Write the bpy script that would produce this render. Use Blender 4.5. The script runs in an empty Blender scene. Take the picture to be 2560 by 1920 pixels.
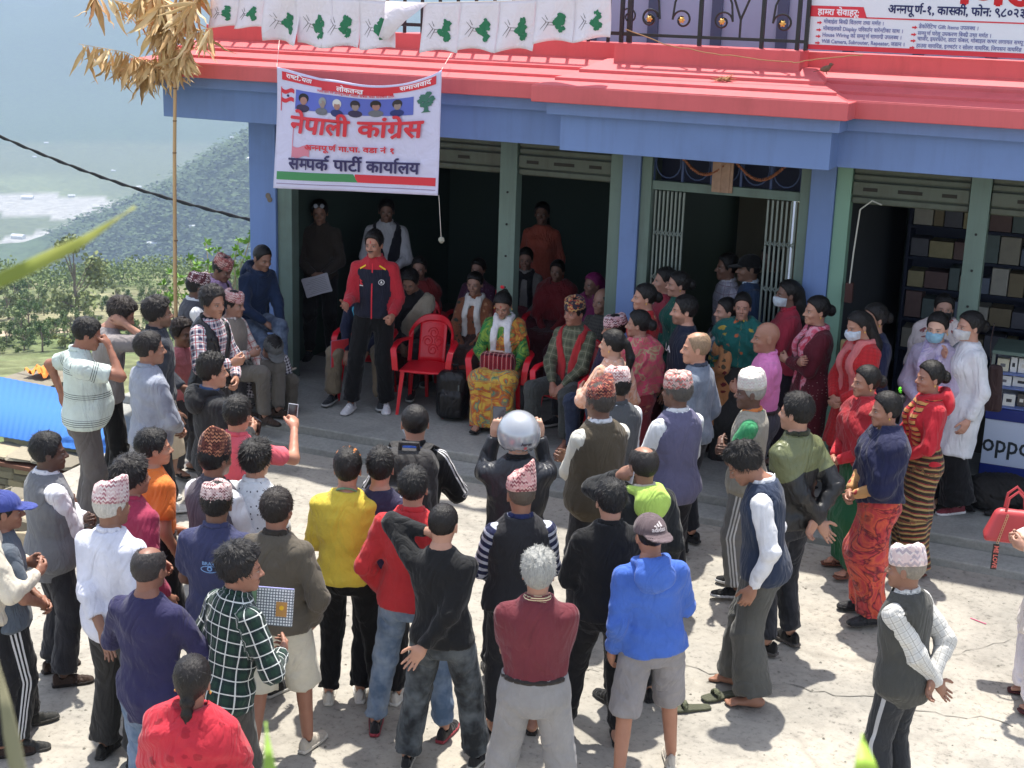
import bpy, math, random, time
import numpy as np
from math import sin, cos, radians, pi, hypot, sqrt, atan2
from mathutils import Vector, Matrix
T0 = time.time()
SC = bpy.context.scene
COL = SC.collection
RNG = random.Random(7)
NR = np.random.RandomState(11)
# ------------------------------------------------------------------ camera
CAMH, PITCH, ROLL, YAW, FPX = 4.2, 15.16, 1.84, 23.6, 3600.0
def _cam_axes():
    p, r, y = radians(PITCH), radians(ROLL), radians(YAW)
    f = Vector((0, cos(p), -sin(p))); rt = Vector((1, 0, 0)); up = Vector((0, sin(p), cos(p)))
    R = cos(r)*rt + sin(r)*up; U = -sin(r)*rt + cos(r)*up
    M = Matrix.Rotation(y, 3, 'Z')
    return M @ R, M @ U, M @ f
CR, CU, CF = _cam_axes()
cd = bpy.data.cameras.new('camera'); cam = bpy.data.objects.new('camera', cd); COL.objects.link(cam)
cd.sensor_width = 36.0; cd.lens = 36.0*FPX/2560.0; cd.clip_start = 0.05; cd.clip_end = 60000
m = Matrix.Identity(4)
for i, a in enumerate((CR, CU, -CF)):
    for j in range(3): m[j][i] = a[j]
m[2][3] = CAMH
cam.matrix_world = m
SC.camera = cam
# ------------------------------------------------------------------ sky, sun, exposure
SUNV = Vector((-0.10, 0.29, 1.0)).normalized()      # towards the sun: high, behind the building
W = bpy.data.worlds.new('World'); SC.world = W; W.use_nodes = True
wn = W.node_tree; wn.nodes.clear()
sky = wn.nodes.new('ShaderNodeTexSky'); sky.sky_type = 'NISHITA'; sky.sun_disc = False
sky.sun_elevation = math.asin(SUNV.z); sky.sun_rotation = atan2(SUNV.x, SUNV.y)
sky.altitude = 1500; sky.air_density = 1.0; sky.dust_density = 5.0; sky.ozone_density = 1.0
bg = wn.nodes.new('ShaderNodeBackground'); bg.inputs[1].default_value = 0.15
wo = wn.nodes.new('ShaderNodeOutputWorld')
hs = wn.nodes.new('ShaderNodeHueSaturation'); hs.inputs['Saturation'].default_value = .55; wn.links.new(sky.outputs[0], hs.inputs['Color']); wn.links.new(hs.outputs[0], bg.inputs[0]); wn.links.new(bg.outputs[0], wo.inputs[0])
sl = bpy.data.lights.new('sun', 'SUN'); sl.energy = 3.9; sl.angle = radians(0.9); sl.color = (1.0, 0.95, 0.86)
sun = bpy.data.objects.new('sun', sl); COL.objects.link(sun)
sun.rotation_euler = SUNV.to_track_quat('Z', 'Y').to_euler(); sun.location = (0, 0, 40)
SC.view_settings.view_transform = 'Standard'; SC.view_settings.look = 'None'
SC.view_settings.exposure = 1.15; SC.view_settings.gamma = 1.0; SC.view_settings.use_curve_mapping = False
SC.cycles.use_denoising = True
SC.cycles.max_bounces = 6; SC.cycles.transparent_max_bounces = 6
# ------------------------------------------------------------------ helpers
K = 2560/2212.0
def ray(x, y):
    """direction through a point of the picture (measured on a 2212-wide copy), in world space"""
    return CF + CR*((x*K-1280)/FPX) - CU*((y*K-960)/FPX)
def at(x, y, z):
    d = ray(x, y); t = (z-CAMH)/d.z
    return Vector((d.x*t, d.y*t, z))
def atY(x, y, Y):
    d = ray(x, y); t = Y/d.y
    return Vector((d.x*t, Y, CAMH+d.z*t))
def atd(x, y, D):
    d = ray(x, y); return Vector((0, 0, CAMH)) + d*D
def S(c):      # sRGB 0-255 -> linear
    return tuple(((v/255)/12.92 if v/255 <= .04045 else ((v/255+.055)/1.055)**2.4) for v in c)
def link(o, parent=None):
    COL.objects.link(o)
    if parent is not None: o.parent = parent
    return o
def tag(o, label=None, cat=None, group=None, kind=None):
    if label: o['label'] = label
    if cat: o['category'] = cat
    if group: o['group'] = group
    if kind: o['kind'] = kind
    return o
def empty(name, loc=(0, 0, 0), rz=0.0, label=None, cat=None, group=None):
    o = bpy.data.objects.new(name, None); o.location = loc; o.rotation_euler = (0, 0, rz)
    o.empty_display_size = .1
    link(o); return tag(o, label, cat, group)
def quadmesh(name, V, Q, smooth=True):
    V = np.asarray(V, dtype=np.float32); Q = np.asarray(Q, dtype=np.int32)
    me = bpy.data.meshes.new(name)
    me.vertices.add(len(V)); me.vertices.foreach_set('co', V.ravel())
    me.loops.add(Q.size); me.loops.foreach_set('vertex_index', Q.ravel())
    me.polygons.add(len(Q))
    me.polygons.foreach_set('loop_start', np.arange(0, Q.size, 4, dtype=np.int32))
    if smooth: me.polygons.foreach_set('use_smooth', np.ones(len(Q), dtype=bool))
    me.update(calc_edges=True); me.validate()
    return me
def vattr(me, name, A, t='FLOAT_VECTOR', key='vector'):
    a = me.attributes.new(name, t, 'POINT'); a.data.foreach_set(key, np.asarray(A, dtype=np.float32).ravel())
class MB:
    """collects boxes, tubes and polygons into ONE mesh"""
    def __init__(s): s.v = []; s.f = []; s.m = []
    def add(s, V, F, mi=0):
        n = len(s.v); s.v += [tuple(p) for p in V]; s.f += [tuple(i+n for i in f) for f in F]; s.m += [mi]*len(F); return s
    def box(s, a, b, mi=0, M=None):
        x0, y0, z0 = a; x1, y1, z1 = b
        V = [Vector(p) for p in ((x0,y0,z0),(x1,y0,z0),(x1,y1,z0),(x0,y1,z0),(x0,y0,z1),(x1,y0,z1),(x1,y1,z1),(x0,y1,z1))]
        if M is not None: V = [M @ p for p in V]
        return s.add(V, [(0,3,2,1),(4,5,6,7),(0,1,5,4),(1,2,6,5),(2,3,7,6),(3,0,4,7)], mi)
    def tube(s, pts, r, n=6, mi=0, cap=True, flat=1.0):
        pts = [Vector(p) for p in pts]; L = len(pts); R = r if isinstance(r, (list, tuple)) else [r]*L
        V = []; up = Vector((0, 0, 1)); prev = None
        for i, p in enumerate(pts):
            d = (pts[min(i+1, L-1)]-pts[max(i-1, 0)])
            if d.length < 1e-9: d = Vector((0, 0, 1))
            d.normalize()
            if prev is None:
                a = d.cross(up if abs(d.z) < .9 else Vector((1, 0, 0)))
            else: a = prev - d*prev.dot(d)
            a.normalize(); prev = a; b = d.cross(a)
            for k in range(n):
                t = 2*pi*k/n; V.append(p + a*(cos(t)*R[i]) + b*(sin(t)*R[i]*flat))
        F = []
        for i in range(L-1):
            for k in range(n):
                F.append((i*n+k, i*n+(k+1) % n, (i+1)*n+(k+1) % n, (i+1)*n+k))
        if cap: F += [tuple(range(n))[::-1], tuple((L-1)*n+k for k in range(n))]
        return s.add(V, F, mi)
    def prism(s, poly, d, mi=0):
        """polygon points (3D) extruded by vector d"""
        d = Vector(d); A = [Vector(p) for p in poly]; n = len(A)
        F = [tuple(range(n)), tuple(range(2*n-1, n-1, -1))] + [((i+1) % n, i, i+n, (i+1) % n+n) for i in range(n)]
        return s.add(A+[p+d for p in A], F, mi)
    def build(s, name, mats, parent=None, smooth=False, bevel=0, loc=None, sharp=35):
        me = bpy.data.meshes.new(name); me.from_pydata(s.v, [], s.f)
        if not isinstance(mats, (list, tuple)): mats = [mats]
        for mt in mats: me.materials.append(mt)
        if len(mats) > 1: me.polygons.foreach_set('material_index', s.m)
        me.update()
        if smooth:
            me.polygons.foreach_set('use_smooth', [True]*len(me.polygons))
            if sharp: me.set_sharp_from_angle(angle=radians(sharp))
        o = bpy.data.objects.new(name, me); link(o, parent)
        if loc: o.location = loc
        if bevel:
            b = o.modifiers.new('b', 'BEVEL'); b.width = bevel; b.segments = 2; b.limit_method = 'ANGLE'; b.angle_limit = radians(40)
        return o
# ------------------------------------------------------------------ materials
_mc = {}
class NT:
    def __init__(s, name, rough=.6, spec=.4, metal=0.0):
        s.m = bpy.data.materials.new(name); s.m.use_nodes = True; s.t = s.m.node_tree
        s.b = s.t.nodes['Principled BSDF']; s.b.inputs['Roughness'].default_value = rough
        s.b.inputs['Specular IOR Level'].default_value = spec; s.b.inputs['Metallic'].default_value = metal
    def n(s, ty, **kw):
        nd = s.t.nodes.new(ty)
        for k, v in kw.items():
            if k.startswith('i_'):
                key = k[2:]
                nd.inputs[int(key) if key.isdigit() else key].default_value = v
            else: setattr(nd, k, v)
        return nd
    def l(s, a, b): s.t.links.new(a, b)
    def val(s, v, sock):
        if hasattr(v, 'is_output') or isinstance(v, bpy.types.NodeSocket): s.l(v, sock)
        else: sock.default_value = v
    def math(s, op, a, b=None, c=None, clamp=False):
        nd = s.n('ShaderNodeMath', operation=op); nd.use_clamp = clamp
        s.val(a, nd.inputs[0])
        if b is not None: s.val(b, nd.inputs[1])
        if c is not None: s.val(c, nd.inputs[2])
        return nd.outputs[0]
    def mix(s, f, a, b, bt='MIX'):
        nd = s.n('ShaderNodeMix', data_type='RGBA', blend_type=bt)
        s.val(f, nd.inputs[0])
        for v, k in ((a, 6), (b, 7)):
            if isinstance(v, (tuple, list)): v = tuple(v[:3])+(1,)
            s.val(v, nd.inputs[k])
        return nd.outputs[2]
    def noise(s, vec, scale, detail=3, rough=.55, dist=0):
        nd = s.n('ShaderNodeTexNoise'); nd.inputs['Scale'].default_value = scale; nd.inputs['Detail'].default_value = detail
        nd.inputs['Roughness'].default_value = rough; nd.inputs['Distortion'].default_value = dist
        if vec is not None: s.l(vec, nd.inputs['Vector'])
        return nd
    def ramp(s, fac, stops, interp='LINEAR'):
        nd = s.n('ShaderNodeValToRGB'); cr = nd.color_ramp; cr.interpolation = interp
        while len(cr.elements) < len(stops): cr.elements.new(.5)
        for e, (p, c) in zip(cr.elements, stops):
            e.position = p; e.color = (tuple(c)+(1,))[:4] if isinstance(c, (tuple, list)) else (c, c, c, 1)
        s.l(fac, nd.inputs[0]); return nd.outputs[0]
    def bump(s, h, strength=.3, dist=.01):
        nd = s.n('ShaderNodeBump'); nd.inputs['Strength'].default_value = strength; nd.inputs['Distance'].default_value = dist
        s.l(h, nd.inputs['Height'])
        if s.b.inputs['Normal'].is_linked: s.l(s.b.inputs['Normal'].links[0].from_socket, nd.inputs['Normal'])
        s.l(nd.outputs[0], s.b.inputs['Normal'])
    def color(s, c):
        if isinstance(c, (tuple, list)): s.b.inputs['Base Color'].default_value = tuple(c[:3])+(1,)
        else: s.l(c, s.b.inputs['Base Color'])
    def obj(s): return s.n('ShaderNodeTexCoord').outputs['Object']
def paint(name, c, rough=.6, var=.12, scale=3, bump=.15, bscale=60, spec=.4, metal=0, dirt=None, dirtamt=.3):
    key = ('paint', name, c)
    if key in _mc: return _mc[key]
    N = NT(name, rough, spec, metal); v = N.obj()
    n = N.noise(v, scale, 5, .6)
    col = N.mix(n.outputs[0], tuple(x*(1-var) for x in c), tuple(min(1, x*(1+var)) for x in c))
    if dirt:
        mp = N.n('ShaderNodeMapping'); mp.inputs['Scale'].default_value = (7, 7, .6); N.l(v, mp.inputs[0]); n3 = N.noise(mp.outputs[0], 1.0, 5, .7)
        col = N.mix(N.ramp(n3.outputs[0], [(.48, 0.0), (.75, dirtamt)]), col, dirt)
        n2 = N.noise(v, scale*.7, 6, .7); f = N.ramp(n2.outputs[0], [(.5, 0.0), (.72, dirtamt)])
        col = N.mix(f, col, dirt)
    N.color(col)
    if bump: N.bump(N.noise(v, bscale, 3).outputs[0], bump, .004)
    _mc[key] = N.m; return N.m
def plain(name, c, rough=.5, spec=.4, metal=0, coat=0, emit=None):
    key = ('plain', name, c, rough, metal)
    if key in _mc: return _mc[key]
    N = NT(name, rough, spec, metal); N.color(c)
    if coat: N.b.inputs['Coat Weight'].default_value = coat; N.b.inputs['Coat Roughness'].default_value = .1
    _mc[key] = N.m; return N.m
def cloth(c, pat=None, c2=None, c3=None, sc=1.0, rough=.85, zone=None, zc=None, shine=0, stripe=None, up=None):
    key = ('cloth', c, pat, c2, c3, sc, rough, zone, zc, shine, stripe, up)
    if key in _mc: return _mc[key]
    def L(q):
        if not q: return None
        a = S(q); g_ = sum(a)/3; return tuple(.88*(x*.92+g_*.08) for x in a)
    c1, c2, c3, zc, st, up_ = L(c), L(c2), L(c3), L(zc), L(stripe), L(up)
    N = NT('cloth', rough, .25)
    at_ = N.n('ShaderNodeAttribute', attribute_name='cl'); V = at_.outputs['Vector']
    sep = N.n('ShaderNodeSeparateXYZ'); N.l(V, sep.inputs[0]); u, v, z = sep.outputs
    def band(x, period, duty, off=0.0):
        a = N.math('MULTIPLY_ADD', x, 1.0/(period*sc), off+100.0); f = N.math('FRACT', a)
        return N.math('LESS_THAN', f, duty)
    ob = N.obj()
    col = c1
    if pat == 'hstripe': col = N.mix(band(v, .05, .42), c1, c2)
    elif pat == 'polo':       # groups of thin dark lines
        g = N.math('MULTIPLY', band(v, .19, .26), band(v, .0155, .30))
        col = N.mix(g, c1, c2)
    elif pat == 'plaid':
        a, b = band(u, .075, .42), band(v, .075, .42)
        col = N.mix(N.math('MULTIPLY', N.math('ADD', a, b), .5), c1, c2)
        e = N.math('MAXIMUM', band(u, .075, .09, .3), band(v, .075, .09, .3))
        col = N.mix(e, col, c3 or c2)
    elif pat == 'check':
        a, b = band(u, .03, .5), band(v, .03, .5)
        col = N.mix(N.math('MULTIPLY', N.math('ADD', a, b), .5), c1, c2)
    elif pat == 'dots':
        vo = N.n('ShaderNodeTexVoronoi'); vo.inputs['Scale'].default_value = 22/sc; N.l(V, vo.inputs['Vector'])
        vo.inputs['Randomness'].default_value = .3
        col = N.mix(N.math('LESS_THAN', vo.outputs['Distance'], .13), c1, c2)
    elif pat == 'floral':
        vo = N.n('ShaderNodeTexVoronoi'); vo.inputs['Scale'].default_value = 15/sc
        nz = N.noise(V, 30/sc, 2); wv = N.n('ShaderNodeVectorMath', operation='MULTIPLY_ADD')
        N.l(nz.outputs['Color'], wv.inputs[0]); wv.inputs[1].default_value = (.04*sc,)*3; N.l(V, wv.inputs[2]); N.l(wv.outputs[0], vo.inputs['Vector'])
        f = N.ramp(vo.outputs['Distance'], [(0, 1.0), (.30, 1.0), (.36, 0.0), (1, 0.0)])
        cc = N.mix(N.math('GREATER_THAN', N.n('ShaderNodeSeparateColor').outputs[0], .5), c2, c2)
        sp = N.n('ShaderNodeSeparateColor'); N.l(vo.outputs['Color'], sp.inputs[0])
        cc = N.mix(N.math('GREATER_THAN', sp.outputs[0], .5), c2, c3 or c2)
        col = N.mix(N.math('MULTIPLY', f, N.math('GREATER_THAN', sp.outputs[1], .35)), c1, cc)
    elif pat == 'abstract':   # broad printed sweeps of colour
        nz = N.noise(V, 5/sc, 3, .6, 1.6)
        col = N.ramp(nz.outputs[0], [(0, c1), (.42, c1), (.50, c2), (.56, c3 or c2), (.60, c1), (.68, c2), (.72, c1)], 'LINEAR')
    elif pat == 'topi':       # rows of small woven zigzags
        vo = N.n('ShaderNodeTexVoronoi', distance='MANHATTAN'); vo.inputs['Scale'].default_value = 42/sc; vo.inputs['Randomness'].default_value = .55
        N.l(V, vo.inputs['Vector'])
        sp = N.n('ShaderNodeSeparateColor'); N.l(vo.outputs['Color'], sp.inputs[0])
        q = N.math('MULTIPLY_ADD', N.math('PINGPONG', u, .012*sc), 1.0, v)
        zz = band(q, .022, .45)
        colr = N.mix(N.math('GREATER_THAN', sp.outputs[0], .45), c1, c2)
        col = N.mix(zz, colr, N.mix(N.math('GREATER_THAN', sp.outputs[1], .5), c3 or c1, c1))
    elif pat == 'denim':
        nz = N.noise(ob, 7, 3, .6); f = N.ramp(nz.outputs[0], [(.4, 0.0), (.68, 1.0)])
        col = N.mix(f, c1, c2 or tuple(min(1, x*2) for x in c1))
    elif pat == 'bands':      # woven horizontal border bands of a sari
        wv = N.noise(V, 6, 2); q = N.math('MULTIPLY_ADD', wv.outputs[0], .05, v)
        a = band(q, .045, .5); b = band(q, .045, .16, .17)
        col = N.mix(b, N.mix(a, c1, c2), c3 or c2)
    if zone == 'sleeve':
        col = N.mix(N.math('MULTIPLY', N.math('GREATER_THAN', z, .5), N.math('LESS_THAN', z, 2.5)), col if not isinstance(col, tuple) else col, zc)
    if zone == 'yoke':        # colour block on sleeves and shoulders
        m1 = N.math('MULTIPLY', N.math('GREATER_THAN', z, .5), N.math('LESS_THAN', z, 2.5))
        m2 = N.math('MULTIPLY', N.math('GREATER_THAN', v, .445), N.math('LESS_THAN', z, .5))
        col = N.mix(N.math('MAXIMUM', m1, m2), col, zc)
    if up:
        col = N.mix(N.math('MULTIPLY', N.math('GREATER_THAN', v, .33), N.math('LESS_THAN', z, 1.5)), col, up_)
    if stripe:                # three stripes down the outer side of each limb
        au = N.math('ABSOLUTE', u); w = .011*(2.2 if pat == 'one' else 1)
        inn = N.math('LESS_THAN', au, w*(2.6 if pat != 'one' else .45))
        f = inn if pat == 'one' else N.math('MULTIPLY', inn, N.math('LESS_THAN', N.math('FRACT', N.math('MULTIPLY_ADD', u, 1/(w*2), 100.25)), .5))
        f = N.math('MULTIPLY', f, N.math('GREATER_THAN', z, .5))
        col = N.mix(f, col, st)
    n = N.noise(ob, 4, 5, .65)
    if isinstance(col, tuple): col = N.mix(1.0, col, col)
    k = N.ramp(n.outputs[0], [(.3, (.80,)*3), (.7, (1.12,)*3)])
    col = N.mix(1.0, col, k, 'MULTIPLY')
    N.color(col)
    if shine:
        N.b.inputs['Roughness'].default_value = .42; N.b.inputs['Specular IOR Level'].default_value = .5
    else:
        N.b.inputs['Sheen Weight'].default_value = .12; N.b.inputs['Sheen Roughness'].default_value = .5
    mp = N.n('ShaderNodeMapping'); mp.inputs['Scale'].default_value = (1, 1, .45); N.l(ob, mp.inputs[0])
    N.bump(N.noise(mp.outputs[0], 15, 3, .55, 1.1).outputs[0], .45, .026)
    rg = N.noise(mp.outputs[0], 5.5, 2, .45, 1.6); N.bump(N.math('ABSOLUTE', N.math('SUBTRACT', rg.outputs[0], .5)), .55, .08)
    N.bump(N.noise(ob, 220, 2).outputs[0], .25, .002)
    _mc[key] = N.m; return N.m
def skin(c):
    key = ('skin', c)
    if key in _mc: return _mc[key]
    N = NT('skin', .48, .45); a = N.n('ShaderNodeAttribute', attribute_name='paint')
    n = N.noise(N.obj(), 14, 4, .6); c1 = S(c); g_ = sum(c1)/3; c1 = tuple(x*.84+g_*.16 for x in c1)
    base = N.mix(n.outputs[0], tuple(x*.98 for x in c1), (min(1, c1[0]*1.33), c1[1]*1.38, c1[2]*1.42))
    N.color(N.mix(a.outputs['Alpha'], base, a.outputs['Color']))
    N.b.inputs['Subsurface Weight'].default_value = .0
    N.bump(N.noise(N.obj(), 90, 3).outputs[0], .15, .003)
    _mc[key] = N.m; return N.m
def hairm(c, rough=.46):
    key = ('hair', c, rough)
    if key in _mc: return _mc[key]
    N = NT('hair', rough, .35); v = N.obj(); mp = N.n('ShaderNodeMapping'); mp.inputs['Scale'].default_value = (1, .5, .22); N.l(v, mp.inputs[0])
    n = N.noise(mp.outputs[0], 150, 3, .7, .4); c1 = S(c)
    N.color(N.mix(n.outputs[0], tuple(x*.45 for x in c1), tuple(min(1, x*1.7) for x in c1)))
    N.bump(n.outputs[0], .9, .006); _mc[key] = N.m; return N.m
# ------------------------------------------------------------------ implicit-surface people
def snet(F, org, h):
    """naive surface nets: one quad mesh of the zero level of F"""
    s = F < 0
    a = s[:-1,:-1,:-1]
    alls = a.copy(); anys = a.copy()
    for dx in (0, 1):
        for dy in (0, 1):
            for dz in (0, 1):
                b = s[dx:s.shape[0]-1+dx, dy:s.shape[1]-1+dy, dz:s.shape[2]-1+dz]
                alls &= b; anys |= b
    act = anys & ~alls
    I, J, Kk = np.nonzero(act); n = len(I)
    ids = np.full(act.shape, -1, np.int32); ids[I, J, Kk] = np.arange(n)
    corners = [(0,0,0),(1,0,0),(0,1,0),(1,1,0),(0,0,1),(1,0,1),(0,1,1),(1,1,1)]
    vals = [F[I+c[0], J+c[1], Kk+c[2]] for c in corners]
    acc = np.zeros((n, 3), np.float32); cnt = np.zeros(n, np.float32)
    for i in range(8):
        for ax in range(3):
            if corners[i][ax] == 0:
                c2 = list(corners[i]); c2[ax] = 1; j = corners.index(tuple(c2))
                va, vb = vals[i], vals[j]; mk = (va < 0) != (vb < 0)
                t = np.where(mk, va/np.where(mk, va-vb, 1), 0).astype(np.float32)
                for k in range(3):
                    acc[:, k] += mk*(corners[i][k] + (t if k == ax else 0))
                cnt += mk
    P = np.stack([I, J, Kk], 1) + acc/np.maximum(cnt, 1)[:, None]
    V = P*h + np.asarray(org, np.float32)
    Q = []
    for ax in range(3):
        o1, o2 = (ax+1) % 3, (ax+2) % 3
        sl0 = [slice(1, -1)]*3; sl1 = [slice(1, -1)]*3
        sl0[ax] = slice(0, -1); sl1[ax] = slice(1, None)
        A, B = s[tuple(sl0)], s[tuple(sl1)]
        idx = np.nonzero(A != B)
        inside = A[idx]
        g = [idx[k].astype(np.int64)+(0 if k == ax else 1) for k in range(3)]
        def cell(d1, d2):
            c = [g[0], g[1], g[2]]; c[o1] = g[o1]-d1; c[o2] = g[o2]-d2
            return ids[tuple(c)]
        q = np.stack([cell(1, 1), cell(0, 1), cell(0, 0), cell(1, 0)], 1)
        q[~inside] = q[~inside][:, ::-1]
        Q.append(q)
    Q = np.concatenate(Q); Q = Q[(Q >= 0).all(1)]
    return V.astype(np.float32), Q
class Grid:
    def __init__(s, lo, hi, h):
        s.lo = np.array(lo, np.float32); s.h = h
        s.n = np.ceil((np.array(hi)-s.lo)/h).astype(int)+1
        s.ax = [s.lo[i]+h*np.arange(s.n[i], dtype=np.float32) for i in range(3)]
    def new(s): return np.full(s.n, 1.0, np.float32)
    def win(s, lo, hi, pad):
        a = np.clip(np.floor((np.array(lo)-pad-s.lo)/s.h).astype(int), 0, s.n)
        b = np.clip(np.ceil((np.array(hi)+pad-s.lo)/s.h).astype(int)+1, 0, s.n)
        sl = tuple(slice(a[i], max(b[i], a[i])) for i in range(3))
        X = s.ax[0][sl[0]][:, None, None]; Y = s.ax[1][sl[1]][None, :, None]; Z = s.ax[2][sl[2]][None, None, :]
        return sl, X, Y, Z
def smin(a, b, k):
    h = np.clip(.5+.5*(b-a)/k, 0, 1)
    return b*(1-h)+a*h-k*h*(1-h)
def capsule(X, Y, Z, a, b, ra, rb, cutb=None, cuta=None):
    ax_, ay, az = a; d = np.array(b, float)-np.array(a, float); L2 = float(d @ d)+1e-9
    px, py, pz = X-ax_, Y-ay, Z-az
    t0 = (px*d[0]+py*d[1]+pz*d[2])/L2
    t = np.clip(t0, 0, 1)
    dd = np.sqrt((px-d[0]*t)**2+(py-d[1]*t)**2+(pz-d[2]*t)**2)-(ra+(rb-ra)*t)
    L = sqrt(L2)
    if cutb is not None: dd = np.maximum(dd, (t0-cutb)*L)
    if cuta is not None: dd = np.maximum(dd, (cuta-t0)*L)
    return dd
def ell(X, Y, Z, c, r):
    q = np.sqrt(((X-c[0])/r[0])**2+((Y-c[1])/r[1])**2+((Z-c[2])/r[2])**2)
    return (q-1)*min(r)
def ripple(X, Y, Z, seed, f=1.0):
    r = np.random.RandomState(seed); o = 0
    for i in range(3):
        k = r.normal(size=3)*np.array([22, 22, 30])*f; p = r.rand()*6.28; q = r.normal(size=3)*np.array([14, 14, 14])*f
        o = o + np.sin(X*k[0]+Y*k[1]+Z*k[2]+p+1.4*np.sin(X*q[0]+Y*q[1]+Z*q[2]))
    return o/3
# ---- head: local frame, chin at z=0, crown at z=.232, facing +y
def head_field(X, Y, Z, fem=False):
    d = ell(X, Y, Z, (0, -.012, .142), (.076, .094, .090))
    d = smin(d, ell(X, Y, Z, (0, .022, .075), (.055 if not fem else .051, .066, .070)), .03)
    d = smin(d, ell(X, Y, Z, (0, .066, .020), (.024, .022, .020)), .03)
    for s in (-1, 1):
        d = smin(d, ell(X, Y, Z, (s*.036, .062, .080), (.020, .020, .016)), .02)
        d = smin(d, capsule(X, Y, Z, (s*.012, .084, .126), (s*.042, .071, .128), .008, .007), .014)
    d = smin(d, capsule(X, Y, Z, (0, .086, .118), (0, .107, .084), .007, .012), .012)
    for s in (-1, 1): d = smin(d, ell(X, Y, Z, (s*.012, .094, .080), (.010, .010, .008)), .008)
    for s in (-1, 1):
        e = ell(X, Y, Z, (s*.032, .094, .110), (.016, .014, .011)); d = -smin(-d, e, .012)
        d = smin(d, ell(X, Y, Z, (s*.031, .074, .110), (.013, .013, .012)), .004)
    d = smin(d, ell(X, Y, Z, (0, .086, .056), (.023, .010, .0055)), .008)
    d = smin(d, ell(X, Y, Z, (0, .084, .045), (.019, .010, .0065)), .008)
    for s in (-1, 1):
        e = ell(X, Y, Z, (s*.080, -.008, .105), (.009, .019, .031)); d = smin(d, e, .008)
        e = ell(X, Y, Z, (s*.089, -.004, .106), (.006, .010, .018)); d = -smin(-d, e, .005)
    d = smin(d, capsule(X, Y, Z, (0, -.018, .07), (0, -.035, -.09), .053, .056), .03)
    return d
def head_paint(V, style):
    P = np.zeros((len(V), 4), np.float32)
    x, y, z = V.T; ax = np.abs(x)
    def put(m, c):
        m = np.clip(m, 0, 1)[:, None]; c = np.array(S(c))
        P[:, :3] = np.where(m > 0, P[:, :3]*(1-m)+c*m, P[:, :3]); P[:, 3:] = np.maximum(P[:, 3:], m)
    g = lambda cx, cz, sx, sz, p=1.6: np.clip(p-((ax-cx)/sx)**2-((z-cz)/sz)**2, 0, 1)*(y > .05)
    if 'm' in style: put(g(0, .066, .03, .008)*1.0, (28, 22, 20))                 # moustache
    if 'w' in style: put(g(0, .066, .03, .008), (120, 115, 110))
    if 'b' in style: put(np.clip((.075-z)/.02, 0, 1)*(y > -.0)*(z > -.02)*.45, (40, 32, 28))     # stubble
    put(g(.032, .110, .013, .0045, 1.4), (205, 198, 190))
    put(g(.031, .110, .0055, .0055, 1.5), (25, 18, 15))
    put(g(.032, .1155, .015, .0026, 1.5)*.8, (30, 22, 20))
    put(g(.031, .1290, .019, .0042, 1.4)*.95, (24, 18, 16))
    put(g(0, .052, .021, .006, 1.3)*.7, (150, 62, 56) if 'f' in style else (120, 66, 56))
    put(g(0, .0515, .020, .0016, 1.3)*.8, (60, 25, 22))
    put(((ax-.009)**2/.006**2+(z-.075)**2/.004**2 < 1)*(y > .09)*.6, (50, 25, 20))
    if 't' in style: put(g(0, .150, .006, .014, 1.5), (190, 40, 30))               # red mark on the brow
    if 'd' in style: put(g(0, .136, .004, .004, 1.4), (180, 30, 40))
    return P
HEADS = {}
def head_tpl(style):
    if style in HEADS: return HEADS[style]
    g = Grid((-.11, -.13, -.09), (.11, .14, .25), .0088 if 'z' in style else .0060)
    sl, X, Y, Z = g.win(g.lo, g.lo+g.h*g.n, 0)
    F = head_field(X, Y, Z, 'f' in style)
    V, Q = snet(F, g.lo, g.h)
    HEADS[style] = (V, Q, head_paint(V, style)); return HEADS[style]
HAIR = {}
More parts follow.
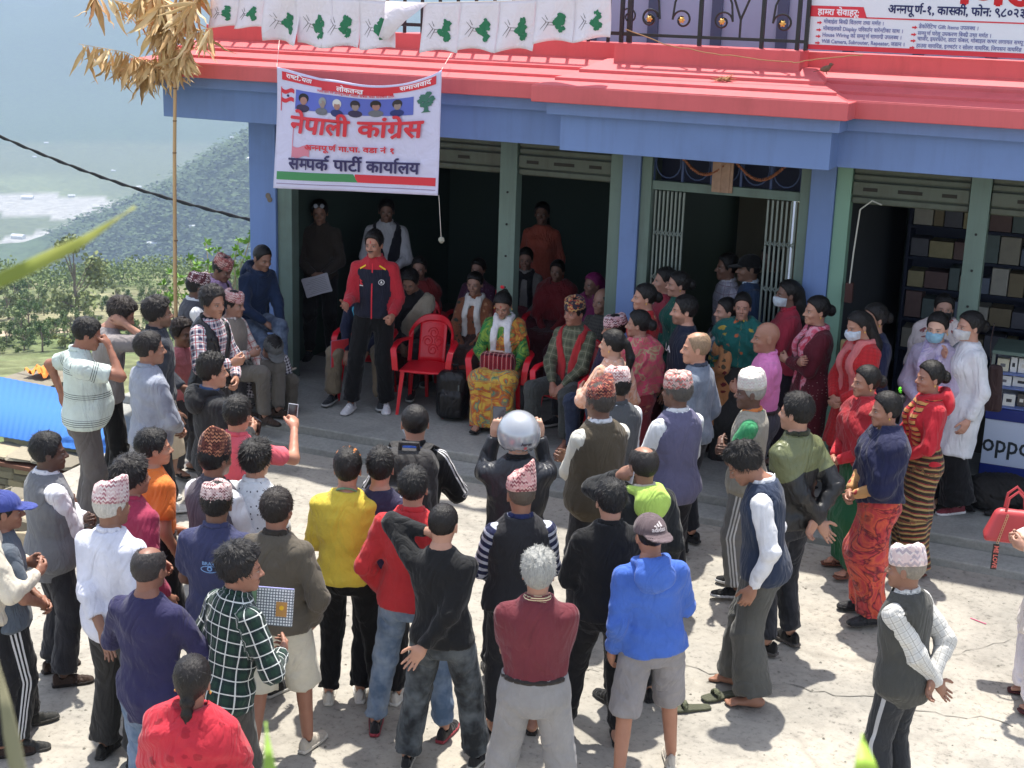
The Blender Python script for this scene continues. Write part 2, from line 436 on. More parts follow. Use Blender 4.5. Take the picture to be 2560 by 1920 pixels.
def hair_tpl(kind):
    """a hair mesh in the head frame"""
    if kind in HAIR: return HAIR[kind]
    lo, hi = (-.16, -.24, -.05), (.16, .15, .30)
    if kind in ('long', 'pony', 'braid'): lo = (-.16, -.26, -.46)
    g = Grid(lo, hi, .0075); sl, X, Y, Z = g.win(g.lo, g.lo+g.h*g.n, 0)
    r = np.random.RandomState(hash(kind) % 1000 if False else sum(map(ord, kind)))
    cr = ell(X, Y, Z, (0, -.014, .143), (.078, .096, .092))
    th = np.arctan2(Y+.03, X); ph = np.arctan2(Z-.13, np.sqrt(X**2+(Y+.02)**2))
    strand = np.sin(th*38+7*np.sin(ph*3)+3*np.sin(th*5)) * .5 + np.sin(th*61+ph*9)*.5
    female = kind in ('bun', 'long', 'pony', 'braid', 'manbun', 'topbun')
    thick = {'short': .011, 'crew': .006, 'thick': .020, 'spiky': .015, 'bald': .004, 'thin': .007, 'side': .014}.get(kind, .012)
    th_ = thick*(.75+.5*np.clip((Z-.12)/.1, 0, 1))
    F = cr-th_-.0022*strand
    if kind == 'spiky':
        sp = np.sin(X*150+2*np.sin(Y*60))*np.sin(Y*140+1.3*np.sin(X*70)); F = F-.011*np.clip(sp, 0, 1)*np.clip((Z-.17)/.04, 0, 1)
    if kind in ('thick', 'side'): F = F-.006*ripple(X, Y, Z, 5, 2.4)*np.clip((Z-.12)/.05, 0, 1)
    # hairline: keep only above a curve that runs forehead - temple - ear - nape
    if female: ys, zs = [-.12, -.05, -.02, .02, .045, .075, .10], [.035, .05, .09, .115, .162, .192, .202]
    else: ys, zs = [-.12, -.05, -.025, .0, .012, .04, .06, .085, .10], [.056, .050, .080, .105, .090, .125, .172, .199, .206]
    if kind == 'thin': zs = [a+(.012 if b > .03 else 0) for a, b in zip(zs, ys)]
    cut = (np.interp(Y.ravel(), ys, zs).reshape(Y.shape)-Z)*.8 + .002*strand
    F = np.maximum(F, cut)
    if kind in ('bald', 'thin'):       # receding crown
        F = np.maximum(F, -ell(X, Y, Z, (0, .02, .245), (.062, .105, .06))) if kind == 'thin' else np.maximum(F, -ell(X, Y, Z, (0, .03, .24), (.10, .15, .085)))
    if female:
        if kind == 'bun': F = smin(F, ell(X, Y, Z, (0, -.135, .115), (.050, .042, .050))-.002*np.sin(th*30+ph*20), .02)
        if kind == 'topbun': F = smin(F, ell(X, Y, Z, (0, -.110, .190), (.036, .034, .032))-.002*np.sin(th*30+ph*20), .006)
        if kind == 'manbun': F = smin(F, ell(X, Y, Z, (0, -.085, .195), (.030, .026, .026)), .012)
        if kind == 'long':
            d = capsule(X, Y, Z, (0, -.085, .12), (0, -.125, -.10), .070, .078)
            d = smin(d, capsule(X, Y, Z, (0, -.125, -.10), (0, -.12, -.40), .078, .040), .03)
            d = np.maximum(d, Y+.035); F = smin(F, d-.004*np.sin(X*160+3*np.sin(Z*12)), .03)
        if kind == 'pony':
            F = smin(F, ell(X, Y, Z, (0, -.118, .15), (.026, .026, .026)), .02)
            d = capsule(X, Y, Z, (0, -.135, .14), (.01, -.165, .02), .026, .036); d = smin(d, capsule(X, Y, Z, (.01, -.165, .02), (.0, -.145, -.20), .036, .014), .02)
            F = smin(F, d-.003*np.sin(X*170+4*np.sin(Z*14)), .015)
        if kind == 'braid':
            d = capsule(X, Y, Z, (0, -.10, .07), (0, -.115, -.30), .032, .018)-.004*np.sin(Z*110+np.abs(X)*60)
            F = smin(F, d, .03)
    # clear the face
    F = np.maximum(F, -(head_field(X, Y, Z)+.004)) if kind in ('long',) else F
    V, Q = snet(F, g.lo, g.h); c = V[Q].mean(1); nr = np.cross(V[Q[:, 2]]-V[Q[:, 0]], V[Q[:, 3]]-V[Q[:, 1]]); nr /= np.linalg.norm(nr, axis=1)[:, None]+1e-9
    if ((c-np.array([0, -.015, .13]))*nr).sum(1).mean() < 0: nr = -nr
    n = {'crew': 900, 'bald': 200, 'thin': 700, 'bun': 500, 'topbun': 500, 'manbun': 400, 'pony': 700, 'braid': 500, 'long': 1200}.get(kind, 1700)
    ok = np.nonzero((nr[:, 2] > -.5) & ~((c[:, 1] > .045) & (c[:, 2] < .222)))[0]; pk = ok[r.randint(0, len(ok), n)]; p = c[pk]; nn = nr[pk]
    crown = np.array([.01, -.06, .235]); fl = p-crown; fl -= nn*(fl*nn).sum(1)[:, None]; fl /= np.linalg.norm(fl, axis=1)[:, None]+1e-6
    L = {'crew': .006, 'bald': .006, 'thin': .010, 'spiky': .013, 'thick': .026, 'short': .017}.get(kind, .016); L = L*(.5+r.rand(n))[:, None]
    lift = .55 if kind == 'spiky' else .30; d = fl*(1 if not female else .9)+nn*lift+r.normal(size=(n, 3))*.28; d /= np.linalg.norm(d, axis=1)[:, None]
    sd_ = np.cross(d, nn); sd_ /= np.linalg.norm(sd_, axis=1)[:, None]+1e-6; w_ = .0020
    a = p-nn*.002; T4 = np.stack([a-sd_*w_, a+sd_*w_, a+d*L+nn*.0015*0+sd_*w_*.25-nn*.001, a+d*L-sd_*w_*.25-nn*.001], 1).reshape(-1, 3)
    Q = np.concatenate([Q, np.arange(len(V), len(V)+4*n).reshape(-1, 4)]); V = np.concatenate([V, T4])
    me = quadmesh('hair', V, Q); HAIR[kind] = me; return me
def mask_tpl():
    if 'mask' in HAIR: return HAIR['mask']
    g = Grid((-.09, -.03, -.02), (.09, .14, .13), .006); sl, X, Y, Z = g.win(g.lo, g.lo+g.h*g.n, 0)
    base = smin(head_field(X, Y, Z), ell(X, Y, Z, (0, .075, .055), (.045, .035, .045)), .03)
    F = base-.007-.0012*np.sin(Z*420)
    F = np.maximum(F, Z-(.097-.12*np.abs(X)*np.abs(X)/.07)); F = np.maximum(F, .012-Z); F = np.maximum(F, .022-Y)
    V, Q = snet(F, g.lo, g.h); HAIR['mask'] = quadmesh('face_mask', V, Q); return HAIR['mask']
def topi_mesh(seed, h=.115, slant=.03, peak=.0, flat=False):
    """woven Nepali cap: slanted crown pinched to a ridge"""
    r = random.Random(seed); n = 28; V = []; C = []; rings = []
    tilt = slant; dirn = r.uniform(-1, 1)
    prof = [(0, 1.0), (.0, 1.045), (.25, 1.05), (.5, 1.02), (.75, .98), (.93, .94), (1.0, .88), (1.0, .60), (.93, .30), (.90, .02)]
    for i, (t, s) in enumerate(prof):
        for k in range(n):
            a = 2*pi*k/n; x = .084*s*cos(a); y = .103*s*sin(a)
            lift = tilt*cos(a-dirn*.6)*t + peak*max(0, cos(a-dirn))**3*t
            ridge = .018*(1-min(1, s/.62))*(1.0) if i >= 7 else 0
            if i >= 7: lift *= s; 
            z = h*t + lift - (ridge if not flat else 0) + .003*sin(3*a+seed)+.0035*sin(7*a+seed*2)*t
            if i >= 7 and not flat:
                z += .020*(1-abs(x)/.06) if abs(x) < .06 else 0
            bulge = 1+.015*sin(5*a+seed+4*t)
            V.append((x*bulge, y*bulge-.012, z)); C.append((a*.094, z, 0))
    Q = []
    for i in range(len(prof)-1):
        for k in range(n):
            Q.append((i*n+k, i*n+(k+1) % n, (i+1)*n+(k+1) % n, (i+1)*n+k))
    me = quadmesh('topi', V, Q); vattr(me, 'cl', C); return me
def cap_mesh():
    if 'cap' in HAIR: return HAIR['cap']
    g = Grid((-.12, -.14, .08), (.12, .23, .28), .007); sl, X, Y, Z = g.win(g.lo, g.lo+g.h*g.n, 0)
    d = ell(X, Y, Z, (0, -.012, .150), (.092, .110, .098))
    d = np.maximum(d, .138+.10*(Y+.012)*.3-Z)
    d = np.maximum(d, -ell(X, Y, Z, (0, -.012, .146), (.080, .098, .088)))
    br = ell(X, Y, Z, (0, .085, .150), (.080, .105, .2)); br = np.maximum(br, np.abs(Z-(.150-1.6*X*X-.18*(Y-.08)))-.0045); br = np.maximum(br, .055-Y)
    d = smin(d, br, .006); d = np.minimum(d, ell(X, Y, Z, (0, -.012, .250), (.008, .008, .006)))
    V, Q = snet(d, g.lo, g.h); me = quadmesh('cap', V, Q)
    vattr(me, 'cl', np.stack([V[:, 0], V[:, 2], V[:, 1]*0], 1)); HAIR['cap'] = me; return me
# ---- hands: wrist at the origin, fingers +z, palm faces +y, thumb at -x (right hand)
HANDS = {}
def hand_tpl(kind):
    if kind in HANDS: return HANDS[kind]
    curl = {'relax': (.35, .45, .35), 'open': (.08, .12, .08), 'fist': (1.35, 1.5, .9), 'grip': (.8, .9, .5), 'clasp': (.6, .8, .5), 'point': (.3, .3, .2)}[kind]
    g = Grid((-.085, -.05, -.035), (.065, .10, .215), .0070); sl, X, Y, Z = g.win(g.lo, g.lo+g.h*g.n, 0)
    d = ell(X, Y, Z, (0, .002, .050), (.041, .0165, .052)); d = smin(d, capsule(X, Y, Z, (0, 0, -.02), (0, 0, .03), .023, .026), .02)
    d = smin(d, ell(X, Y, Z, (-.022, .010, .035), (.018, .014, .028)), .012)
    for i, (fx, L, r) in enumerate(((-.029, .072, .0088), (-.010, .080, .0092), (.010, .075, .0088), (.028, .058, .0078))):
        p = np.array([fx, 0, .088-.004*abs(i-1.3)]); a = 0; spread = (i-1.5)*(.10 if kind == 'open' else .03)
        for j, (c, f) in enumerate(zip(curl, (.45, .31, .24))):
            a += c*(1+.06*i); q = p+np.array([spread*L*f, sin(a)*L*f, cos(a)*L*f]); rr = r*(1-.08*j)
            d = smin(d, capsule(X, Y, Z, p, q, rr, rr*.93), .005); p = q
    tc = {'open': .9, 'relax': .55, 'fist': .2, 'grip': .35, 'clasp': .4, 'point': .8}[kind]
    p = np.array([-.030, .008, .025])
    for (dx, dy, dz, rr) in ((-.026*tc-.006, .012, .026, .0115), (-.014*tc, .014, .026, .0105), (-.006*tc, .010, .020, .0095)):
        q = p+np.array([dx, dy*(1.4-tc), dz]); d = smin(d, capsule(X, Y, Z, p, q, rr, rr*.95), .007); p = q
    V, Q = snet(d, g.lo, g.h); HANDS[kind] = (V, Q); return HANDS[kind]
# ---- shoes: heel behind, ankle over the origin, sole at z=0, toe +y
SHOES = {}
def shoe_tpl(kind):
    if kind in SHOES: return SHOES[kind]
    g = Grid((-.065, -.10, -.01), (.065, .21, .13), .0075); sl, X, Y, Z = g.win(g.lo, g.lo+g.h*g.n, 0)
    wY = np.interp(Y.ravel(), [-.08, -.05, 0, .06, .12, .17, .195], [.020, .030, .031, .038, .043, .034, .010]).reshape(Y.shape)
    foot = np.abs(X+.0)-wY
    top = np.interp(Y.ravel(), [-.08, -.04, .0, .05, .10, .15, .19], [.07, .085, .085, .070, .048, .036, .022]).reshape(Y.shape)
    up = np.sqrt(np.maximum(X/wY, -5)**2+np.maximum(Z-.01, 0)**2/np.maximum(top, .01)**2)-1; up = up*.03
    up = np.maximum(up, -.07-Y); up = np.maximum(up, Y-.185); up = np.maximum(up, .012-Z)
    sole = np.maximum(np.maximum(foot-.004, Y-.19), np.maximum(-.078-Y, np.abs(Z-.011)-.011))
    if kind == 'foot':      # bare foot with toes
        d = smin(ell(X, Y, Z, (0, -.035, .03), (.030, .040, .032)), ell(X, Y, Z, (0, .05, .028), (.036, .09, .026)), .03)
        d = smin(d, capsule(X, Y, Z, (0, 0, .05), (0, -.005, .11), .034, .036), .03)
        for i, (tx, L, r) in enumerate(((-.027, .165, .0125), (-.009, .166, .0092), (.006, .160, .0088), (.020, .150, .0085), (.032, .138, .008))):
            d = smin(d, capsule(X, Y, Z, (tx*.9, .10, .018), (tx, L-.01, .011), r*1.05, r), .006)
        V, Q = snet(d, g.lo, g.h); SHOES[kind] = (V, Q); return SHOES[kind]
    if kind == 'sandal':
        d = np.maximum(np.maximum(foot-.006, Y-.185), np.maximum(-.078-Y, np.abs(Z-.009)-.009))
        a = quadmesh('sole', *snet(d, g.lo, g.h))
        st = ell(X, Y, Z, (0, .09, .022), (.049, .032, .040)); st = np.maximum(st, -ell(X, Y, Z, (0, .09, .020), (.040, .06, .032))); st = np.maximum(st, .008-Z)
        b = quadmesh('strap', *snet(st, g.lo, g.h)); SHOES[kind] = (b, a); return SHOES[kind]
    op = capsule(X, Y, Z, (0, -.01, .06), (0, -.01, .14), .026, .034); up = np.maximum(up, -op)
    up = up-.0015*np.sin(Y*170)*(Y > .03)*(Y < .12)
    a = quadmesh('shoe', *snet(up, g.lo, g.h)); b = quadmesh('sole', *snet(sole, g.lo, g.h)); SHOES[kind] = (a, b); return SHOES[kind]
def ik(a, w, L1, L2, pole):
    a, w, pole = np.array(a, float), np.array(w, float), np.array(pole, float)
    d = w-a; D = np.linalg.norm(d); mx = (L1+L2)*.995
    if D > mx: w = a+d/D*mx; d = w-a; D = mx
    D = max(D, abs(L1-L2)+.02); u = d/np.linalg.norm(d)
    x = (L1*L1-L2*L2+D*D)/(2*D); y = sqrt(max(L1*L1-x*x, 0)); p = pole-u*(pole @ u); p /= np.linalg.norm(p)+1e-9
    return a+u*x+p*y, w
def rotm(ax, a):
    c, s = cos(a), sin(a)
    return np.array({'x': [[1,0,0],[0,c,-s],[0,s,c]], 'y': [[c,0,s],[0,1,0],[-s,0,c]], 'z': [[c,-s,0],[s,c,0],[0,0,1]]}[ax])
# arm presets: (wrist in the torso frame with x outward, elbow hint, hand, palm normal)
ARM = {
 'down': ((.235, .05, -.055), (.15, -1, 0), 'relax', (-1, .2, 0)),
 'out':  ((.30, .04, -.02), (.5, -1, 0), 'relax', (-1, .2, 0)),
 'back': ((.03, -.175, .03), (1, -.55, -.1), 'relax', (0, -1, .2)),
 'back2': ((-.06, -.185, .00), (1, -.5, -.1), 'open', (0, -1, .1)),
 'front': ((.045, .20, .05), (1, -.35, -.3), 'clasp', (-.6, -.8, 0)),
 'cross': ((-.11, .185, .25), (1, -.1, -.9), 'grip', (0, -1, 0)),
 'cross2': ((-.08, .205, .22), (1, -.1, -.9), 'grip', (0, -1, 0)),
 'lap': ((.05, .27, .03), (1, -.3, -.1), 'clasp', (-.3, 0, -1)),
 'knee': ((.12, .36, .05), (1, -.3, .1), 'relax', (0, 0, -1)),
 'head': ((.115, .10, .665), (.9, .5, -.5), 'grip', (-1, .2, 0)),
 'face': ((.07, .20, .58), (.6, .5, -.8), 'fist', (-.5, -1, 0)),
 'ear': ((.115, .08, .60), (.45, .4, -1), 'grip', (-1, 0, 0)),
 'phone': ((.09, .34, .47), (.8, -.1, -1), 'grip', (-.6, .3, 0)),
 'hold': ((.10, .26, .22), (.8, -.4, -.6), 'grip', (-1, 0, .3)),
 'hip': ((.20, .03, .06), (1, -.7, 0), 'relax', (-1, 0, 0)),
 'pocket': ((.185, .09, -.02), (.9, -.8, 0), 'fist', (-1, 0, 0)),
 'talk': ((.185, .34, .16), (.15, -.6, -.9), 'open', (-.7, .2, .6)),
 'fistf': ((.205, .20, .05), (.25, -1, -.3), 'fist', (-1, 0, 0)),
 'up': ((.135, .24, .60), (.22, .0, -1), 'grip', (-.2, 1, 0)),
}
LEG = {   # ankle offset from under the hip (x outward, y forward), knee hint
 'stand': ((.03, .0), (.0, 1, 0)), 'fwd': ((.04, .13), (.1, 1, 0)), 'bk': ((.03, -.12), (.05, 1, 0)), 'wide': ((.12, .0), (.2, 1, 0)),
 'widef': ((.10, .12), (.2, 1, 0)), 'wideb': ((.10, -.12), (.2, 1, 0)),
}
def profile(z, fem, belly):
    zz = [-.115, -.03, .05, .15, .27, .38, .455, .495, .525, .56]
    w = [.10, .160, .152, .140, .150, .164, .152, .116, .083, .061] if not fem else [.10, .168, .166, .132, .142, .152, .138, .104, .074, .054]
    d = [.09, .112, .106, .096, .102, .106, .092, .078, .066, .057] if not fem else [.09, .116, .112, .096, .108, .122, .092, .074, .060, .052]
    b = [0, .3, .8, 1, .7, .25, 0, 0, 0, 0]
    yc = [-.01, -.01, -.005, 0, .0, -.002, -.010, -.012, -.012, -.012]
    f = lambda t: np.interp(z, zz, t).astype(np.float32) if hasattr(z, 'shape') else float(np.interp(z, zz, t))
    bb = f(b)*belly
    return f(w)+bb*.35, f(d)+bb*.6, f(yc)+bb*.45
class P: pass
PEOPLE = []
def person(head, h=1.66, face=0, label='', z0=None, fem=False, sit=None, lean=0, side=0, hy=None, hp=0, hr=0, R='down', Lf='down', lR='stand', lL='stand',
           sk=(150, 105, 80), hair='short', hc=(22, 19, 18), hst='', shirt=None, sleeve=1.0, hem=-.035, loose=.0, belly=0, collar=None,
           vest=None, vhem=-.03, vopen=False, shawl=None, shz=.12, shs=0.0, scarf=None, scl=.05, sash=None, legs=None, ltype='long', wide=0, skirt=None, skz=.06, coat=None,
           shoe=('sneaker', (40, 40, 42), (200, 200, 195)), topi=None, cap=None, capback=False, mask=None, hood=None, kid=1.0, res=1.0, over=None, clip=None,
           pos=None, feet=None, seed=None, group=None, hs=1.0, hoodup=None, backpack=None):
    seed = seed if seed is not None else len(PEOPLE)+1
    sc = h/1.68; dep = radians(-lean); sd = radians(side)
    Rt = rotm('y', sd) @ rotm('x', dep)
    pelv_z = .88 if sit is None else (sit/sc+.085)
    if ltype == 'cross' and sit is None: sit = None
    pel = np.array([0, 0, pelv_z]); T = lambda p: Rt @ np.array(p, float)+pel
    sx = .163 if not fem else .145
    sgn = (1, -1)
    sh = [T((s*sx, -.008, .445 if not fem else .440)) for s in sgn]
    arms = []
    for s, spec, S0 in zip(sgn, (R, Lf), sh):
        w, pole, hk, pn = ARM[spec] if isinstance(spec, str) else (spec+ARM['down'][1:])[:4] if len(spec) < 4 else spec
        wl = T((s*w[0], w[1], w[2])); pl = Rt @ np.array((s*pole[0], pole[1], pole[2]))
        e, wl = ik(S0, wl, .285, .25, pl); arms.append((S0, e, wl, hk, Rt @ np.array((s*pn[0], pn[1], pn[2]))))
    legz = []
    for s, spec in zip(sgn, (lR, lL)):
        hip = pel+np.array([s*.088, 0, 0])
        if sit is None:
            (ox, oy), kp = LEG[spec] if isinstance(spec, str) else spec
            an = np.array([s*(.088+ox), oy, .085]); k, an = ik(hip, an, .404, .402, (s*kp[0], kp[1], 0)); legz.append((hip, k, an, 0.0))
        else:
            if isinstance(spec, str): spec = {'stand': (.04, .43, .02), 'fwd': (.05, .58, .02), 'bk': (.04, .34, .02), 'wide': (.16, .40, .02), 'cross': (-.30, .52, .30), 'step': (.06, .45, -.28), 'step2': (.10, .38, -.28)}[spec]
            an = np.array([s*(.088+spec[0]), spec[1], .085+spec[2]]); k, an = ik(hip, an, .43, .415, (s*.15, .6, 1)); legz.append((hip, k, an, spec[2]))
    # ---- head frame
    hR = Rt @ rotm('z', radians(-(hy or 0))) @ rotm('x', radians(-hp)) @ rotm('y', radians(hr))
    hyaw = radians(-(hy or 0)); hR = rotm('y', sd*.4) @ rotm('x', dep*.35) @ rotm('z', hyaw) @ rotm('x', radians(-hp)) @ rotm('y', radians(hr))
    _hr = random.Random(seed*13+1); hvar = np.array([_hr.uniform(.93, 1.06), _hr.uniform(.96, 1.04), _hr.uniform(.96, 1.04)]); H0 = T((0, .018, .50)); hsc = hs*kid/sc*(.965 if fem else 1.0)*(1+ (sc-1)*.6)
    ho = H0+hR @ np.array([0, .0, .050])
    # ---- place
    rz = radians(YAW-face)
    top = (ho+hR @ np.array([0, -.01, .232*hsc]))*sc
    if topi: top = top+hR @ np.array([0, 0, .085])*sc*hsc
    elif cap or hoodup: top = top+np.array([0, 0, .02])
    else: top = top+np.array([0, 0, .012])
    if feet is not None:
        fw = (legz[0][2]+legz[1][2])/2*sc; G = at(feet[0], feet[1], z0); c, s_ = cos(rz), sin(rz); pos = (G.x-(c*fw[0]-s_*(fw[1]+.05)), G.y-(s_*fw[0]+c*(fw[1]+.05)), z0)
    if pos is None:
        if z0 is None:
            G = at(head[0], head[1], float(top[2])); z0 = gzf(G.y)
        G = at(head[0], head[1], z0+float(top[2]))
        c, s_ = cos(rz), sin(rz)
        pos = (G.x-(c*top[0]-s_*top[1]), G.y-(s_*top[0]+c*top[1]), z0)
    root = empty('person', pos, rz, label, 'person', group); root.scale = (sc, sc, sc)
    p = P(); p.root = root; p.label = label; p.T = T; p.Rt = Rt; p.hR = hR; p.ho = ho; p.hsc = hsc; p.arms = arms; p.legs = legz; p.sc = sc; p.rz = rz; p.pos = pos; p.belly = belly; p.fem = fem
    p.world = lambda q: Matrix.Translation(pos) @ Matrix.Rotation(rz, 4, 'Z') @ Vector([float(v)*sc for v in q])
    PEOPLE.append(p)
    # ---- grid
    loose *= .45; pts = np.array([a[i] for a in arms for i in range(3)]+[l[i] for l in legz for i in range(3)]+[H0, pel]+[T((a, b, c)) for a in (-.12, .12) for b in (-.10-belly*.2, .10+belly) for c in (-.05, .45)]+([T((0, -.14, .45))] if hood else []))
    hstep = .0182*res
    ex = .20 if not skirt else .26
    g = Grid(pts.min(0)-[ex-.07, ex-.07, .02 if sit is None else .09], pts.max(0)+[ex-.07, ex-.07, .14], hstep)
    Ri = Rt.T
    # local torso coordinates over the torso window
    crn = np.array([T((a, b, c)) for a in (-.25, .25) for b in (-.22, .24) for c in (-.16, .60)])
    tsl, X, Y, Z = g.win(crn.min(0), crn.max(0), .02)
    def tl(X, Y, Z):
        a, b, c = X-pel[0], Y-pel[1], Z-pel[2]
        return (Ri[0,0]*a+Ri[0,1]*b+Ri[0,2]*c, Ri[1,0]*a+Ri[1,1]*b+Ri[1,2]*c, Ri[2,0]*a+Ri[2,1]*b+Ri[2,2]*c)
    tx, ty, tz = tl(X, Y, Z)
    w, dd, yc = profile(tz, fem, belly)
    radial = (np.sqrt((tx/w)**2+((ty-yc)/dd)**2)-1)*np.minimum(w, dd)
    if fem: 
        for s in sgn: radial = smin(radial, ell(tx, ty, tz, (s*.062, .085, .345), (.058, .052, .06)), .03)
    torso_c = np.maximum(radial, np.maximum(tz-.555, -.115-tz))
    def cap_field(segs, k=.03, pad=.12, g=g):
        F = g.new()
        for (a, b, ra, rb, cb, ca) in segs:
            lo, hi = np.minimum(a, b), np.maximum(a, b); sl, x, y, z = g.win(lo-max(ra, rb), hi+max(ra, rb), pad)
            if min(F[sl].shape) == 0: continue
            F[sl] = smin(F[sl], capsule(x, y, z, a, b, ra, rb, cb, ca).astype(np.float32), k)
        return F
    fr = .92 if fem else 1.0
    armsegs = lambda o, o2, cut=None: [q for S0, E0, W0, _, _ in arms for q in ((S0, E0, .047*fr+o, .039*fr+o, None, None), (E0, W0, .039*fr+o2, .027*fr+o2, cut, None))]
    legsegs = lambda o, o2: [q for Hh, Kn, An, _ in legz for q in ((Hh+np.array([0, 0, -.01]), Kn, .084+o, .055+o, None, None), (Kn, An, .054+o2, .036+o2, None, None))]
    # ---- body: one continuous skin surface
    gb = Grid(pts.min(0)-.11, pts.max(0)+.11, hstep*1.2); Fb = gb.new(); bsl, x, y, z = gb.win(crn.min(0), crn.max(0), .02); a_, b_, c_ = tl(x, y, z); w2, d2, y2 = profile(c_, fem, belly)
    Fb[bsl] = np.maximum((np.sqrt((a_/w2)**2+((b_-y2)/d2)**2)-1)*np.minimum(w2, d2)+.008, np.maximum(c_-.555, -.115-c_))
    Fb = smin(Fb, cap_field(armsegs(0, 0), g=gb), .03); Fb = smin(Fb, cap_field(legsegs(-.006, 0), g=gb), .03)
    nk = T((0, -.012, .53)); sl, x, y, z = gb.win(nk, ho, .12); Fb[sl] = smin(Fb[sl], capsule(x, y, z, nk, ho+hR @ np.array([0, -.02, .03]), .056*fr, .052*fr), .035)
    bV, bQ = snet(Fb, gb.lo, gb.h); parts = [(bV, bQ, np.zeros((len(bV), 4), np.float32))]
    st = hst+('f' if fem else '')+('z' if abs((face+(hy or 0)+180) % 360-180) < 62 or res > 1.15 else ''); hV, hQ, hP = head_tpl(st); parts.append(((hV*hsc*hvar) @ hR.T+ho, hQ, hP))
    p.hands = []
    for s, (S0, E0, W0, hk, pn) in zip(sgn, arms):
        v, q = hand_tpl(hk); zax = W0-E0; zax /= np.linalg.norm(zax); ya = pn-zax*(pn @ zax); ya /= np.linalg.norm(ya)+1e-9; xa = np.cross(ya, zax)
        v = v.copy(); 
        if s < 0: v[:, 0] *= -1; q = q[:, ::-1]
        Mh = np.stack([xa, ya, zax], 1); v = (v*.98*(.93 if fem else 1)*kid) @ Mh.T+W0
        parts.append((v, q, np.zeros((len(v), 4), np.float32))); p.hands.append((W0, Mh))
    footang = []
    for s, (Hh, Kn, An, lift) in zip(sgn, legz):
        fy = Kn-Hh; a = atan2(-s*.18 if True else 0, 1.0)
        fz = rotm('z', a)
        if sit is not None and lift > .1: fz = fz @ rotm('x', .5) 
        footang.append((An, fz))
        if shoe[0] in ('bare', 'sandal'):
            v, q = shoe_tpl('foot'); v = v.copy()
            if s < 0: v[:, 0] *= -1; q = q[:, ::-1]
            v[:, 2] += .017 if shoe[0] == 'sandal' else 0
            v = (v @ fz.T)+An-np.array([0, 0, .085]); parts.append((v, q, np.zeros((len(v), 4), np.float32)))
    off = 0; VV = []; QQ = []; PP = []
    for v, q, c in parts: VV.append(v); QQ.append(q+off); PP.append(c); off += len(v)
    me = quadmesh('body', np.concatenate(VV), np.concatenate(QQ)); vattr(me, 'paint', np.concatenate(PP), 'FLOAT_COLOR', 'color')
    me.materials.append(skin(sk)); body = bpy.data.objects.new('body', me); link(body, root); p.body = body
    def obj(name, me, mat, M=None, parent=None):
        if not me.materials: me.materials.append(mat)
        o = bpy.data.objects.new(name, me); link(o, parent or root)
        o.material_slots[0].link = 'OBJECT'; o.material_slots[0].material = mat
        if M is not None: o.matrix_local = M
        return o
    def M4(Rm, t, s=1.0):
        m = Matrix.Identity(4)
        for i in range(3):
            for j in range(3): m[i][j] = float(Rm[i][j])*s
            m[i][3] = float(t[i])
        return m
    p.M4 = M4; p.obj = obj
    bones = [(S0, E0) for S0, E0, _, _, _ in arms]+[(E0, W0) for _, E0, W0, _, _ in arms]+[(l[0], l[1]) for l in legz]+[(l[1], l[2]) for l in legz]
    bz = [1, 1, 2, 2, 3, 3, 4, 4]; bs = [1, -1]*4
    def clattr(V, use):
        """cloth coordinates: metres around, metres along, which limb"""
        q = (V-pel) @ Rt; th = np.arctan2(q[:, 0], -q[:, 1]); U = th*.15; Vv = q[:, 2].copy(); Zn = np.zeros(len(V)); best = None
        w, dd, yc = profile(np.clip(q[:, 2], -.1, .55), fem, belly)
        dt = (np.sqrt((q[:, 0]/w)**2+((q[:, 1]-yc)/dd)**2)-1)*np.minimum(w, dd)+.012; dt = np.maximum(dt, np.abs(q[:, 2]-.22)-.33)
        if 't' not in use: dt = dt+(.5 if 'l' in use else 0)*(q[:, 2] < -.04)
        best = dt
        for i, (a, b) in enumerate(bones):
            if (i < 4 and 'a' not in use) or (i >= 4 and 'l' not in use): continue
            d = b-a; L = np.linalg.norm(d); u = d/L; r = V-a; t = r @ u; tt = np.clip(t, 0, L); dist = np.linalg.norm(r-tt[:, None]*u, axis=1)-(.05 if i < 4 else .07)
            out = Rt @ np.array([bs[i], 0, 0.]); out = out-u*(out @ u); out /= np.linalg.norm(out)+1e-9; o2 = np.cross(u, out)
            ang = np.arctan2(r @ o2, r @ out); mk = dist < best
            U = np.where(mk, ang*(.05 if i < 4 else .075), U); Vv = np.where(mk, -t+(.5 if bz[i] in (1, 3) else .2), Vv); Zn = np.where(mk, bz[i], Zn); best = np.where(mk, dist, best)
        return np.stack([U, Vv, Zn], 1)
    def garment(name, F, mat, use='ta', parent=None):
        V, Q = snet(F, g.lo, g.h)
        if len(Q) == 0: return None
        me = quadmesh(name, V, Q); vattr(me, 'cl', clattr(V, use)); return obj(name, me, mat, parent=parent)
    gx, gy, gz = g.ax[0][:, None, None], g.ax[1][None, :, None], g.ax[2][None, None, :]
    rip = ripple(gx, gy, gz, seed); rip = (np.sign(rip)*np.abs(rip)**1.25*1.55).astype(np.float32)
    TX = TZ = None
    def tcoord():
        nonlocal TX
        if TX is None: TX = tl(gx, gy, gz)
        return TX
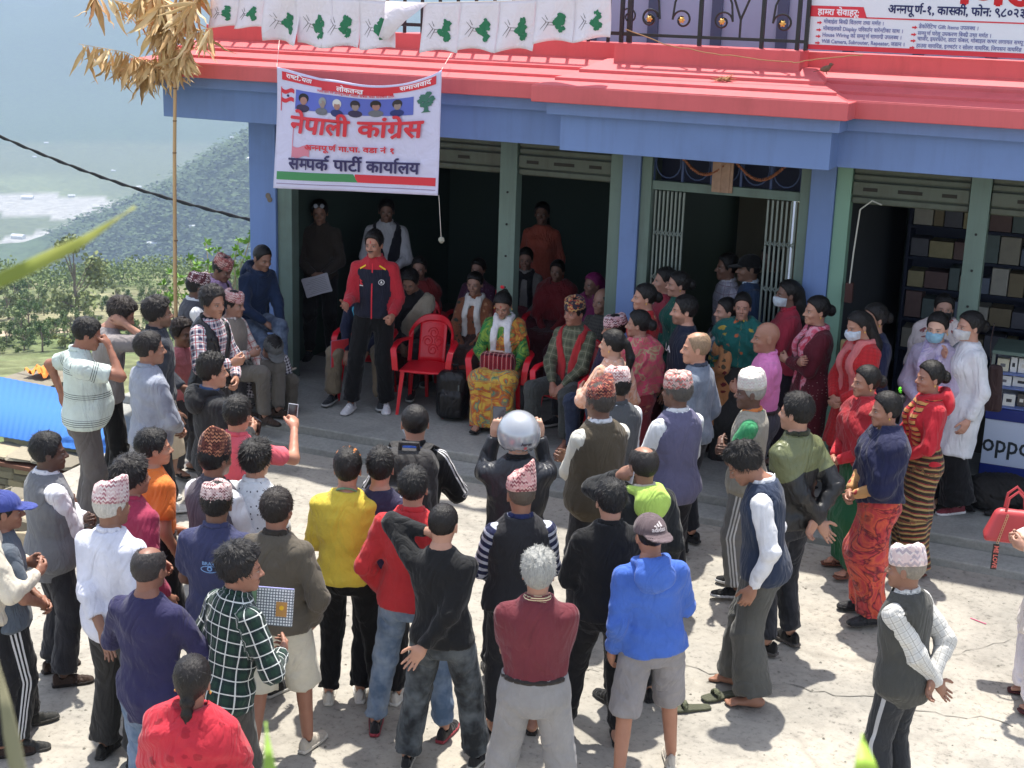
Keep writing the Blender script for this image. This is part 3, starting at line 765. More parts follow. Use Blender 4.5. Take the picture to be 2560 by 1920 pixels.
    # ---- lower body
    if legs:
        o = .014+wide*.5
        tuck = hem >= .04; F = g.new(); F[tsl] = np.maximum(radial-(.021 if tuck else .008), np.maximum(tz-(.115 if tuck else .05), -.115-tz))
        if ltype in ('long', 'cross'):
            segs = []
            for Hh, Kn, An, _ in legz: segs += [(Hh, Kn, .086+o*.7, .058+o*1.1, None, None), (Kn, An, .056+o*1.2, .044+o*1.4+wide, .97, None)]
            Fl = cap_field(segs)
            for Hh, Kn, An, _ in legz:       # cloth stacking over the shoe and behind the knee
                sl, x, y, z = g.win(An-.1, An+.12, .02)
                if min(Fl[sl].shape): Fl[sl] += (.006*np.sin(z*95+2*np.sin(x*40)+seed)*np.exp(-((z-An[2]-.03)/.09)**2)).astype(np.float32)
                sl, x, y, z = g.win(Kn-.1, Kn+.12, .02)
                if min(Fl[sl].shape): Fl[sl] += (.004*np.sin(z*80+x*50+seed)*np.exp(-((z-Kn[2])/.09)**2)).astype(np.float32)
        else:
            lim = {'shorts': .96, 'bermuda': 1.12}[ltype]; segs = []
            for Hh, Kn, An, _ in legz:
                segs.append((Hh, Hh+(Kn-Hh)*lim, .098+wide*.4, .085+wide, .98, None))
            Fl = cap_field(segs)
        F = smin(F, Fl, .03)+.0045*rip
        garment('shorts' if ltype in ('shorts', 'bermuda') else 'trousers', F, legs, 'l')
        if tuck and sit is None:
            Fb_ = g.new(); Fb_[tsl] = np.maximum(radial-.026, np.abs(tz-.098)-.017); garment('belt', Fb_, cloth((46, 38, 34), rough=.5), 't')
    if skirt:
        segs = []
        for Hh, Kn, An, _ in legz: segs += [(Hh+np.array([0, 0, -.02]), Kn, .098 if sit is not None else .105, .080 if sit is not None else .09, None, None), (Kn, An+np.array([0, 0, -.05]), .074 if sit is not None else .088, .10+wide, None, None)]
        if sit is not None: segs.append(((legz[0][1]+legz[1][1])/2, (legz[0][2]+legz[1][2])/2-np.array([0, 0, .05]), .055, .09, None, None)); segs.append((pel, (legz[0][1]+legz[1][1])/2, .09, .055, None, None))
        F = cap_field(segs, .16 if sit is None else .09, .2)
        top_ = g.new(); top_[tsl] = np.maximum(radial-.022, np.maximum(tz-.14, -.115-tz)); F = smin(F, top_, .06)
        cx, cy = np.mean([l[2][0] for l in legz]), np.mean([l[2][1] for l in legz])
        ang = np.arctan2(gy-cy, gx-cx)
        amt = np.clip((pelv_z+.05-gz)/(pelv_z), 0, 1) if sit is None else np.clip(.5+0*gz, 0, 1)
        pl = np.sin(ang*11+2.2*np.sin(ang*3+seed)+gz*(3 if sit is None else 14))*.010*amt
        F = F+pl.astype(np.float32)+.003*rip; F = np.maximum(F, skz-gz)
        garment('skirt', F, skirt, 'l')
    # ---- upper body
    if shirt:
        o = .013+loose
        F = g.new(); F[tsl] = np.maximum(radial-o-(.013 if hem < .04 else -.004)*np.clip((.16-tz)/.12, 0, 1)+(.012*np.exp(-((tz-.17)/.05)**2) if False else 0), np.maximum(tz-.548, hem-tz))
        if sleeve > .5: segs = [q for S0, E0, W0, _, _ in arms for q in ((S0, E0, .046*fr+.014+loose*.5, .042*fr+.016+loose*.5, None, None), (E0, W0, .041*fr+.014+loose*.5, .030*fr+.010+loose*.3, (sleeve-.5)*2*.97, None))]
        else: segs = [q for S0, E0, W0, _, _ in arms for q in ((S0, E0, .046*fr+.015+loose*.5, .043*fr+.026+loose*.5, max(.05, sleeve*2), None),)]
        Fa = cap_field(segs)
        for S0, E0, W0, _, _ in arms:
            sl, x, y, z = g.win(E0-.12, E0+.12, .0)
            if min(Fa[sl].shape):
                r2 = (x-E0[0])**2+(y-E0[1])**2+(z-E0[2])**2; u = (W0-S0); u = u/np.linalg.norm(u)
                Fa[sl] += (.0055*np.sin((x*u[0]+y*u[1]+z*u[2])*105+1.5*np.sin(x*60+z*30)+seed)*np.exp(-r2/.008)).astype(np.float32)
        F = smin(F, Fa, .035)
        tx_, ty_, tz_ = tcoord()
        fold = (.0045*np.sin(tz_*46+tx_*22+2*np.sin(tx_*17+seed))*np.exp(-((tz_-.06)/.13)**2)).astype(np.float32)
        F = F+fold+.0048*rip*(1+loose*20)
        sh_o = garment('shirt', F, shirt, 'ta'); p.shirt = sh_o
        if not sleeve: pass
    if coat:    # long outer garment: shirt that flows into a flared skirt
        segs = []
        for Hh, Kn, An, _ in legz: segs.append((Hh, Kn, .125, .135, .95, None))
        F = cap_field(segs, .14, .2); Fu = g.new(); Fu[tsl] = np.maximum(radial-.022, np.maximum(tz-.548, -.115-tz)); F = smin(F, Fu, .05)
        segs = [q for S0, E0, W0, _, _ in arms for q in ((S0, E0, .064, .056, None, None), (E0, W0, .054, .042, .95, None))]
        F = smin(F, cap_field(segs), .035); tx_, ty_, tz_ = tcoord()
        F = F+.0035*rip+(.007*np.sin(tx_*70+seed)*np.clip(.1-tz_, 0, .4)*2).astype(np.float32)
        garment('coat', F, coat, 'ta')
    if collar:
        Fc = g.new(); c0 = T((0, -.012, .535)); sl, x, y, z = g.win(c0-.1, c0+.1, .02); a, b, c = tl(x, y, z)
        R_ = np.sqrt((a/1.0)**2+((b+.008)/.95)**2); zc = .545-.22*(b+.01)
        d = np.maximum(np.abs(R_-.068-.16*(zc-c)*1.0)-.011, np.abs(c-zc)-.024)
        Fc[sl] = d; garment('collar', Fc, collar, 't')
    tx_, ty_, tz_ = tcoord() if (vest or shawl or scarf or sash or over) else (None, None, None)
    if vest:
        F = g.new(); ov = .029+loose+.018*np.clip((.16-tz)/.12, 0, 1)
        F[tsl] = np.maximum(radial-ov, np.maximum(tz-.548, vhem-tz))
        Fsh = cap_field([(T((s*.05, -.01, .478)), T((s*(sx-.035), -.01, .450)), .050, .052, .9, None) for s in sgn]); F = smin(F, Fsh, .03)
        F = np.maximum(F, -(cap_field([(T((0, .02, .52)), T((0, .0, .70)), .062, .07, None, None)])))
        F = np.maximum(F, -cap_field([(S0, S0+(E0-S0)*.34, .060*fr, .060*fr, None, None) for S0, E0, _, _, _ in arms], .01))
        if vopen:
            wedge = np.abs(tx_)-(.014+.30*np.clip(tz_-.22, 0, .4)); wedge = np.maximum(wedge, -ty_); F = np.maximum(F, -np.maximum(wedge, .0-ty_))
        F = F+.003*rip; garment('vest', F, vest, 't')
    if shawl:
        A2 = cap_field([(S0, S0+(E0-S0)*1.0, .062, .060, None, None) for S0, E0, _, _, _ in arms], .08, .2)
        Fu = g.new(); Fu[tsl] = np.maximum(radial-.03, tz-.55); F = smin(Fu, A2, .12)-.014
        fo = (.012*np.sin((tz_*1.0+np.abs(tx_)*.9)*44+2.2*np.sin(tx_*12+ty_*9+seed))).astype(np.float32)*(.7+.3*rip)
        F = F+fo; F = np.maximum(F, (shz+shs*tx_-tz_)); F = np.maximum(F, -(cap_field([(T((0, .02, .52)), T((0, .02, .72)), .062, .085, None, None)], .02)))
        garment('shawl', F.astype(np.float32), shawl, 't')
        # thick roll round the neck
        Fc = g.new(); c0 = T((0, 0, .53)); sl, x, y, z = g.win(c0-.14, c0+.14, .0); a, b, c = tl(x, y, z)
        R_ = np.sqrt(a**2+(b-.0)**2); th = np.arctan2(a, b); Fc[sl] = np.sqrt((R_-.088)**2+(c-.515+.30*np.maximum(b, 0)*.9)**2)-.030-.006*np.sin(th*4+9*(c-.5)/.05)
        garment('shawl_fold', Fc, shawl, 't')
    if scarf:
        Fu = np.full(g.n, 1.0, np.float32); Fu[tsl] = np.maximum(radial-.030, tz-.53); 
        if True:
            c1 = np.abs(np.abs(tx_)-(.062+.05*np.clip(.45-tz_, 0, .5)))-.034; front = np.maximum(c1, -ty_-.02); front = np.maximum(front, (scl-tz_))
            Fu = Fu-(.012 if (coat or vest or sash) else 0); F = np.maximum(Fu+.004*np.sin(tx_*170+seed).astype(np.float32), front.astype(np.float32))
            Fc = g.new(); c0 = T((0, 0, .53)); sl, x, y, z = g.win(c0-.14, c0+.14, .0); a, b, c = tl(x, y, z)
            R_ = np.sqrt(a**2+(b+.005)**2); th = np.arctan2(a, b)
            ringf = np.sqrt(((R_-.085)*1.2)**2+((c-.515+.60*np.maximum(b, 0))*.8)**2)-.030-.004*np.sin(c*150+th*5)
            F = smin(F, Fc if False else np.full(g.n, 1.0, np.float32), .01); G2 = F[sl]; F[sl] = smin(G2, ringf.astype(np.float32), .015)
            garment('scarf', F, scarf, 't')
    if sash:
        q = tx_*.80+(tz_-.22)*.60; Fu = np.full(g.n, 1.0, np.float32); Fu[tsl] = np.maximum(radial-.034, tz-.535)
        A2 = cap_field([(arms[1][0], arms[1][0]+(arms[1][1]-arms[1][0])*.5, .064, .064, None, None)], .06, .2)
        Fu = smin(Fu, A2, .05); band_ = np.abs(tx_*.72+(tz_-.20)*.55)-.085
        F = np.maximum(Fu+(.005*np.sin(q*150+seed)).astype(np.float32), band_.astype(np.float32)); F = np.maximum(F, -.02-tz_)
        garment('sash', F.astype(np.float32), sash, 't')
    if hood:     # hood lying on the back
        Fc = g.new(); c0 = T((0, -.09, .50)); sl, x, y, z = g.win(c0-.23, c0+.23, .0); a, b, c = tl(x, y, z)
        d = np.sqrt((a/.125)**2+((b+.125)/.065)**2+((c-.475)/.105)**2)-1; d = d*.06
        ring = np.sqrt((np.sqrt(a**2+(b+.02)**2)-.092)**2+(c-.535-.15*(-b-.02)+.25*np.maximum(b, 0))**2)-.027
        d = smin(d, ring, .03); d = np.maximum(d, -(np.sqrt((a/.072)**2+((b+.035)/.075)**2+((c-.585)/.06)**2)-1)*.05)
        Fc[sl] = d+.004*rip[sl]; garment('hood', Fc, hood, 't')
    if shoe[0] != 'bare':
        a, b = shoe_tpl('sandal' if shoe[0] == 'sandal' else 'sneaker')
        for s, (An, fz) in zip(sgn, footang):
            D = np.diag([s, 1, 1.0]) if True else np.eye(3)
            M = M4(fz @ D, An-np.array([0, 0, .085]))
            o = obj('sandal' if shoe[0] == 'sandal' else 'shoe', a, cloth(shoe[1], rough=.6), M)
            obj('sole', b, cloth(shoe[2], rough=.7), None, o)
    # ---- hair and hats
    HM = M4((hR*hvar[None, :])*hsc, ho)
    if hair: obj('hair', hair_tpl(hair), hairm(hc), HM)
    if topi:
        m_, hh, sl_, pk = topi; me = topi_mesh(seed, hh, sl_, pk); obj('topi', me, m_, HM @ Matrix.Translation((0, 0, .150)) @ Matrix.Rotation(radians(-7), 4, 'X'))
    if cap:
        M = HM @ Matrix.Rotation(pi, 4, 'Z') @ Matrix.Translation((0, .024, 0)) if capback else HM
        p.capo = obj('cap', cap_mesh(), cap, M)
    if mask: obj('face_mask', mask_tpl(), mask, HM)
    if clip:
        mb = MB()
        for k in range(6):
            a = k*pi/3; mb.tube([(0, 0, 0), (.012*cos(a), -.004, .012*sin(a)), (.022*cos(a), -.012, .022*sin(a))], [.004, .008, .003], 5)
        o = mb.build('hair_clip', plain('clip', S(clip), .4), root, True); o.matrix_local = HM @ Matrix.Translation((.02, -.155 if hair != 'topbun' else -.10, .13 if hair != 'topbun' else .25))
    p.HM = HM
    return p
# ------------------------------------------------------------------ materials of the place
def concrete():
    N = NT('concrete', .88, .25); v = N.obj()
    n1 = N.noise(v, .55, 6, .62, .3); n2 = N.noise(v, 3.2, 8, .7); n3 = N.noise(v, 24, 5, .7); n4 = N.noise(v, .9, 4, .6, 1.0)
    c = N.ramp(n1.outputs[0], [(.32, (.29, .275, .245)), (.52, (.38, .355, .31)), (.68, (.45, .41, .34))])
    c = N.mix(1, c, N.ramp(n2.outputs[0], [(.30, (.72,)*3), (.5, (1,)*3), (.75, (1.12,)*3)]), 'MULTIPLY')
    c = N.mix(1, c, N.ramp(n3.outputs[0], [(.30, (.48,)*3), (.44, (.95,)*3), (.8, (1.12,)*3)]), 'MULTIPLY')
    c = N.mix(N.ramp(n4.outputs[0], [(.56, 0.0), (.66, .35)]), c, (.26, .255, .235))
    ns = N.n('ShaderNodeTexNoise'); ns.inputs['Scale'].default_value = 1.6; N.l(v, ns.inputs['Vector'])
    wv = N.n('ShaderNodeVectorMath', operation='MULTIPLY_ADD'); N.l(ns.outputs['Color'], wv.inputs[0]); wv.inputs[1].default_value = (.8, .8, 0); N.l(v, wv.inputs[2])
    vo = N.n('ShaderNodeTexVoronoi', feature='DISTANCE_TO_EDGE'); vo.inputs['Scale'].default_value = .42; N.l(wv.outputs[0], vo.inputs['Vector'])
    cr = N.ramp(vo.outputs['Distance'], [(0, 1.0), (.0022, .8), (.006, 0.0)])
    gate = N.ramp(n1.outputs[0], [(.45, 0.0), (.52, .75)])
    c = N.mix(N.math('MULTIPLY', N.math('MULTIPLY', cr, gate), .4), c, (.13, .12, .105))
    N.color(c); N.bump(n3.outputs[0], .55, .006); N.bump(n2.outputs[0], .5, .02); return N.m
CONC = concrete()
def concrete2():
    N = NT('porch_concrete', .8, .3); v = N.obj()
    n1 = N.noise(v, 1.3, 6, .65, .8); n3 = N.noise(v, 30, 5, .7)
    c = N.ramp(n1.outputs[0], [(.3, (.22, .225, .21)), (.5, (.30, .305, .285)), (.7, (.38, .375, .345))])
    c = N.mix(1, c, N.ramp(n3.outputs[0], [(.3, (.8,)*3), (.6, (1.05,)*3)]), 'MULTIPLY'); N.color(c); N.bump(n3.outputs[0], .4, .005); return N.m
PORCH = concrete2()
RED = paint('red_paint', S((208, 98, 102)), .55, .07, 2.2, .12, 70, dirt=S((150, 70, 62)), dirtamt=.25)
BLUE = paint('blue_paint', S((112, 138, 188)), .6, .08, 1.5, .12, 60, dirt=S((90, 105, 140)), dirtamt=.3)
GREEN = paint('green_paint', S((104, 124, 115)), .5, .10, 2, .12, 60, dirt=S((80, 88, 80)), dirtamt=.5)
GREENL = paint('green_frame', S((126, 164, 144)), .5, .10, 2, .1)
SHUT = paint('shutter_paint', S((88, 96, 84)), .5, .14, 2.5, .15, 40, dirt=S((70, 66, 54)), dirtamt=.6)
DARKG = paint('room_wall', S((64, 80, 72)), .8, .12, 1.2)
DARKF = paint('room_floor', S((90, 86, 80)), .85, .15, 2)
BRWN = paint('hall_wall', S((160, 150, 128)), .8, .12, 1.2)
OLIVE = paint('hall_column', S((224, 206, 140)), .7, .06, 1.2)
BLACK = plain('black_iron', (.012, .012, .014), .42, .5)
GOLD = plain('gold_paint', S((225, 180, 95)), .35, .5, .3)
STEEL = paint('gate_steel', S((130, 140, 134)), .4, .12, 5, .1, metal=.2)
NAVYP = paint('navy_panel', S((28, 44, 120)), .45, .08, 3)
WHITEP = plain('white_print', S((228, 228, 236)), .45)
REDPL = plain('red_plastic', S((214, 26, 44)), .32, .5)
# ------------------------------------------------------------------ ground
def gzf(Y): return float(np.interp(Y, [7.6, 10.5], [0, .14]))
mb = MB(); ys = [-3, 2, 5, 7.6, 8.6, 9.6, 10.5, 10.62]; 
x0s = lambda Y: -8.25
nv = 0; V = []; F = []
for i, y in enumerate(ys):
    for j in range(13): V.append((x0s(y)+(7.0-x0s(y))*j/12, y, gzf(y)))
for i in range(len(ys)-1):
    for j in range(12): a = i*13+j; F.append((a, a+1, a+14, a+13))
n = len(V)
for j in range(13): x, y, z = V[j*1+0] if False else V[j]; 
# skirts so the yard is a slab, not a sheet
edge = [i*13 for i in range(len(ys))]; base = len(V)
for e in edge: V.append((V[e][0]-.05, V[e][1], -1.6))
for k in range(len(edge)-1): F.append((edge[k], edge[k+1], base+k+1, base+k))
yard = MB().add(V, F).build('ground', CONC, smooth=False); tag(yard, kind='structure')
mb = MB(); mb.prism([(-8.9, 10.86, 0), (-8.9, 10.86, .225), (-8.9, 10.60, .20), (-8.9, 10.58, -.2), (-8.9, 10.86, -.2)], (16, 0, 0))
st = mb.build('step', PORCH, bevel=.012); tag(st, kind='structure')
mb = MB().box((-8.92, 10.863, -.6), (7, 13.2, .30)); pf = mb.build('pavement', PORCH, bevel=.015); tag(pf, kind='structure')
# the long crack across the yard and a few short ones
def crack(pts, w, seed):
    r = random.Random(seed); L = []; P_ = [at(x, y, 0) for x, y in pts]
    for a, b in zip(P_, P_[1:]):
        n = max(2, int((b-a).length/.07))
        for k in range(n): L.append(a.lerp(b, k/n)+Vector((r.uniform(-.02, .02), r.uniform(-.03, .03), 0)))
    V = []; F = []
    for i, p in enumerate(L):
        ww = w*r.uniform(.1, 1.0); z = gzf(p.y)+.004; V += [(p.x, p.y-ww, z), (p.x+r.uniform(-.01, .01), p.y+ww, z)]
    for i in range(len(L)-1): F.append((2*i, 2*i+2, 2*i+3, 2*i+1))
    o = MB().add(V, F).build('ground_crack', plain('crack', (.19, .18, .16), .95)); tag(o, kind='structure')
crack([(1480, 1448), (1560, 1470), (1700, 1492), (1830, 1515), (1925, 1525)], .0055, 3)
crack([(1930, 1540), (2010, 1552), (2120, 1566), (2212, 1585)], .004, 4)
crack([(1225, 1462), (1270, 1455), (1330, 1462)], .004, 5)
crack([(2050, 1440), (2130, 1425), (2212, 1400)], .003, 6)
# ------------------------------------------------------------------ the shop house
BL = Vector((-5.0, 12.25, .30))
bld = empty('shop_house', BL, 0, 'blue painted shop house with a red stepped canopy and open shutters', 'building')
def bp(mb, name, mat, smooth=False, bevel=0, parent=None):
    o = mb.build(name, mat, parent or bld, smooth, bevel)
    if parent is None: o.location = -BL
    return o
Y0 = 12.25
def pillar(x0, x1, mat=BLUE, y0=Y0-.06, y1=Y0+.24, z1=2.96): return bp(MB().box((x0, y0, .304), (x1, y1, z1)), 'pillar', mat, bevel=.006)
pillar(-8.28, -7.97); pillar(-4.32, -4.15); pillar(-2.63, -2.42); pillar(.62, .86); pillar(4.2, 4.4)
for x0, x1 in ((-7.967, -7.80), (-5.53, -5.36), (-4.44, -4.323), (-4.147, -4.05), (-2.72, -2.633), (-2.417, -2.29), (-1.33, -1.17), (.50, .617), (.863, .97)):
    o = bp(MB().box((x0, Y0-.03, .304), (x1, Y0+.10, 2.955)), 'shutter_post', GREENL if x0 in (-2.417,) else GREEN, bevel=.004)
for (x0, x1) in ((-5.53, -5.36), (-1.33, -1.17)):       # bolt holes of the middle posts
    m_ = MB(); 
    for k in range(7): m_.tube([((x0+x1)/2, Y0-.0315, .62+k*.3), ((x0+x1)/2, Y0-.037, .62+k*.3)], .011, 8)
    bp(m_, 'bolt', plain('hole', (.02, .02, .02), .8))
def shutter(x0, x1):
    o = bp(MB().box((x0, Y0+.04, 2.58), (x1, Y0+.34, 2.95)), 'rolled_shutter', SHUT, bevel=.01)
    for k, (z, h) in enumerate(((2.905, .03), (2.845, .045), (2.785, .045), (2.655, .115), (2.590, .05))):
        mb_ = MB().box((x0+.005, Y0+.005-(.012 if k in (3,) else 0), z), (x1-.005, Y0+.043, z+h)); mb_.build('slat', SHUT, o, bevel=.008)
    for f, wd in ((.16, .12), (.5, .2), (.83, .12)):
        xc = x0+(x1-x0)*f; MB().box((xc-wd/2, Y0-.012, 2.695), (xc+wd/2, Y0-.0085, 2.725)).build('handle_slot', plain('slot', (.03, .028, .022), .8), o, bevel=.002)
for a, b in ((-7.80, -5.53), (-5.36, -4.44), (-2.29, -1.33), (-1.17, .50), (.97, 2.6)): shutter(a, b)
# canopy: blue beam, blue band, red fascia, two steps of red slope, red parapet
def sec(x0, x1, dy, xl=0, xr=0, capl=True):
    """one straight run of the canopy, dy = how far it stands out"""
    bp(MB().box((x0+.16+xl, 11.55+dy, 2.95), (x1-.16+xr, 12.45, 3.248)), 'beam', BLUE, bevel=.006)
    bp(MB().box((x0+.08+xl*.7, 11.43+dy, 3.25), (x1-.08+xr*.7, 12.46, 3.353)), 'beam_band', BLUE, bevel=.005)
    bp(MB().box((x0, 11.28+dy, 3.355), (x1, 12.47, 3.488)), 'fascia', RED, bevel=.008)
    def slope(y0, z0, y1, z1, i0, i1, name):
        V = [(x0+i0, y0, z0), (x1-i0, y0, z0), (x1-i1, y1, z1), (x0+i1, y1, z1), (x0+i0, y0, z0-.03), (x1-i0, y0, z0-.03), (x1-i1, 12.4, z0-.03), (x0+i1, 12.4, z0-.03), (x0+i1, 12.4, z1), (x1-i1, 12.4, z1)]
        Fc = [(0, 1, 2, 3), (0, 4, 5, 1), (3, 2, 9, 8), (1, 5, 6, 9, 2), (0, 3, 8, 7, 4)]
        bp(MB().add(V, Fc), name, RED, bevel=.003)
    slope(11.285+dy, 3.494, 11.50+dy, 3.535, .005, .16, 'canopy_slope')
    slope(11.46+dy, 3.552, 11.68+dy, 3.60, .13, .30, 'canopy_slope')
    slope(11.64+dy, 3.618, 11.90+dy, 3.70, .27, .42, 'canopy_slope')
sec(-8.98, -2.5, 0, 0, 0); sec(-3.5, 6.6, .012, 0, 0)
sec(-4.72, -2.14, -.28)
bp(MB().box((-8.52, 11.86, 3.62), (6.2, 12.06, 3.825)), 'parapet', RED, bevel=.006)
bp(MB().box((-4.22, 11.55, 3.64), (-2.66, 11.859, 3.835)), 'parapet', RED, bevel=.006)
bp(MB().box((-8.6, 12.063, 3.50), (6.2, 16.9, 3.70)), 'balcony_floor', RED)
# rooms behind the shutters
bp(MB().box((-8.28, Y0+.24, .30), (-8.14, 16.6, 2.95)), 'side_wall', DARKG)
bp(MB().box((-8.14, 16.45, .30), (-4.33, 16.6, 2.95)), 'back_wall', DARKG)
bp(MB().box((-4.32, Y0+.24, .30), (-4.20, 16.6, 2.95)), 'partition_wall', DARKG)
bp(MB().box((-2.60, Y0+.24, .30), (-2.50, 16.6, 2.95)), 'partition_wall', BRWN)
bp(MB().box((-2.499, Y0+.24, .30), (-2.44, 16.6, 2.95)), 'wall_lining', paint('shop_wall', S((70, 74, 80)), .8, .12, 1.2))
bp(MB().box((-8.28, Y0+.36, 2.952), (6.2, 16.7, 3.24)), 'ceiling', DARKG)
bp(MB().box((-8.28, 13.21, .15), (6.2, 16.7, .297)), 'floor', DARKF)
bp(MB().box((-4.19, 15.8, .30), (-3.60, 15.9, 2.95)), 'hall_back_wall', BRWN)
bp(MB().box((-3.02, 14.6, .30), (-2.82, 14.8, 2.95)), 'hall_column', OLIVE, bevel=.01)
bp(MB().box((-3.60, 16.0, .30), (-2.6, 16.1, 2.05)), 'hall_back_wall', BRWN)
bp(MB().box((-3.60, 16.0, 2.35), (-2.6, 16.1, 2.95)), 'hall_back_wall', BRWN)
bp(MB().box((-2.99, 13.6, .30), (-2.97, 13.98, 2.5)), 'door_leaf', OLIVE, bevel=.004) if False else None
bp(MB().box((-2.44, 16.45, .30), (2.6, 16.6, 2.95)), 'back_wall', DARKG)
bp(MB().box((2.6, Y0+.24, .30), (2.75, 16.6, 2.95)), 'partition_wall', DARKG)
for x0 in (-3.35, -3.13):
    bp(MB().box((x0, 15.2, .3), (x0+.04, 15.26, 2.4)), 'door_jamb', plain('jamb', S((60, 58, 50)), .6))
# transom over the folding gate: lattice with garland
tr = bp(MB().box((-4.05, Y0-.01, 2.56), (-2.72, Y0+.06, 2.64)), 'gate_lintel', GREEN, bevel=.004)
gr = MB()
for k in range(5):
    cx = -3.92+k*.265; gr.tube([(cx+.115*cos(t*.35), Y0+.03, 2.80+.135*sin(t*.35)) for t in range(19)], .006, 5)
for k in range(6): gr.box((-4.05+k*.265-.01, Y0+.02, 2.64), (-4.05+k*.265+.01, Y0+.045, 2.95))
gr.box((-4.05, Y0+.02, 2.925), (-2.72, Y0+.045, 2.95)); bp(gr, 'transom_grille', paint('blue_iron', S((60, 78, 120)), .5), True)
bp(MB().box((-4.05, Y0+.25, 2.60), (-2.72, Y0+.27, 2.95)), 'transom_panel', plain('transom_dark', S((28, 34, 62)), .6))
grl = empty('garland', (-3.4, Y0-.02, 2.75), 0, 'dried marigold garland looped across the grille over the gateway', 'garland')
m_ = MB(); r = random.Random(2)
for k in range(56):
    t = k/55; x = -3.82+t*.98; z = 2.90-.17*sin(pi*(t*2 % 1))-.02*t
    p = Vector((x+3.4, r.uniform(-.01, .01), z-2.75)); m_.tube([p-Vector((.008, 0, .004)), p+Vector((.008, 0, .008))], [.011, .016], 5)
m_.build('blossom_string', paint('dry_flower', S((150, 96, 70)), .9, .5, 40), grl, True)
m_ = MB(); 
for k in range(7): m_.box((-.10+k*.026, -.012-.004*(k % 3), -.165), (-.10+k*.026+.03, .006, .17))
m_.build('paper_charm', paint('old_paper', S((170, 140, 120)), .9, .35, 18), grl, bevel=.003)
# folding steel gates pushed open to both sides
def gate(x0, x1, n, lab):
    g_ = empty('folding_gate', ((x0+x1)/2, Y0+.03, .30), 0, lab, 'gate', 'folding gates at the doorway')
    w = (x1-x0)/n
    for k in range(n):
        x = -(x1-x0)/2+w*(k+.5)
        MB().box((x-w*.22, -.012, .01), (x+w*.22, .012, 2.25)).build('bar', STEEL, g_, bevel=.004)
    for z in (.25, .65, 1.05, 1.45, 1.85):
        m_ = MB()
        for k in range(n-1):
            x = -(x1-x0)/2+w*(k+.5); m_.tube([(x, -.02, z), (x+w, -.02, z+.05)], .006, 4); m_.tube([(x, -.022, z+.05), (x+w, -.022, z)], .006, 4)
        m_.build('scissor_link', STEEL, g_, True)
gate(-4.04, -3.74, 8, 'grey folding steel gate bunched against the left side of the doorway')
gate(-3.02, -2.73, 7, 'grey folding steel gate bunched against the right side of the doorway')
wp = bp(MB().box((-3.585, 16.04, 2.06), (-2.70, 16.05, 2.34)), 'window_pane', None)
em = NT('sky_pane', .3); em.b.inputs['Emission Color'].default_value = (.75, .92, .92, 1); em.b.inputs['Emission Strength'].default_value = 1.6; wp.data.materials.clear(); wp.data.materials.append(em.m)
bp(MB().box((-3.59, 16.01, 2.265), (-2.7, 16.035, 2.285)), 'window_bar', plain('jamb', S((60, 58, 50)), .6))
# round hole in the left pillar's render
m_ = MB(); m_.tube([(-8.055, Y0-.061, 2.17), (-8.055, Y0-.066, 2.17)], .030, 14); m_.tube([(-8.035, Y0-.0615, 2.135), (-8.035, Y0-.069, 2.135)], .028, 12); bp(m_, 'plaster_patch', paint('bare_plaster', S((120, 108, 96)), .95, .3, 30))
# upper storey: glazing behind the balcony
GLZ = paint('window_glass', S((150, 166, 192)), .25, .2, 1.4, 0)
for k in range(9):
    x = -5.7+k*.62; bp(MB().box((x, 13.4, 3.70), (x+.52, 13.44, 5.0)), 'window_pane', GLZ)
    bp(MB().box((x+.52, 13.37, 3.70), (x+.62, 13.47, 5.0)), 'window_frame', plain('frame_grey', S((70, 84, 110)), .5))
bp(MB().box((-5.8, 13.5, 3.7), (6, 16.8, 6.2)), 'upper_wall', BLUE)
bp(MB().box((-8.6, 11.6, 6.2), (6.4, 16.9, 6.4)), 'upper_roof', RED) if False else None
# balcony railing
rail = empty('balcony_railing', (-3.45, 11.70, 3.835), 0, 'black wrought iron balcony railing with scrolls and gold rosettes', 'railing')
RX0, RX1 = -.78, .80
m_ = MB(); m_.box((RX0, -.02, .055), (RX1, .02, .08)); m_.build('bottom_rail', BLACK, rail); MB().box((RX0, -.02, .74), (RX1, .02, .77)).build('top_rail', BLACK, rail)
for x in (RX0, RX0+.075, -.10, RX1-.09, RX1-.02, .42): MB().box((x, -.018, 0), (x+.03, .018, .80)).build('baluster', BLACK, rail)
def spiral(cx, cz, r0, turns, s, y=0, up=1):
    return [(cx+s*(r0*(1-.75*t/24))*cos(t*turns*2*pi/24), y, cz+up*(r0*(1-.75*t/24))*sin(t*turns*2*pi/24)) for t in range(25)]
for cx, s, in ((-.52, 1), (-.24, -1), (.10, 1), (.60, -1)):
    MB().tube(spiral(cx, .20, .085, 1.3, s), .009, 6).build('scroll', BLACK, rail, True)
    MB().tube([(cx+s*.085, 0, .20), (cx+s*.07, 0, .34), (cx+s*.0, 0, .5), (cx-s*.06, 0, .62), (cx-s*.02, 0, .74)], .009, 6).build('scroll', BLACK, rail, True)
    f_ = MB()
    for k in range(6):
        a = k*pi/3; f_.tube([(cx, -.014, .20), (cx+.014*cos(a), -.022, .20+.014*sin(a)), (cx+.026*cos(a), -.018, .20+.026*sin(a))], [.006, .011, .005], 5)
    f_.tube([(cx, -.012, .20), (cx, -.032, .20)], .010, 8); f_.build('rosette', GOLD, rail, True)
m_ = MB(); m_.tube([(.25, 0, .08), (.25, 0, .22), (.14, 0, .5), (.10, 0, .74)], .010, 6); m_.tube([(.25, 0, .22), (.36, 0, .5), (.40, 0, .74)], .010, 6); m_.build('scroll', BLACK, rail, True)
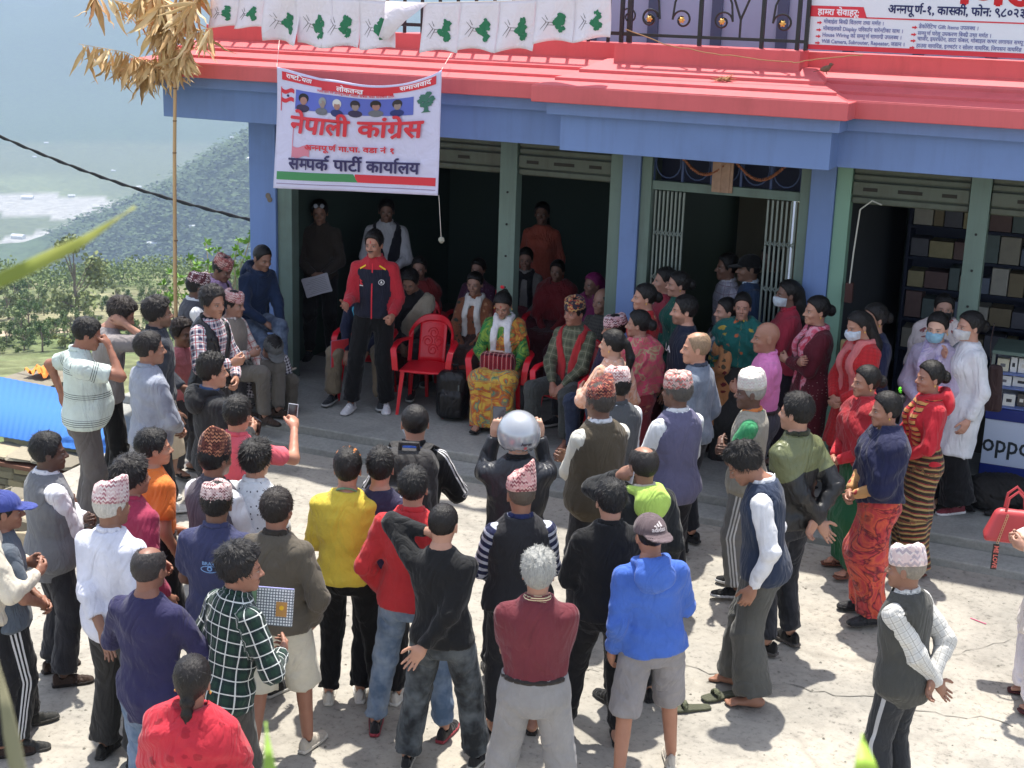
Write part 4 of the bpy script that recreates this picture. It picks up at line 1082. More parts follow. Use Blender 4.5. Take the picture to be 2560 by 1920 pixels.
rail2 = empty('balcony_railing', (-6.2, 11.96, 3.825), 0, 'long stretch of black balcony railing half hidden behind the hanging flags', 'railing')
for k in range(24): 
    x = -2.2+k*.18; MB().box((x, -.012, 0), (x+.024, .012, .8)).build('baluster', BLACK, rail2)
MB().box((-2.25, -.016, .06), (2.0, .016, .09)).build('bottom_rail', BLACK, rail2); MB().box((-2.25, -.016, .76), (2.0, .016, .79)).build('top_rail', BLACK, rail2)
for k in (0, 1, 22, 23): 
    MB().tube(spiral(-2.0+k*.18, .22, .075, 1.3, 1 if k % 2 else -1, -.02), .008, 5).build('scroll', BLACK, rail2, True)
# ------------------------------------------------------------------ lettering: Devanagari set from pieces, conjuncts composed by hand
import bmesh
_gc = {}
def glyphs(txt, bold):
    k = (txt, bold)
    if k in _gc: return _gc[k]
    c = bpy.data.curves.new('t', 'FONT'); c.body = txt; c.offset = bold; c.resolution_u = 2; c.size = 1
    o = bpy.data.objects.new('t', c); COL.objects.link(o)
    dg = bpy.context.evaluated_depsgraph_get(); me = bpy.data.meshes.new_from_object(o.evaluated_get(dg))
    V = [v.co.copy() for v in me.vertices]; F = [tuple(p.vertices) for p in me.polygons]
    bpy.data.objects.remove(o); bpy.data.curves.remove(c); bpy.data.meshes.remove(me); _gc[k] = (V, F); return _gc[k]
def typeset(tokens, bold=.02, gap=.3, join=.0):
    """tokens: list of (text, flags); h half form, r ra below, ^ ra above; ' ' space. Returns V,F,width"""
    V, F, x = [], [], 0.0
    for t in tokens:
        t, fl = (t, '') if isinstance(t, str) else t
        if t == ' ': x += gap; continue
        gv, gf = glyphs(t, bold)
        if not gv: x += gap; continue
        xs = [v.x for v in gv]; x0, w = min(xs), max(xs)
        if 'h' in fl:
            bm = bmesh.new(); vs = [bm.verts.new(v) for v in gv]
            for f in gf:
                try: bm.faces.new([vs[i] for i in f])
                except ValueError: pass
            cx = w-.155-bold; bmesh.ops.bisect_plane(bm, geom=bm.verts[:]+bm.edges[:]+bm.faces[:], plane_co=(cx, 0, 0), plane_no=(1, 0, 0), clear_outer=True)
            bm.verts.index_update(); gv = [v.co.copy() for v in bm.verts]; gf = [tuple(v.index for v in f.verts) for f in bm.faces]; bm.free(); w = cx
        n = len(V); V += [Vector((v.x+x-min(0, 0), v.y, 0)) for v in gv]; F += [tuple(i+n for i in f) for f in gf]
        def stroke(pts, wd):
            n = len(V); q = []
            for i, p in enumerate(pts):
                p = Vector(p); d = (Vector(pts[min(i+1, len(pts)-1)])-Vector(pts[max(i-1, 0)])).normalized(); nn = Vector((-d.y, d.x))*wd; V.append(Vector((p.x+nn.x, p.y+nn.y, 0))); V.append(Vector((p.x-nn.x, p.y-nn.y, 0)))
            for i in range(len(pts)-1): F.append((n+2*i, n+2*i+1, n+2*i+3, n+2*i+2))
        if 'r' in fl: stroke([(x+w-.16, .17), (x+w-.42, -.02)], .04+bold)
        if '^' in fl: stroke([(x+w-.13, .62), (x+w-.20, .72), (x+w-.12, .82), (x+w+.02, .84)], .035+bold)
        x += w-bold*.6
    return V, F, x
def lettering(tokens, mapf, name, mat, parent, x0, x1, base, h, bold=.02, slant=0.0):
    """fit the words between x0 and x1 (in the panel's own coordinates) with letter height h"""
    ob_ = min(bold, .012); V, F, w = typeset(tokens, ob_); s = (x1-x0)/w; m_ = MB()
    for dx, dy in ((0, 0),) if bold < .015 else ((-bold*.6, 0), (bold*.6, .004), (0, -bold*.5), (0, bold*.5)):
        m_.add([mapf(x0+(v.x+dx+slant*v.y)*s, base+(v.y+dy)*h/.62)+Vector((0, -.00012*dx/.01-.0003*dy/.01, 0)) for v in V], F)
    return m_.build(name, mat, parent)
# ------------------------------------------------------------------ party banner hung from the canopy
bc = [atY(600, 140, 11.0), atY(957, 150, 11.0), atY(948, 422, 11.0), atY(596, 405, 11.0)]
def bmap(u, v, lift=0.0):
    sag = .135*(sin(pi*min(1, max(0, u*.98+.02)))**.8)*(1-v)**2.2-.03*sin(2*pi*u)*(1-v)**3 + .03*math.exp(-((u-.22)/.12)**2)*(1-v)**4
    a = bc[0].lerp(bc[1], u); b = bc[3].lerp(bc[2], u); p = a.lerp(b, v); p = p+Vector((0, 0, -sag*(1-v*.0)))
    dep = .035*sin(u*9+v*2)*(1-v)*.8+.018*sin(u*5+3*v+1)+.05*math.exp(-((u-.2-.25*v)/.07)**2)*(1-v)+.02*math.exp(-((u-.75+.3*v)/.1)**2)
    return Vector((p.x, p.y-.03+dep-lift, p.z))
ban = empty('party_banner', bc[3], 0, 'white flex banner with red Nepali lettering hung below the canopy edge', 'banner')
def bpt(u, v, l=.0): return bmap(u, v, l)-bc[3]
def bquad(name, u0, v0, u1, v1, mat, lift, nu=24, nv=8, skew=0.0, th=False):
    V = []; F = []
    for j in range(nv+1):
        for i in range(nu+1):
            t = j/nv; V.append(bpt(u0+(u1-u0)*i/nu+skew*(t)*(1 if i > 0 else (1 if skew and u0 > .3 else 0)), v0+(v1-v0)*t, lift))
    for j in range(nv):
        for i in range(nu): a = j*(nu+1)+i; F.append((a, a+nu+1, a+nu+2, a+1))
    o = MB().add(V, F).build(name, mat, ban, True, sharp=0)
    if th: md = o.modifiers.new('s', 'SOLIDIFY'); md.thickness = .004; md.offset = -1
    return o
FLX = NT('flex', .35, .4); FLX.color(S((208, 204, 232))); FLX.bump(FLX.noise(FLX.obj(), 5, 3, .5, .5).outputs[0], .8, .03)
bquad('sheet', 0, 0, 1, 1, FLX.m, 0, 60, 44, th=True)
RB = plain('banner_red', S((214, 50, 66)), .4); GB = plain('banner_green', S((70, 140, 90)), .4); BB = plain('banner_blue', S((92, 104, 190)), .4); NB = plain('banner_navy', S((52, 44, 92)), .4); WB = plain('banner_white', S((240, 236, 244)), .4)
bquad('red_band', .03, .025, .97, .095, RB, .004, 50, 3)
bquad('red_band', .27, .09, .72, .118, RB, .0035, 24, 2)
bquad('green_band', .02, .858, .49, .925, GB, .004, 20, 2, .03); bquad('red_band', .50, .858, .985, .925, RB, .004, 20, 2, .0)
bquad('rule', .02, .955, .985, .961, plain('rule', S((150, 130, 160)), .5), .003, 30, 1)
bquad('portrait_strip', .115, .155, .84, .325, BB, .004, 40, 6)
bm_ = lambda l: (lambda x, y: bpt(x, 1-y, l))
T_ = lambda tok, n, m, x0, x1, b, h, bold=.03, sl=0, l=.017: lettering(tok, bm_(l), n, m, ban, x0, x1, b, h, bold, sl)
T_(['रा', ('ष', 'h'), ('टि', 'r'), 'य', 'ता'], 'lettering', WB, .06, .20, .930, .034)
T_(['लोकत', ('न', 'h'), ('त', 'r')], 'lettering', WB, .39, .56, .895, .042)
T_(['समाजवाद'], 'lettering', WB, .76, .945, .925, .038)
T_(['नेपाली', ' ', 'कां', 'ग', ('', ''), 'रेस', ' ', 'अ', ('न', 'h'), 'नपू', ('ण', '^'), 'को', ' ', 'अठोट', ' ', 'सबल', ' ', 'वडा', ' ', 'स', ('क', 'h'), 'षम', ' ', 'टोल'], 'lettering', RB, .24, .73, .862, .018)
T_(['नेपाली', ' ', 'कां', ('गे', 'r'), 'स'], 'lettering', RB, .095, .90, .475, .135, .036, .06)
T_(['अ', ('न', 'h'), 'नपू', ('ण', '^'), ' ', 'गा.पा.', ' ', 'वडा', ' ', 'नं', ' ', '१'], 'lettering', RB, .20, .735, .335, .042, .045)
T_(['स', ('म', 'h'), 'प', ('क', '^'), ' ', 'पा', ('टी', '^'), ' ', 'का', ('या', '^'), 'लय'], 'lettering', NB, .10, .89, .168, .088, .034)
def blob(cu, cv, ru, rv, mat, name, l=.0075, n=14, seed=0, j=0.0):
    r = random.Random(seed); V = [bpt(cu, cv, l)]+[bpt(cu+ru*(1+j*r.uniform(-1, 1))*cos(2*pi*k/n), cv+rv*(1+j*r.uniform(-1, 1))*sin(2*pi*k/n), l) for k in range(n)]
    return V, [(0, 1+(k+1) % n, 1+k) for k in range(n)]
def bblob(items, mat, name):
    m_ = MB()
    for it in items: V, F = blob(*it[:4], mat, name, **(it[4] if len(it) > 4 else {})); m_.add(V, F)
    return m_.build(name, mat, ban)
for k, (cu, hat, hc_) in enumerate(((.165, 0, (30, 28, 34)), (.285, 0, (150, 150, 150)), (.395, 1, (215, 210, 205)), (.51, 1, (50, 40, 50)), (.625, 1, (44, 36, 34)), (.745, 1, (50, 44, 46)))):
    cv = .235+.012*sin(k)
    bblob([(cu, cv+.075, .042, .035, {'l': .0062})], plain('print_suit%d' % (k % 3), S(((60, 50, 80), (110, 110, 120), (40, 50, 110))[k % 3]), .5), 'portrait_shoulders')
    bblob([(cu, cv-.015, .030, .045, {'l': .0072})], plain('print_hair%d' % k, S(hc_), .5), 'portrait_hair')
    bblob([(cu+.002, cv+.008, .021, .036, {'l': .0082})], plain('print_face%d' % (k % 2), S(((165, 120, 110), (150, 130, 125))[k % 2]), .5), 'portrait_face')
    if hat: bblob([(cu, cv-.028, .024, .018, {'l': .0092})], plain('print_hair%d' % k, S(hc_), .5), 'portrait_cap')
bblob([(.915+.035*cos(a)*r_, .205+.045*sin(a)*r_, .020, .024, {'seed': i, 'j': .3}) for i, (a, r_) in enumerate([(0, 0), (0, 1), (1, 1), (2, 1), (3, 1), (4, 1), (5, 1)])], plain('print_tree', S((60, 110, 96)), .5), 'tree_emblem')
m_ = MB(); m_.add([bpt(.908, .23, .007), bpt(.922, .23, .007), bpt(.930, .30, .007), bpt(.945, .315, .007), bpt(.885, .315, .007), bpt(.902, .30, .007)], [(0, 5, 4, 3, 2, 1)]); m_.build('tree_trunk', plain('print_tree', S((60, 110, 96)), .5), ban)
for (u, v, s, mt) in ((.03, .165, 1.0, RB), (.115, .46, 1.5, plain('faded_red', S((214, 130, 150)), .5))):
    m_ = MB()
    for a_, b_ in ((0, .035), (.075, .11)) if s == 1 else ((.12, .18),):
        V = []; F = []
        for i in range(9):
            t = i/8; V += [bpt(u+.075*t*s, v+a_*s+.012*sin(t*6), .005), bpt(u+.075*t*s, v+b_*s+.012*sin(t*6), .005)]
        F = [(2*i, 2*i+1, 2*i+3, 2*i+2) for i in range(8)]; m_.add(V, F)
    m_.add([bpt(u-.004, v-.01, .005), bpt(u+.001, v-.01, .005), bpt(u+.001, v+.19*s, .005), bpt(u-.004, v+.19*s, .005)], [(0, 3, 2, 1)])
    m_.build('flag_emblem', mt, ban)
bblob([(.068, .222, .008, .011, {'l': .005})], NB, 'star_emblem')
for (u, tx, ty) in ((.0, 606, 60), (1.0, 975, 115)):
    a = bmap(u, 0); b = atY(tx, ty, 11.55); MB().tube([a-a, b-a], .0025, 5).build('tie_string', plain('string', S((225, 215, 205)), .8), ban, loc=a-bc[3])
sr = empty('hanging_stone', atY(948, 422, 10.97), 0, 'small stone tied on a white string below the banner corner', 'stone')
L0 = atY(953, 517, 10.97)-sr.location; MB().tube([(0, 0, 0), L0+Vector((0, 0, .01))], .0022, 5).build('string', plain('string', S((225, 215, 205)), .8), sr)
m_ = MB(); m_.tube([L0+Vector((0, 0, -.03)), L0+Vector((.004, 0, -.012)), L0+Vector((0, 0, .012)), L0+Vector((0, 0, .02))], [.014, .028, .024, .008], 7); m_.build('stone', paint('stone', S((150, 148, 135)), .9, .2, 30), sr)
# ------------------------------------------------------------------ party pennants on a line
FM = NT('pennant', .5, .3); FM.color(S((232, 222, 230))); FM.b.inputs['Transmission Weight'].default_value = 0
FM.bump(FM.noise(FM.obj(), 9, 3, .5, 1).outputs[0], .6, .03)
TG = paint('flag_tree_green', S((44, 120, 84)), .6, .35, 60, 0)
TB = plain('flag_branch', S((110, 100, 100)), .6)
flags = [(453, 515, -12, 58), (515, 572, -12, 60), (571, 647, -8, 92), (639, 718, -6, 98), (704, 780, -4, 103), (775, 850, -2, 105), (915, 996, 6, 113), (996, 1080, 4, 110), (1080, 1158, 2, 110), (1158, 1242, -2, 92), (1242, 1320, -8, 86)]
YF = 11.2
def strz(x): return atY(x, float(np.interp(x, [440, 700, 900, 1100, 1340], [-14, -6, 6, 2, -14])), YF)
line = MB().tube([strz(x)-strz(900) for x in range(430, 1346, 15)], .003, 5).build('flag_line', plain('string', S((225, 215, 205)), .8)); line.location = strz(900)
tag(line, 'thin white cord carrying the row of party pennants', 'cord')
words = ['partly cut off at the far left end of the line', 'second from the left end of the line', 'its lower edge blown up, third from the left', 'just above the banner, fourth from the left', 'above the banner middle, fifth from the left', 'left of the folded one on the line', 'right of the folded one, hanging lowest', 'flat and square, two right of the folded one', 'three right of the folded one on the line', 'second from the right end of the line', 'last one on the right, by the railing']
for i, (x0, x1, y0, y1) in enumerate(flags):
    a, b = strz(x0), strz(x1); H_ = (atY((x0+x1)/2, y1, YF)-a.lerp(b, .5)).z
    org = a.lerp(b, .5); f_ = empty('pennant', org, 0, 'white tree-printed party pennant '+words[i], 'pennant', 'party pennants on the line'); r = random.Random(i+3)
    ph = r.uniform(0, 6); sk_ = r.uniform(-.03, .03); curl = r.uniform(.02, .05)*(2 if i == 2 else 1)
    def fm(u, v, lift=0, a=a, b=b, H_=H_, org=org, ph=ph, sk_=sk_, curl=curl):
        p = a.lerp(b, u); return Vector((p.x+sk_*v, p.y+curl*sin(u*5+ph+v*2.2)*v-.03*v*v-lift, p.z+H_*v*(1+.05*sin(u*4+ph))))-org
    V = [fm(i_/12, j/12) for j in range(13) for i_ in range(13)]; F = [(j*13+i_, (j+1)*13+i_, (j+1)*13+i_+1, j*13+i_+1) for j in range(12) for i_ in range(12)]
    o = MB().add(V, F).build('cloth', FM.m, f_, True, sharp=0); md = o.modifiers.new('s', 'SOLIDIFY'); md.thickness = .0015
    m_ = MB()
    for k in range(30):      # tree crown printed sideways
        t = r.random(); cu, cv = .62+.05*sin(t*9)+r.uniform(-.10, .10)*(1.1-abs(t-.5)*1.4), .38+.42*t; n = 9; ru = .058*(1.25-abs(t-.5))
        V = [fm(cu, cv, .0022+.0002*k)]+[fm(cu+ru*(1+.35*r.uniform(-1, 1))*cos(2*pi*q/n), cv+ru*.9*(1+.35*r.uniform(-1, 1))*sin(2*pi*q/n), .0022+.0002*k) for q in range(n)]
        m_.add(V, [(0, 1+(q+1) % n, 1+q) for q in range(n)])
    m_.build('tree_print', TG, f_)
    m_ = MB()
    for (u0, v0, u1, v1) in ((.52, .58, .30, .55), (.30, .55, .18, .42), (.30, .55, .16, .70), (.36, .56, .24, .75), (.52, .64, .33, .62), (.33, .5, .26, .38)):
        p, q = fm(u0, v0, .002), fm(u1, v1, .002); n_ = Vector((0, 0, 1)).cross(q-p).normalized()*0; w_ = Vector((-(q-p).z, 0, (q-p).x)).normalized()*.0035
        m_.add([p-w_, q-w_*.4, q+w_*.4, p+w_], [(0, 1, 2, 3)])
    m_.build('trunk_print', TB, f_)
a, b = strz(832), strz(926); f_ = empty('pennant', a, 0, 'white party pennant folded into a triangle by the wind, showing its reverse', 'pennant', 'party pennants on the line')
V = [(0, 0, 0), (b.x-a.x, b.y-a.y, b.z-a.z), (.22, -.05, -.16), (.06, -.075, -.33), (-.04, -.04, -.30), (.02, -.05, -.15)]
o = MB().add(V, [(0, 5, 2, 1), (5, 4, 3, 2)]).build('cloth', FM.m, f_, True, sharp=0); md = o.modifiers.new('s', 'SOLIDIFY'); md.thickness = .002
# ------------------------------------------------------------------ shop sign
s0, s1, s2 = atY(1742, 103, 11.72), atY(2212, 131, 11.72), atY(1748, 0, 11.72)
sx0, sz0 = s0.x, s0.z-.01; SW = 3.3
sg = empty('shop_sign', (sx0, 11.72, sz0), 0, 'white shop sign board with Nepali service list above the canopy', 'sign')
MB().box((0, 0, 0), (SW, .05, 1.1)).build('board', plain('sign_white', S((224, 228, 238)), .4), sg, bevel=.004)
MB().box((0, -.004, 0), (SW, -.001, .038)).build('bottom_strip', RB, sg)
U = lambda x, y: ((atY(2000/K+x/3.95/K, y/3.95/K, 11.72)).x-sx0, (atY(2000/K+x/3.95/K, y/3.95/K, 11.72)).z-sz0)
def stext(tok, x0, x1, yb, yt, mat, bold=.02):
    a, b = U(x0, yb), U(x1, yb); h = U(x0, yt)[1]-a[1]; bz = (a[1]+b[1])/2
    return lettering(tok, lambda x, y: Vector((x, -.0035, y)), 'lettering', mat, sg, a[0], b[0], bz, h, bold)
SN = plain('sign_navy', S((30, 34, 92)), .5); SG_ = plain('sign_text', S((120, 126, 175)), .5)
q = [U(92, 58), U(628, 80), U(662, 182), U(84, 160)]; z_ = (q[0][1]+q[1][1])/2
MB().add([(0.012, -.003, q[3][1]), (q[2][0], -.003, q[3][1]), (q[1][0], -.003, z_+.006), (0.012, -.003, z_+.006)], [(0, 1, 2, 3)]).build('tab', RB, sg)
MB().box((q[2][0]-.01, -.003, q[3][1]-.002), (SW, -.001, q[3][1]+.008)).build('rule', RB, sg)
stext(['हा', ('म', 'h'), 'रा', ' ', 'सेवाहरू:'], 175, 580, 150, 95, WB, .03)
stext(['अ', ('न', 'h'), 'नपू', ('ण', '^'), '-१,', ' ', 'का', ('स', 'h'), 'की,', ' ', 'फोन:', ' ', '९८०२३६'], 865, 2290, 150, 75, SN, .03)
rows = [(['मोबाईल', ' ', 'िब', ('की', 'r'), ' ', 'िवतरण', ' ', 'तथा', ' ', 'म', ('म', '^'), 'त', ' ', '।'], 232, 825, 240), (['मोबाइलको', ' ', 'Display', ' ', 'पिरव', ('त', '^'), 'न', ' ', 'वारे', ('न', 'h'), 'टीका', ' ', 'साथ', ' ', '।'], 225, 1015, 312),
        (['House', ' ', 'Wiring', ' ', 'को', ' ', 'स', ('म', 'h'), 'पू', ('ण', '^'), ' ', 'सामा', ('गी', 'r'), ' ', 'उपल', ('ब', 'h'), 'ध', ' ', '।'], 218, 1000, 375), (['Wifi', ' ', 'Camera,', ' ', 'Subrouter,', ' ', 'Repeater,', ' ', 'जडान', ' ', '।'], 212, 1030, 440),
        (['डेकोरेिटभ', ' ', 'Gift', ' ', 'Items', ' ', 'उपल', ('ब', 'h'), 'ध', ' ', '।'], 1170, 1760, 288), (['स', ('म', 'h'), 'पू', ('ण', '^'), ' ', 'घरेलु', ' ', 'उपकरण', ' ', 'िब', ('की', 'r'), ' ', 'तथा', ' ', 'म', ('म', '^'), 'त', ' ', '।'], 1160, 1885, 358),
        (['चा', ('ज', '^'), 'र,', ' ', 'इयरफोन,', ' ', 'डाटा', ' ', 'केबल,', ' ', 'मोबाइल', ' ', 'कभर', ' ', 'लगायत', ' ', 'स', ('म', 'h'), 'पू', ('ण', '^')], 1155, 2250, 420), (['हाउस', ' ', 'वायिरङ,', ' ', 'इ', ('न', 'h'), 'भ', ('ट', '^'), 'र', ' ', 'र', ' ', 'सोलर', ' ', 'वायिरङ,', ' ', 'िजपसन', ' ', 'वायिरङ'], 1145, 2190, 488)]
for tok, x0, x1, yb in rows:
    stext(tok, x0, x1, yb, yb-34, SG_, .02); a = U(x0-62, yb-18); b = U(x0-25, yb-18)
    MB().add([(a[0], -.003, a[1]-.006), (a[0]+.02, -.003, a[1]-.006), (a[0]+.02, -.003, a[1]-.014), (a[0]+.04, -.003, a[1]), (a[0]+.02, -.003, a[1]+.014), (a[0]+.02, -.003, a[1]+.006), (a[0], -.003, a[1]+.006)], [tuple(range(7))]).build('arrow', RB, sg)
a, b = U(1430, 30), U(2300, -90)
lettering(['ग', 'ण', 'उ'], lambda x, y: Vector((x, -.0035, y)), 'lettering', plain('sign_red', S((200, 20, 30)), .5), sg, a[0], b[0], a[1]+.0, .16, .07)
# dry bundle, twine and a bird on the canopy
tw = MB(); pts = [atY(*q, 11.34) for q in ((1352, 62), (1450, 100), (1560, 118), (1680, 132), (1715, 135), (1790, 125), (1880, 118))]
PP_ = []
for a, b in zip(pts, pts[1:]):
    for k in range(6): PP_.append(a.lerp(b, k/6)+Vector((0, RNG.uniform(-.004, .004), RNG.uniform(-.006, .006))))
o = MB().tube([p-pts[0] for p in PP_], .0045, 5).build('jute_twine', paint('jute', S((150, 120, 85)), .9, .3, 40)); o.location = pts[0]; tag(o, 'frayed jute twine sagging across the red canopy under the railing', 'twine')
a = atY(1565, 150, 11.35); bd = empty('twig_bundle', (a.x, 11.33, 3.585), 0, 'small bundle of dry brown leaves lying on the red canopy', 'leaf bundle'); r = random.Random(5)
for k in range(16):
    s = Vector((r.uniform(-.05, .05), r.uniform(-.04, .02), r.uniform(.0, .03))); d = Vector((r.uniform(.03, .10)*r.choice((1, -1, 1)), r.uniform(-.02, .03), r.uniform(.0, .05)))
    MB().tube([s-d*.6, s, s+d*.8], [.003, .010, .003], 5, flat=.35).build('dry_leaf', paint('dry_leaf', S((176, 140, 98)), .85, .3, 20), bd, True)
b_ = at(1784, 158, 3.60); bz_ = atY(1784, 160, 11.45); brd = empty('sparrow', (bz_.x, 11.45, bz_.z), 0, 'small brown sparrow perched on the canopy below the sign', 'bird')
m_ = MB(); m_.tube([(-.045, 0, .03), (-.02, 0, .035), (.01, 0, .045), (.03, 0, .06)], [.010, .022, .024, .012], 9); m_.tube([(.022, 0, .055), (.034, 0, .075), (.045, 0, .078)], [.012, .016, .007], 8); m_.tube([(.045, 0, .078), (.058, 0, .076)], [.004, .001], 5); m_.tube([(-.04, 0, .03), (-.10, 0, .012)], [.010, .005], 6, flat=.4)
m_.build('body', paint('feathers', S((110, 92, 76)), .9, .35, 60), brd, True)
for s in (-1, 1): MB().tube([(.0, s*.008, .03), (.004, s*.008, 0), (.014, s*.008, 0)], .0018, 4).build('leg', plain('bird_leg', S((90, 70, 60))), brd)
# ------------------------------------------------------------------ valley, hills, haze
def azof(x): d = ray(x, 700); return atan2(-d.x, d.y)      # world azimuth left of +Y
AZL, AZR = azof(-900), azof(1500)
def hsh(*a):
    v = math.sin(sum(x*k for x, k in zip(a, (12.9898, 78.233, 37.719))))*43758.5453; return v-math.floor(v)
def fbm(X, Y, seed, oct=5, f0=1.0):
    r = np.random.RandomState(seed); o = 0; a = 1; f = f0
    for i in range(oct):
        for k in range(3):
            t = r.rand()*6.28; p = r.rand()*6.28; o = o+a*np.sin((X*np.cos(t)+Y*np.sin(t))*f+p+1.7*np.sin((X*np.sin(t)-Y*np.cos(t))*f*.6+p*2))/3
        a *= .52; f *= 2.03
    return o
nA, nR = 260, 330
az = np.linspace(AZL, AZR, nA); tr = np.linspace(0, 1, nR); rr = 13.6*(11500/13.6)**tr
A_, R_ = np.meshgrid(az, rr, indexing='ij'); TX_, TY_ = -np.sin(A_)*R_, np.cos(A_)*R_
def base_z(r): return np.interp(r, [13, 18, 30, 60, 100, 200, 350, 450, 560, 800, 1300, 2000, 2500, 4400, 5200, 6500, 9000, 11500], [-2.2, -3.4, -7, -14.5, -24, -43.5, -68, -82, -112, -190, -330, -455, -482, -480, -380, -60, 420, 900])
xs_of_az = lambda a: np.interp(a, [azof(x) for x in (560, 545, 400, 300, 180, 60, -100)], [560, 545, 400, 300, 180, 60, -100]) if False else None
cp = [(-300, 560), (60, 530), (180, 486), (300, 436), (400, 384), (480, 340), (545, 306), (700, 260), (1000, 230)]; azs = [azof(x) for x, y in cp]; zc = [CAMH+ray(x, y).z/hypot(ray(x, y).x, ray(x, y).y)*2300-10 for x, y in cp]
o_ = np.argsort(azs); crest = np.interp(A_, np.array(azs)[o_], np.array(zc)[o_])
Z = base_z(R_)
spur = crest+np.minimum(0, -(np.abs(R_-2300)-120)*.33)+18*fbm(TX_, TY_, 5, 4, .006)
Z = np.maximum(Z+2.5*fbm(TX_, TY_, 1, 4, .02)*np.clip(R_/400, 0, 1), spur)
Z += 230*fbm(TX_, TY_, 9, 5, .0011)*np.clip((R_-4600)/2500, 0, 1)
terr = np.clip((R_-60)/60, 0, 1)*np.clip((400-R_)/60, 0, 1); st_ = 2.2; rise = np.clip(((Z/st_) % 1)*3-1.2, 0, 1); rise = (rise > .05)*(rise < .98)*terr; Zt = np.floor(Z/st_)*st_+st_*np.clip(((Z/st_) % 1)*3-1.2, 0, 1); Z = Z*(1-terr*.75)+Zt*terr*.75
# land cover colour
n1 = fbm(TX_, TY_, 21, 5, .03); n2 = fbm(TX_, TY_, 22, 5, .004)
col = np.zeros(Z.shape+(4,), np.float32); col[..., 3] = 1
grass = np.array([.13, .165, .07]); dry = np.array([.24, .225, .13]); forest = np.array([.08, .12, .055]); gravel = np.array([.40, .39, .36]); field = np.array([.16, .19, .09])
k = np.clip(n1*1.2+.5, 0, 1)[..., None]; c = grass*k+dry*(1-k)
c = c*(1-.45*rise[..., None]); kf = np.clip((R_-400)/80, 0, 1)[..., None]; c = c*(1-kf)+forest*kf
on_floor = ((R_ > 2450) & (R_ < 4500) & (Z < -455))[..., None]; c = np.where(on_floor, field*(.8+.4*np.clip(n2, 0, 1))[..., None], c)
# braided river: two pale gravel bands crossing the valley floor on the left
rc = 3430+170*np.sin(A_*16)+60*n2; rc2 = 2960+900*(A_-azof(90))*-1+110*np.sin(A_*22)
riv = (np.abs(R_-rc) < 130+50*n2)|((np.abs(R_-rc2) < 95+35*n2)&(A_ > azof(330)))
c = np.where((riv[..., None] & on_floor & (A_ > azof(420))[..., None]), gravel, c)
scar = (fbm(TX_, TY_, 33, 3, .012) > 1.05) & (R_ > 1500) & (R_ < 2400); c = np.where(scar[..., None], np.array([.40, .38, .30]), c)
scar = (np.abs(Z-(-46.5)) < .8) & (R_ > 120) & (R_ < 260) & (n1 > .3); c = np.where(scar[..., None], np.array([.45, .36, .26]), c)
col[..., :3] = c
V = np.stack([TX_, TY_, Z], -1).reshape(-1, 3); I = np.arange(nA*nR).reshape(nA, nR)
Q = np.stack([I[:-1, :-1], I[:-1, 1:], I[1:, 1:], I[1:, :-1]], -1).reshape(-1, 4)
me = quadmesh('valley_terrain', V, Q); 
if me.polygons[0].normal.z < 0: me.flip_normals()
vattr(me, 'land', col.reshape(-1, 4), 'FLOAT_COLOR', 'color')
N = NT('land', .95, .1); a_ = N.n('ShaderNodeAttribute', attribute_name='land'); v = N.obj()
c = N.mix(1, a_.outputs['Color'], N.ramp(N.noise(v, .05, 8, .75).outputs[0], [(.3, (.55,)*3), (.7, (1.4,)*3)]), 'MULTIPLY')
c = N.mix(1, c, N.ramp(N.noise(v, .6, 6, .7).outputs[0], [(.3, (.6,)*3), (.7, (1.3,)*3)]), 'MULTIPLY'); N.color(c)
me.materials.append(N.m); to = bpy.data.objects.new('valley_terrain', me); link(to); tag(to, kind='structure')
from mathutils.bvhtree import BVHTree
_bv = BVHTree.FromPolygons([Vector(p) for p in V[::1]], [tuple(q) for q in Q])
def onground(x, y):
    h = _bv.ray_cast(Vector((x, y, 3000)), Vector((0, 0, -1))); return h[0] if h[0] is not None else None
def screenhit(x, y):
    h = _bv.ray_cast(Vector((0, 0, CAMH)), ray(x, y).normalized()); return h[0]
# far low ground behind and beside the yard so the world does not stop
mb = MB().box((-60, -60, -9), (60, 13.5, -3.5)); lo = mb.build('lower_ground', paint('scrub', (.16, .17, .09), .95, .4, .8)); tag(lo, kind='structure')
# houses and light strips far down the valley
WH = plain('far_white', (.75, .75, .72), .8)
hs_ = [(100, 310, 9), (300, 405, 10), (345, 540, 8), (245, 370, 9), (560-20, 345, 16), (415, 490, 12), (505, 300, 14), (60, 430, 22), (40, 515, 26), (300, 565, 12), (440, 588, 16), (155, 425, 13), (330, 530, 22), (75, 340, 8)]
for i, (x, y, w) in enumerate(hs_):
    p = screenhit(x, y)
    if p is None: continue
    d = (p-Vector((0, 0, CAMH))).length; sz = w/2212*2*math.tan(radians(19.57))*d
    h_ = empty('house', p, radians(YAW+RNG.uniform(-25, 25)), '', 'house', 'tiny white houses scattered over the far slopes')
    h_['label'] = 'tiny white house with pitched roof on the hazy far hillside'
    s = sz; MB().box((-s/2, -s*.25, -s*.2), (s/2, s*.25, s*.22)).build('wall', WH, h_); MB().prism([(-s*.55, -s*.3, s*.22), (-s*.55, s*.3, s*.22), (-s*.55, 0, s*.36)], (s*1.1, 0, 0)).build('roof', plain('far_roof', (.6, .62, .66), .6), h_)
